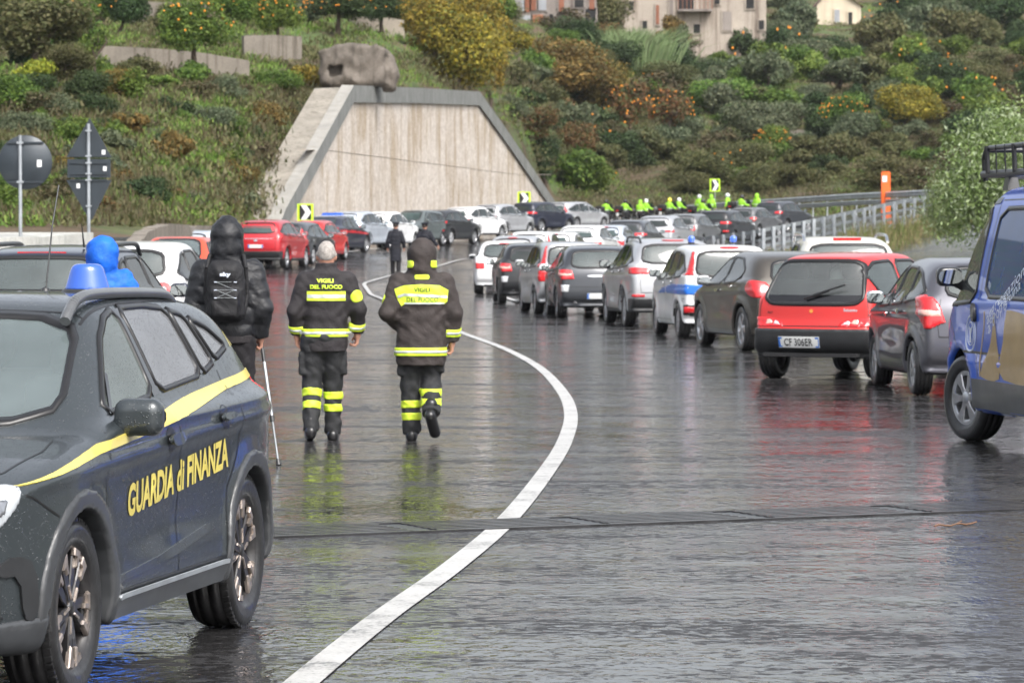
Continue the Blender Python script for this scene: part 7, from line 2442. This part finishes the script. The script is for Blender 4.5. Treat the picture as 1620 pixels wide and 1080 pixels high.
hp('shrub', 'orange-tinted shrub on the grassy bank left of the concrete slope', 'shrub', 346, 252, 32, 40, 'ochre', 'loose', 4)
hp('tree', 'tall yellow-leaved tree above the top right corner of the stone wall', 'tree', 728, 152, 76, 132, 'yellow', 'big', 26)
hp('tree', 'third yellow-leaved tree, cut by the top edge above the stone wall', 'tree', 752, 92, 60, 110, 'yellow', 'big', 10)
hp('tree', 'second yellow-leaved tree, nearer the top edge', 'tree', 684, 112, 64, 118, 'yellow', 'big', 16)
hp('tree', 'yellow tree with green lower boughs right of the wall top', 'tree', 775, 176, 40, 120, 'yellow', 'big', 12)
hp('tree', 'wide ochre tree below the tin-patched house', 'tree', 885, 178, 82, 112, 'ochre', 'big', 22)
hp('tree', 'ochre tree below and right of the wide one', 'tree', 948, 196, 58, 92, 'ochre', 'big', 20)
hp('tree', 'dense dark tree against the tin-patched house', 'tree', 908, 76, 44, 52, 'dark', 'big', 4)
hp('tree', 'persimmon tree with red leaves in the middle of the far hillside', 'tree', 996, 226, 44, 82, 'rust', 'loose', 22, fruit=30)
hp('tree', 'persimmon tree with orange fruit right of the red-leaved one', 'tree', 1062, 222, 40, 74, 'rust', 'loose', 18, fruit=34)
hp('tree', 'round golden tree on the right of the far hillside', 'tree', 1436, 218, 56, 76, 'yellow', 'big', 10)
hp('orange_tree', 'orange tree full of fruit left of the round golden tree', 'tree', 1334, 216, 42, 66, 'green', 'big', 10, fruit=80)
hp('orange_tree', 'small orange tree in the middle of the terraced slope', 'tree', 1222, 250, 34, 52, 'green', 'big', 8, fruit=50)
hp('tree', 'tall grey-green olive tree on the far hillside', 'tree', 1215, 152, 42, 74, 'grey', 'fine', 14)
hp('tree', 'wide grey-green olive tree under the cream house', 'tree', 1330, 150, 66, 52, 'grey', 'fine', 10)
hp('cactus_bush', 'blue-green spiky bush beside the pale derelict house', 'shrub', 1072, 96, 24, 66, 'grey', 'fine')
hp('tree', 'dark tree at the lower right of the wide ochre tree', 'tree', 862, 292, 30, 84, 'dark', 'big', 6)

def reeds():
    g = np.random.default_rng(5)
    p = hill_at(990, 108); s = p.y / FPX
    V = []; F = []
    for i in range(900):
        x0 = g.normal() * 30 * s; y0 = g.normal() * .8
        h_ = (48 + 26 * g.random()) * s; lean = x0 * .5 + g.normal() * 14 * s + 10 * s
        w = .05
        a = Vector((x0, y0, -.2)); b = Vector((x0 + lean * .35, y0, h_ * .65)); c = Vector((x0 + lean, y0 + g.normal() * .3, h_ * (.85 + .1 * g.random())))
        k = len(V)
        V += [a + Vector((-w, 0, 0)), a + Vector((w, 0, 0)), b + Vector((w, 0, 0)), b + Vector((-w, 0, 0)), c]
        F += [(k, k + 1, k + 2, k + 3), (k + 3, k + 2, k + 4)]
    o = thing('reed_clump', 'tall pale clump of giant reeds below the derelict houses', 'reeds', p, me=mesh(V, F, M['leaf_reed']))
reeds()

# the willow by the blue van
def willow():
    p = at(1562, 402, 96)
    s = 96 / FPX
    root = plant('willow', 'pale green willow bush beside the roof rack of the blue van', 'tree', p, 100 * s, 250 * s, 'willow', 'willow', 0, variant=1, rz=.6)
    t = add('trunk', trunk_mesh(1.4, .09, 3, 1.6, k=7), root)
willow()
p_ = at(1690, 400, 104); plant('willow', 'second willow bush, mostly hidden behind the blue van', 'tree', p_, 1.9, 5.0, 'willow', 'willow', 0, variant=2)
p_ = at(1500, 392, 118); plant('willow', 'low outlying willow bush left of the larger one', 'tree', p_, .9, 2.6, 'willow', 'willow', 0, variant=3)

# many bushes one cannot tell apart: shared wording per kind
def pal_at(px, py, g):
    if px < 460:
        if py < 150: c = ['dark', 'green', 'olive', 'green']
        elif py < 235: c = ['dark', 'green', 'brown', 'grey', 'ochre', 'dark']
        else: c = ['dark', 'brown', 'green', 'grey', 'ochre', 'rust']
    elif px < 830: c = ['green', 'dark', 'yellow', 'olive', 'grey']
    elif py > 255: c = ['brown', 'olive', 'dark', 'green', 'olive']
    elif px < 1130: c = ['olive', 'brown', 'rust', 'green', 'dark', 'grey']
    elif py < 70: c = ['dark', 'grey', 'olive', 'dark']
    elif px > 1450: c = ['dark', 'olive', 'green', 'brown']
    else: c = ['green', 'dark', 'olive', 'green', 'bright', 'grey']
    return c[int(g.integers(0, len(c)))]
LBL = dict(ochre='ochre withered bush on the left hillside', dark='dark green bush on the overgrown hillside', green='mid green bush on the overgrown hillside', bright='bright green bush on the far hillside', olive='olive-green bush on the overgrown hillside',
           yellow='small yellow-leaved bush by the wall top', rust='rust-red bush on the far hillside', grey='grey-green bush on the overgrown hillside', brown='brown withered bush on the overgrown hillside')
def scatter_bushes():
    g = np.random.default_rng(11)
    n = 0
    cells = []
    for py in range(-30, 335, 27):
        for px in range(-20, 1650, 47):
            cells.append((px + g.random() * 47 + (py // 27 % 2) * 23, py + g.random() * 27))
    for px, py in cells:
        if 430 < px < 885:
            lim = np.interp(px, [430, 505, 755, 885], [300, 148, 142, 300])
            if py > lim - 6: continue
        if px < 440 and py > 345: continue
        if 480 < px < 640 and 50 < py: continue
        if 790 < px < 1230 and 8 < py < 60 and g.random() < .65: continue
        if 1262 < px < 1388 and py < 92: continue
        if 955 < px < 1225 and 60 < py < 84 and g.random() < .6: continue
        if px < 480 and 40 < py < 135 and g.random() < .75: continue
        if py > 310 and px > 880: continue
        pal = pal_at(px, py, g)
        big = g.random()
        w = (16 + 20 * big) * (1.75 if px > 900 else 1.5)
        h_ = w * (.85 + .6 * g.random())
        kind = ['big', 'bush2', 'big', 'fine', 'bush2'][int(g.integers(0, 5))] if pal not in ('brown',) else 'loose'
        hp('bush', LBL[pal], 'bush', px, py, w, h_, pal, kind, 0, group=pal + ' bushes on the hillside', fruit=9 if (pal in ('green', 'dark') and px > 900 and g.random() < .18) else 0)
        n += 1
scatter_bushes()

def undergrowth():
    g = np.random.default_rng(3)
    for name, n, cols, wsz, test in (
        ('grass', 5200, 'leaf_bright', 1.0, lambda px, py: 1.0 if (py < 200 or px < 460) else .5),
        ('undergrowth', 6200, 'leaf_brown', 1.2, lambda px, py: .9 if (py > 120) else .35),
        ('ground_cover', 5200, 'leaf_olive', 1.3, lambda px, py: .9)):
        V = []; F = []
        cnt = 0
        while cnt < n:
            px = g.random() * 1760 - 70; py = -60 + g.random() * 420
            if g.random() > test(px, py): continue
            nz = math.sin(px * .021 + 2 * math.sin(py * .03)) * math.sin(py * .045 + px * .008)
            if name == 'grass' and nz < -.1: continue
            if name == 'undergrowth' and nz > .35: continue
            if 500 - (py - 150) * .625 < px < 890 and py > np.interp(px, [505, 755, 890], [150, 146, 318]): continue
            p = hill_at(px, py)
            if p.y < 100: continue
            cnt += 1
            k = 30
            sp = (.35 if name == 'grass' else .5) * wsz
            c = np.array(p)[None] + np.c_[g.normal(size=(k, 2)) * sp, np.abs(g.normal(size=k)) * .10]
            hh = (.08 + .16 * g.random(k)) * wsz
            ln = g.normal(size=(k, 2)) * .08
            w = .018 + .018 * g.random(k)
            if name == 'ground_cover': hh *= .7; w *= 2.0
            an = g.random(k) * 6.28
            dx = np.c_[np.cos(an), np.sin(an) * .5, np.zeros(k)] * w[:, None]
            top = c + np.c_[ln, hh]
            V.append(np.stack([c - dx, c + dx, top + dx * .5, top - dx * .5], 1).reshape(-1, 3))
        V = np.concatenate(V); F = np.arange(len(V)).reshape(-1, 4)
        o = add(name, mesh(V, F, M[cols])); o['kind'] = 'stuff'
        o['label'] = {'grass': 'bright green grass on the hillside terraces', 'undergrowth': 'brown dead undergrowth on the hillside', 'ground_cover': 'low olive-green weeds on the hillside'}[name]
undergrowth()
def bank_grass():
    g = np.random.default_rng(9)
    V = []
    for i in range(1700):
        t = g.random() * (len(_bank) - 1); j = int(t); u = t - j
        a = at(*_bank[j]).lerp(at(*_bank[j + 1]), u)
        dy = -g.random() ** 1.2 * 16
        y = a.y + dy; z = a.z + np.interp(-dy, [0, 5, 12, 22], [0, -.75, -1.5, -2.0])
        x = a.x * (y / a.y) + .2
        k = 10
        c = np.array([x, y, z])[None] + np.c_[g.normal(size=(k, 2)) * .22, np.zeros(k)]
        hh = (.15 + .35 * g.random(k)) * (1.5 if a.x > 12 else .5); an = g.random(k) * 6.28; w = .02
        dx = np.c_[np.cos(an), np.sin(an), np.zeros(k)] * w
        top = c + np.c_[g.normal(size=(k, 2)) * .14, hh]
        V.append(np.stack([c - dx, c + dx, top + dx * .4, top - dx * .4], 1).reshape(-1, 3))
    V = np.concatenate(V)
    o = add('dry_grass', mesh(V, np.arange(len(V)).reshape(-1, 4), M['leaf_drygrass'])); o['kind'] = 'stuff'; o['label'] = 'dry straw-coloured grass on the bank below the inner guard rail'
M['leaf_drygrass'] = leafmat('leaf_drygrass', [(.10, .15, .03), (.22, .18, .08), (.13, .17, .05), (.28, .22, .12)])
bank_grass()

# ------------------------------------------------------------------ vehicles in place
M['yellow_film'] = plain('yellow_film', (.74, .62, .13), .32, var=.08, coat=.4)
M['gold_film'] = plain('gold_film', (.42, .28, .11), .4, var=.12, coat=.3)
M['film_white'] = plain('film_white', (.62, .68, .80), .4, var=.1)
M['band_blue'] = plain('band_blue', (.02, .17, .68), .3, var=.05, coat=.5)
M['band_red'] = plain('band_red', (.62, .02, .03), .3, coat=.5)
M['glass_blue'] = glass('glass_blue', (.05, .07, .12), .72, mist_sheen_col=(.03, .10, .32))
PT = {}
for n_, c_, mt in (('patrol', (.036, .045, .050), .35), ('red', (.62, .018, .015), .1), ('red_suv', (.50, .01, .02), .25), ('i20', (.12, .12, .14), .6), ('brown', (.075, .066, .055), .5), ('white', (.78, .79, .80), .0),
                   ('cream', (.72, .70, .62), .0), ('silver', (.50, .51, .53), .5), ('silver_blue', (.52, .57, .64), .35), ('blue', (.012, .10, .60), .0), ('dark', (.05, .055, .065), .4), ('black', (.012, .013, .016), .2),
                   ('navy', (.012, .016, .035), .25), ('grey', (.16, .165, .17), .5), ('green_grey', (.12, .145, .145), .4), ('orange', (.62, .07, .02), .1)):
    PT[n_] = paint('paint_' + n_, c_, mt, drops=(n_ == 'patrol'))

def fl(th):
    t = R(th)
    return Vector((math.sin(t), math.cos(t), 0)), Vector((-math.cos(t), math.sin(t), 0))
def anchor(px, py, th, lx, ly):
    """centre of a vehicle from where one tyre touches the road"""
    f, l = fl(th); p = hit(px, py)
    c = p - f * lx - l * ly
    return Vector((c.x, c.y, road_z(c.x, c.y)))
def center(px, Z):
    x = (px - 810) / FPX * Z
    return Vector((x, Z, road_z(x, Z)))
def car(kind, S, label, loc, th, pt, cat='car', name='parked_car', group=None, hollow=True, h=.045, mirror=None, scale=1.0, pitch=0):
    mats = dict(paint=PT[pt])
    if mirror: mats['mirror'] = PT.get(mirror, M.get(mirror))
    r = build_vehicle(kind, S, name, label, cat, loc, R(90 - th), mats, group, hollow, h)
    if scale != 1: r.scale = (scale,) * 3
    if pitch: r.rotation_euler = (0, -pitch, R(90 - th))
    return r

# near patrol car
M['rail_grey'] = plain('rail_grey', (.14, .145, .15), .35, .4, coat=.5)
pat = car('patrol', spec_patrol(), 'dark grey patrol car with yellow stripe and GUARDIA di FINANZA lettering, left foreground', Vector((-2.303, 16.027, 0)), -169.874, 'patrol', name='patrol_car', h=.019)
rails(None, pat, .40, -1.25, .565, 1.475, M['rail_grey'], .024, .045)
m = MB(); m.path([(-1.05, .02, 1.51), (-1.16, .02, 1.82), (-1.26, .02, 2.0)], .004, 5); m.lathe([(0, .03), (.018, .02), (.022, 0)], 'z', 10, (-1.05, .02, 1.515)); add('antenna', m.mesh([M['black_plastic']]), pat)
# blue beacon stuck on the roof
_bp = at(138, 459, 16.45)
bc = thing('beacon', 'blue flashing beacon with a black base on the roof of the near patrol car', 'beacon', (_bp.x, _bp.y, _bp.z - .02))
m = MB(); m.lathe([(0, .0), (.112, .0), (.115, .012), (.105, .026), (0, .026)], 'z', 28); add('base', m.mesh([M['black_plastic']]), bc)
def blue_lens():
    mm, nt, b = newmat('blue_lens')
    b.inputs['Base Color'].default_value = (.04, .16, .75, 1); b.inputs['Roughness'].default_value = .12
    b.inputs['Transmission Weight'].default_value = .35; b.inputs['Coat Weight'].default_value = 1
    return mm
M['blue_lens'] = blue_lens()
def dome(x, y, z):
    r = np.sqrt(x * x + (y * 1.15) ** 2)
    return smax(smax(r - (.100 - .30 * (z - .02)), z - .135, .03), .02 - z, .006)
v, q = nets(dome, (-.13, -.13, 0), (.13, .13, .17), .009); add('lens', mesh(v, q, M['blue_lens'], smooth=True), bc)

# right-hand row
car('i20', S_i20(), 'grey hatchback with big triangular red lamps, between red car and blue van', anchor(1447, 625, -4, -1.26, .80), -4, 'i20', h=.035, mirror='chrome')
sei = car('sei', S_seicento(), 'small red three-door hatchback with black bumper and plate CF 306ER, parked askew', anchor(1228, 597, 27, -1.16, .66), 27, 'red', h=.032, scale=1.06)
m = MB(); m.tube((-1.570, .08, .915), (-1.545, -.22, 1.00), .013, .008, 6); m.tube((-1.555, -.02, .955), (-1.515, -.40, 1.075), .012, .010, 6); add('rear_wiper', m.mesh([M['seal']]), sei)
cs = thing('child_seat', 'pale child seat seen through the rear window of the small red car', 'child seat', sei.location, sei.rotation_euler.z)
cs.scale = (1.06,) * 3
v, q = nets(lambda x, y, z: smax(rbox(x, y, z, (-.95, -.22, .98), (.10, .23, .30), .10), -rbox(x, y, z, (-1.06, -.22, .93), (.07, .13, .18), .06), .02), (-1.2, -.6, .6), (-.7, .2, 1.4), .025)
add('shell', mesh(v, q, M['white_cloth'], smooth=True), cs)
v, q = nets(lambda x, y, z: rbox(x, y, z, (-1.01, -.22, .93), (.03, .125, .17), .05), (-1.2, -.5, .6), (-.8, .1, 1.3), .025)
add('padding', mesh(v, q, M['cabin'], smooth=True), cs)
car('mito', S_mito(), 'brown-grey hatchback with oval red lamps and pale mirrors, left of the red car', anchor(1175, 555, -11, -1.27, .82), -11, 'brown', h=.035, mirror='silver')
pp = car('pp', S_panda('police'), 'white municipal police car with a blue band round its tail and two blue beacons', anchor(1075, 535, -7, -1.15, .76), -7, 'white', name='police_car', h=.035, mirror='silver')
for sg, nm in ((1, 'left'), (-1, 'right')):
    w = pp.matrix_basis @ Vector((.05, .36 * sg + (.0), 1.56))
    b = thing('beacon', 'small blue beacon on the %s of the white police car roof' % nm, 'beacon', w)
    m = MB(); m.lathe([(0, 0), (.06, 0), (.06, .02), (.045, .025), (0, .025)], 'z', 16); add('base', m.mesh([M['seal']]), b)
    m = MB(); m.lathe([(.050, .024), (.062, .05), (.062, .10), (.045, .13), (0, .14)], 'z', 18); add('lens', m.mesh([M['blue_lens']]), b)
comp = car('compass', S_suv('compass'), 'silver sport utility car with black lower bumper, left of the white police car', anchor(992, 517, -6, -1.32, .82), -6, 'silver', h=.04, mirror='black')
rails(None, comp, .3, -1.55, .60, 1.60, M['black_plastic'], .02, .05)
car('hatch_dark', S_hatch('dark'), 'dark grey hatchback between the silver panda-like car and the silver sport utility car'.replace('panda-like car', 'tall hatchback'), anchor(883, 503, -4, -1.27, .80), -4, 'dark', h=.04, mirror='chrome')
car('panda_s', S_panda('silver'), 'silver tall hatchback with upright red lamps, farthest left of the near right-hand row', anchor(848, 497, -7, -1.15, .76), -7, 'silver', h=.04)
ws = car('suv_wide', S_suv('wide'), 'cream-white car with roof rails peeping over the roof of the small red car', center(1323, 61.5), -1, 'cream')
ws.scale = (1, 1, 1.03)
m = MB(); m.box((-1.64, 0, 1.60), (.05, .44, .04)); add('brake_lamp', m.mesh([M['red_lamp']]), ws)
rails(None, ws, .3, -1.45, .66, 1.60, M['chrome'], .025, .06)
car('polo', S_hatch('polo'), 'white hatchback alone in mid-road with square red lamps and a white plate', anchor(756, 466, 1, -1.26, .74), 1, 'white')

# the van
v_f, v_l = fl(-8)
vp = hit(1540, 697) - v_f * 1.549 * 1.1 - v_l * .84 * 1.1
van = car('van', S_van(), 'blue van with roof rack and gold and white lettering at the right edge', Vector((vp.x, vp.y, 0)), -8, 'blue', cat='van', name='van', h=.04, mirror='black', scale=1.10)
rk = thing('roof_rack', 'black tubular roof rack carried on top of the blue van', 'roof rack', van.location, van.rotation_euler.z)
rk.scale = (1.1,) * 3
m = MB()
for sg in (1, -1):
    m.path([(2.10, .60 * sg, 2.02), (2.08, .62 * sg, 2.20), (1.92, .64 * sg, 2.27), (-2.3, .66 * sg, 2.30)], .022, 8)
    m.path([(2.10, .62 * sg, 2.07), (-2.3, .66 * sg, 2.07)], .030, 8)
m.path([(2.10, -.62, 2.07), (2.10, .62, 2.07)], .028, 8); m.path([(2.0, -.62, 2.26), (2.0, .62, 2.26)], .022, 8)
add('frame', m.mesh([M['black_plastic']]), rk)
for x in np.arange(1.85, -2.3, -.26):
    for sg in (1, -1):
        m = MB(); m.tube((x, .65 * sg, 2.07), (x, .66 * sg, 2.29), .007 if int(round((x - 1.85) / .26)) % 3 else .022, n=6); add('upright', m.mesh([M['black_plastic']]), rk)
for x in (1.35, .75, .0, -.8, -1.5, -2.1):
    m = MB(); m.box((x, 0, 2.04), (.07, 1.26, .035)); add('cross_bar', m.mesh([M['black_plastic']]), rk)
    for sg in (1, -1):
        m = MB(); m.box((x, .60 * sg, 1.985), (.16, .10, .10), taper=.7); add('rack_foot', m.mesh([M['black_plastic']]), rk)

# left side behind the patrol car
d1 = car('suv_wide', S_suv('wide'), 'dark sport utility car with roof rails directly behind the near patrol car', Vector((-4.62, 40.2, 0)), 5, 'navy')
rails(None, d1, .3, -1.45, .62, 1.58, M['black_plastic'], .025, .06)
m = MB(); m.box((-1.70, 0, 1.555), (.05, .5, .035)); add('brake_lamp', m.mesh([M['red_lamp']]), d1)
m = MB(); m.tube((-1.3, -.35, 1.62), (-1.42, -.35, 1.86), .012, .004, 6); add('antenna', m.mesh([M['seal']]), d1)
w1 = car('suv_round', S_suv('round'), 'white sport utility car with black rear window, left of the hooded person', Vector((-5.08, 52.5, 0)), 5, 'white', mirror='black')
car('suv_front', S_suv('tucson', gl=('glass_dark', 'glass_dark', 'glass_wind')), 'silver-pillared car with an orange-red roof facing the camera, beyond the white one', center(283, 86), 184, 'orange')
car('hatch_far', S_hatch('dark', gl=('pane_dark', 'pane_dark', 'pane_pale')), 'pale silver car roof just visible left of the hooded head', center(316, 112), 8, 'silver_blue', hollow=False)

# far row under the wall
G1 = None
far = [
 ('tuc', S_suv('tucson', gl=('pane_dark', 'pane_pale', 'pane_pale')), 430, 129, 11, 'red_suv', 'bright red sport utility car at the left end of the row under the stone wall'),
 ('est', S_estate(('pane_dark', 'pane_dark', 'pane_pale')), 474, 136, 12, 'dark', 'dark grey car directly right of the bright red one under the wall'),
 ('hat2', S_hatch('dark', gl=('pane_dark', 'pane_dark', 'pane_pale')), 500, 142, 12, 'red', 'smaller red car third from the left in the row under the wall'),
 ('sed', S_sedan(), 528, 148, 16, 'navy', 'dark patrol saloon with red flash and white roof, fourth in the row under the wall'),
 ('suvw', S_suv('crossover', gl=('pane_dark', 'pane_pale', 'pane_pale')), 568, 158, 18, 'silver_blue', 'light silver-blue sport utility car behind the grey-haired firefighter'),
 ('suvr', S_suv('round', gl=('pane_dark', 'pane_dark', 'pane_pale')), 612, 168, 18, 'white', 'white crossover with round red and white lamps above the officers'),
 ('suvc', S_suv('compass', .96, 1.0, gl=('pane_dark', 'pane_dark', 'pane_pale')), 656, 176, 205, 'green_grey', 'green-grey car facing the camera behind the two officers'),
 ('suvd', S_suv('wide', gl=('pane_dark', 'pane_dark', 'pane_pale')), 706, 179, 24, 'black', 'black sport utility car with big red lamps in mid row under the wall'),
 ('suvw', None, 750, 187, 27, 'white', 'white crossover partly hidden right of the black sport utility car'),
 ('suvt', S_suv('crossover', 1.0, 1.02, gl=('pane_dark', 'pane_dark', 'pane_pale')), 795, 194, 28, 'silver', 'silver-grey sport utility car with a black lower bumper, left of the right-hand chevron'),
 ('suvd', None, 857, 203, 34, 'navy', 'dark navy crossover under the right-hand chevron sign of the wall'),
 ('est2', S_estate(), 914, 213, 36, 'silver', 'silver estate car at the right end of the row under the wall'),
]
def reg(key, S):
    if S is not None: _SP[key] = S
    return _SP[key]
_SP = {}
for key, S, px, Z, th, pt, lab in far:
    S = reg(key, S)
    r = car(key, S, lab, center(px, Z), th, pt, name='patrol_car' if 'patrol' in lab else 'parked_car', group='cars parked under the wall', hollow=False, h=.055)
    if 'patrol' in lab:
        w = r.matrix_basis @ Vector((-.1, 0, 1.45))
        b = thing('beacon', 'blue beacon bar on the patrol saloon under the wall', 'beacon', w, r.rotation_euler.z)
        m = MB(); m.box((0, 0, .06), (.22, .9, .12), taper=.85); add('lens', m.mesh([M['blue_lens']]), b)
        m = MB(); m.box((.0, 0, 1.452), (1.2, 1.05, .012)); m.box((-.02, 0, 1.46), (.7, .9, .012)); add('white_roof', m.mesh([PT['white']]), r)
# right-hand row running away round the bend
far2 = [
 ('hat2', None, 838, 93, -3, 'black', 'black car almost hidden behind the silver tall hatchback'),
 ('hatw', S_hatch('polo', gl=('pane_dark', 'pane_pale', 'pane_pale')), 822, 116, 8, 'silver', 'silver-white car directly behind the lone white hatchback'),
 ('pandaf', S_panda('silver'), 848, 125, 8, 'white', 'white car roof with rounded edge, second behind the lone white hatchback'),
 ('hatw', None, 888, 132, 10, 'white', 'white hatchback with a red lamp at its right, mid right-hand row'),
 ('suvw', None, 930, 139, 12, 'white', 'white car with a wide black rear window in the distant right-hand row'),
 ('hatw', None, 968, 145, 12, 'silver_blue', 'small pale silver car right of the white one with a black window'),
 ('suvd', None, 1004, 151, 14, 'dark', 'dark car roof below the left-hand riders'),
 ('suvt', None, 1052, 161, 16, 'silver', 'silver-grey car with a light rear, behind the silver sport utility car roof'),
 ('suvr', None, 1094, 168, 18, 'grey', 'grey car with a teal rear window behind the police beacons'),
 ('suvd', None, 1148, 176, 22, 'black', 'black car behind the left end of the inner guard rail'),
 ('hat2', None, 1192, 186, 26, 'grey', 'grey hatchback behind the inner guard rail below the right-hand riders'),
 ('suvc', None, 1238, 198, 30, 'dark', 'dark sport utility car farthest right behind the inner guard rail'),
]
for key, S, px, Z, th, pt, lab in far2:
    S = reg(key, S)
    r = car(key, S, lab, center(px, Z), th, pt, group='cars in the far right-hand row', hollow=False, h=.055)

# ------------------------------------------------------------------ people in place
firefighter_a()
firefighter_b()
puffer_man()
simple_person('officer in a long dark coat and cap walking ahead, left of the pair', hit(626, 437), R(-3), 'uniform_black', 'trouser_black', .19, .50, 'cap', 1.0)
simple_person('officer in dark uniform and cap, mostly hidden by the hooded firefighter', hit(672, 437), R(-8), 'uniform_black', 'trouser_black', .19, .62, 'cap', 1.0,
              arms=dict(elR=J(.30, -.02, 1.16), wrR=J(.42, .05, 1.0), hdR=(.5, .3, -1)))
bl = simple_person('person in a bright blue hooded raincoat behind the near patrol car', Vector((at(162, 400, 34).x, 34, 0)), R(12), 'raincoat_blue', 'raincoat_blue', .25, .22, 'hood', .95)
bl.scale = (1.15, 1.1, .965)

def rider(px, ytop, Z, hat, label, rz, kind='ride', coat='hivis', mlabel=None, mk=True):
    p = center(px, Z)
    if kind == 'ride' and mk:
        motorcycle(mlabel, p, rz, 'motorcycles by the outer guard rail')
    r = simple_person(label, p, rz, coat, 'trouser_black', .20, .62, hat, .93, sit=(kind == 'ride'), group='people by the outer guard rail', h=.03)
rider(958, 333, 222, 'leather_black', 'rider in hi-vis vest and dark helmet farthest left, beside the silver estate car', R(-28), mlabel='black motorcycle with cases farthest left, under the first rider')
rider(988, 333, 226, 'leather_black', 'second hi-vis rider from the left, dark helmet', R(-30), mlabel='black motorcycle of the second rider from the left')
rider(1021, 323, 230, 'helmet_white', 'hi-vis rider with white helmet, third from the left', R(-34), mlabel='motorcycle under the third rider from the left')
rider(1012, 342, 216, 'hood', 'crouching hi-vis person low between the second and third riders', R(-30), mk=False, mlabel='')
rider(1058, 330, 222, 'helmet_yellow', 'rider with yellow helmet and hi-vis jacket', R(-36), mlabel='motorcycle under the rider with the yellow helmet')
rider(1073, 319, 232, 'helmet_white', 'hi-vis rider with white helmet right behind the yellow-helmeted one', R(-36), mlabel='motorcycle beside the yellow-helmeted rider')
rider(1106, 308, 236, 'helmet_white', 'standing hi-vis person with white helmet left of the chevron sign', R(-30), 'stand')
rider(1110, 332, 214, 'leather_black', 'hi-vis rider bending forward just above the grey car roof', R(-50), mlabel='motorcycle below the chevron sign, left')
rider(1125, 316, 230, 'hood', 'hi-vis person with hood up right below the chevron sign', R(-20), 'stand')
rider(1151, 311, 226, 'helmet_white', 'hi-vis person with white helmet right of the chevron sign', R(60), 'stand')
rider(1172, 320, 220, 'leather_black', 'hi-vis rider sitting low between two standing people on the right', R(-50), mlabel='motorcycle of the low-sitting rider on the right')
rider(1197, 313, 216, 'hood', 'hi-vis person with hood up farthest right behind the dark cars', R(-40), 'stand')

# ------------------------------------------------------------------ rainy air
hm = MB(); hm.box((0, 420, 60), (2400, 1000, 124.6))
hz = add('haze', hm.mesh([])); hz['kind'] = 'stuff'; hz['label'] = 'thin rainy haze over the valley'
mt = bpy.data.materials.new('haze'); mt.use_nodes = True
mt.node_tree.nodes.remove(mt.node_tree.nodes['Principled BSDF'])
pv = mt.node_tree.nodes.new('ShaderNodeVolumePrincipled'); pv.inputs['Density'].default_value = .00006; pv.inputs['Color'].default_value = (.9, .93, .97, 1)
mt.node_tree.links.new(pv.outputs[0], mt.node_tree.nodes['Material Output'].inputs['Volume'])
hz.data.materials.append(mt)
SC.cycles.volume_bounces = 1
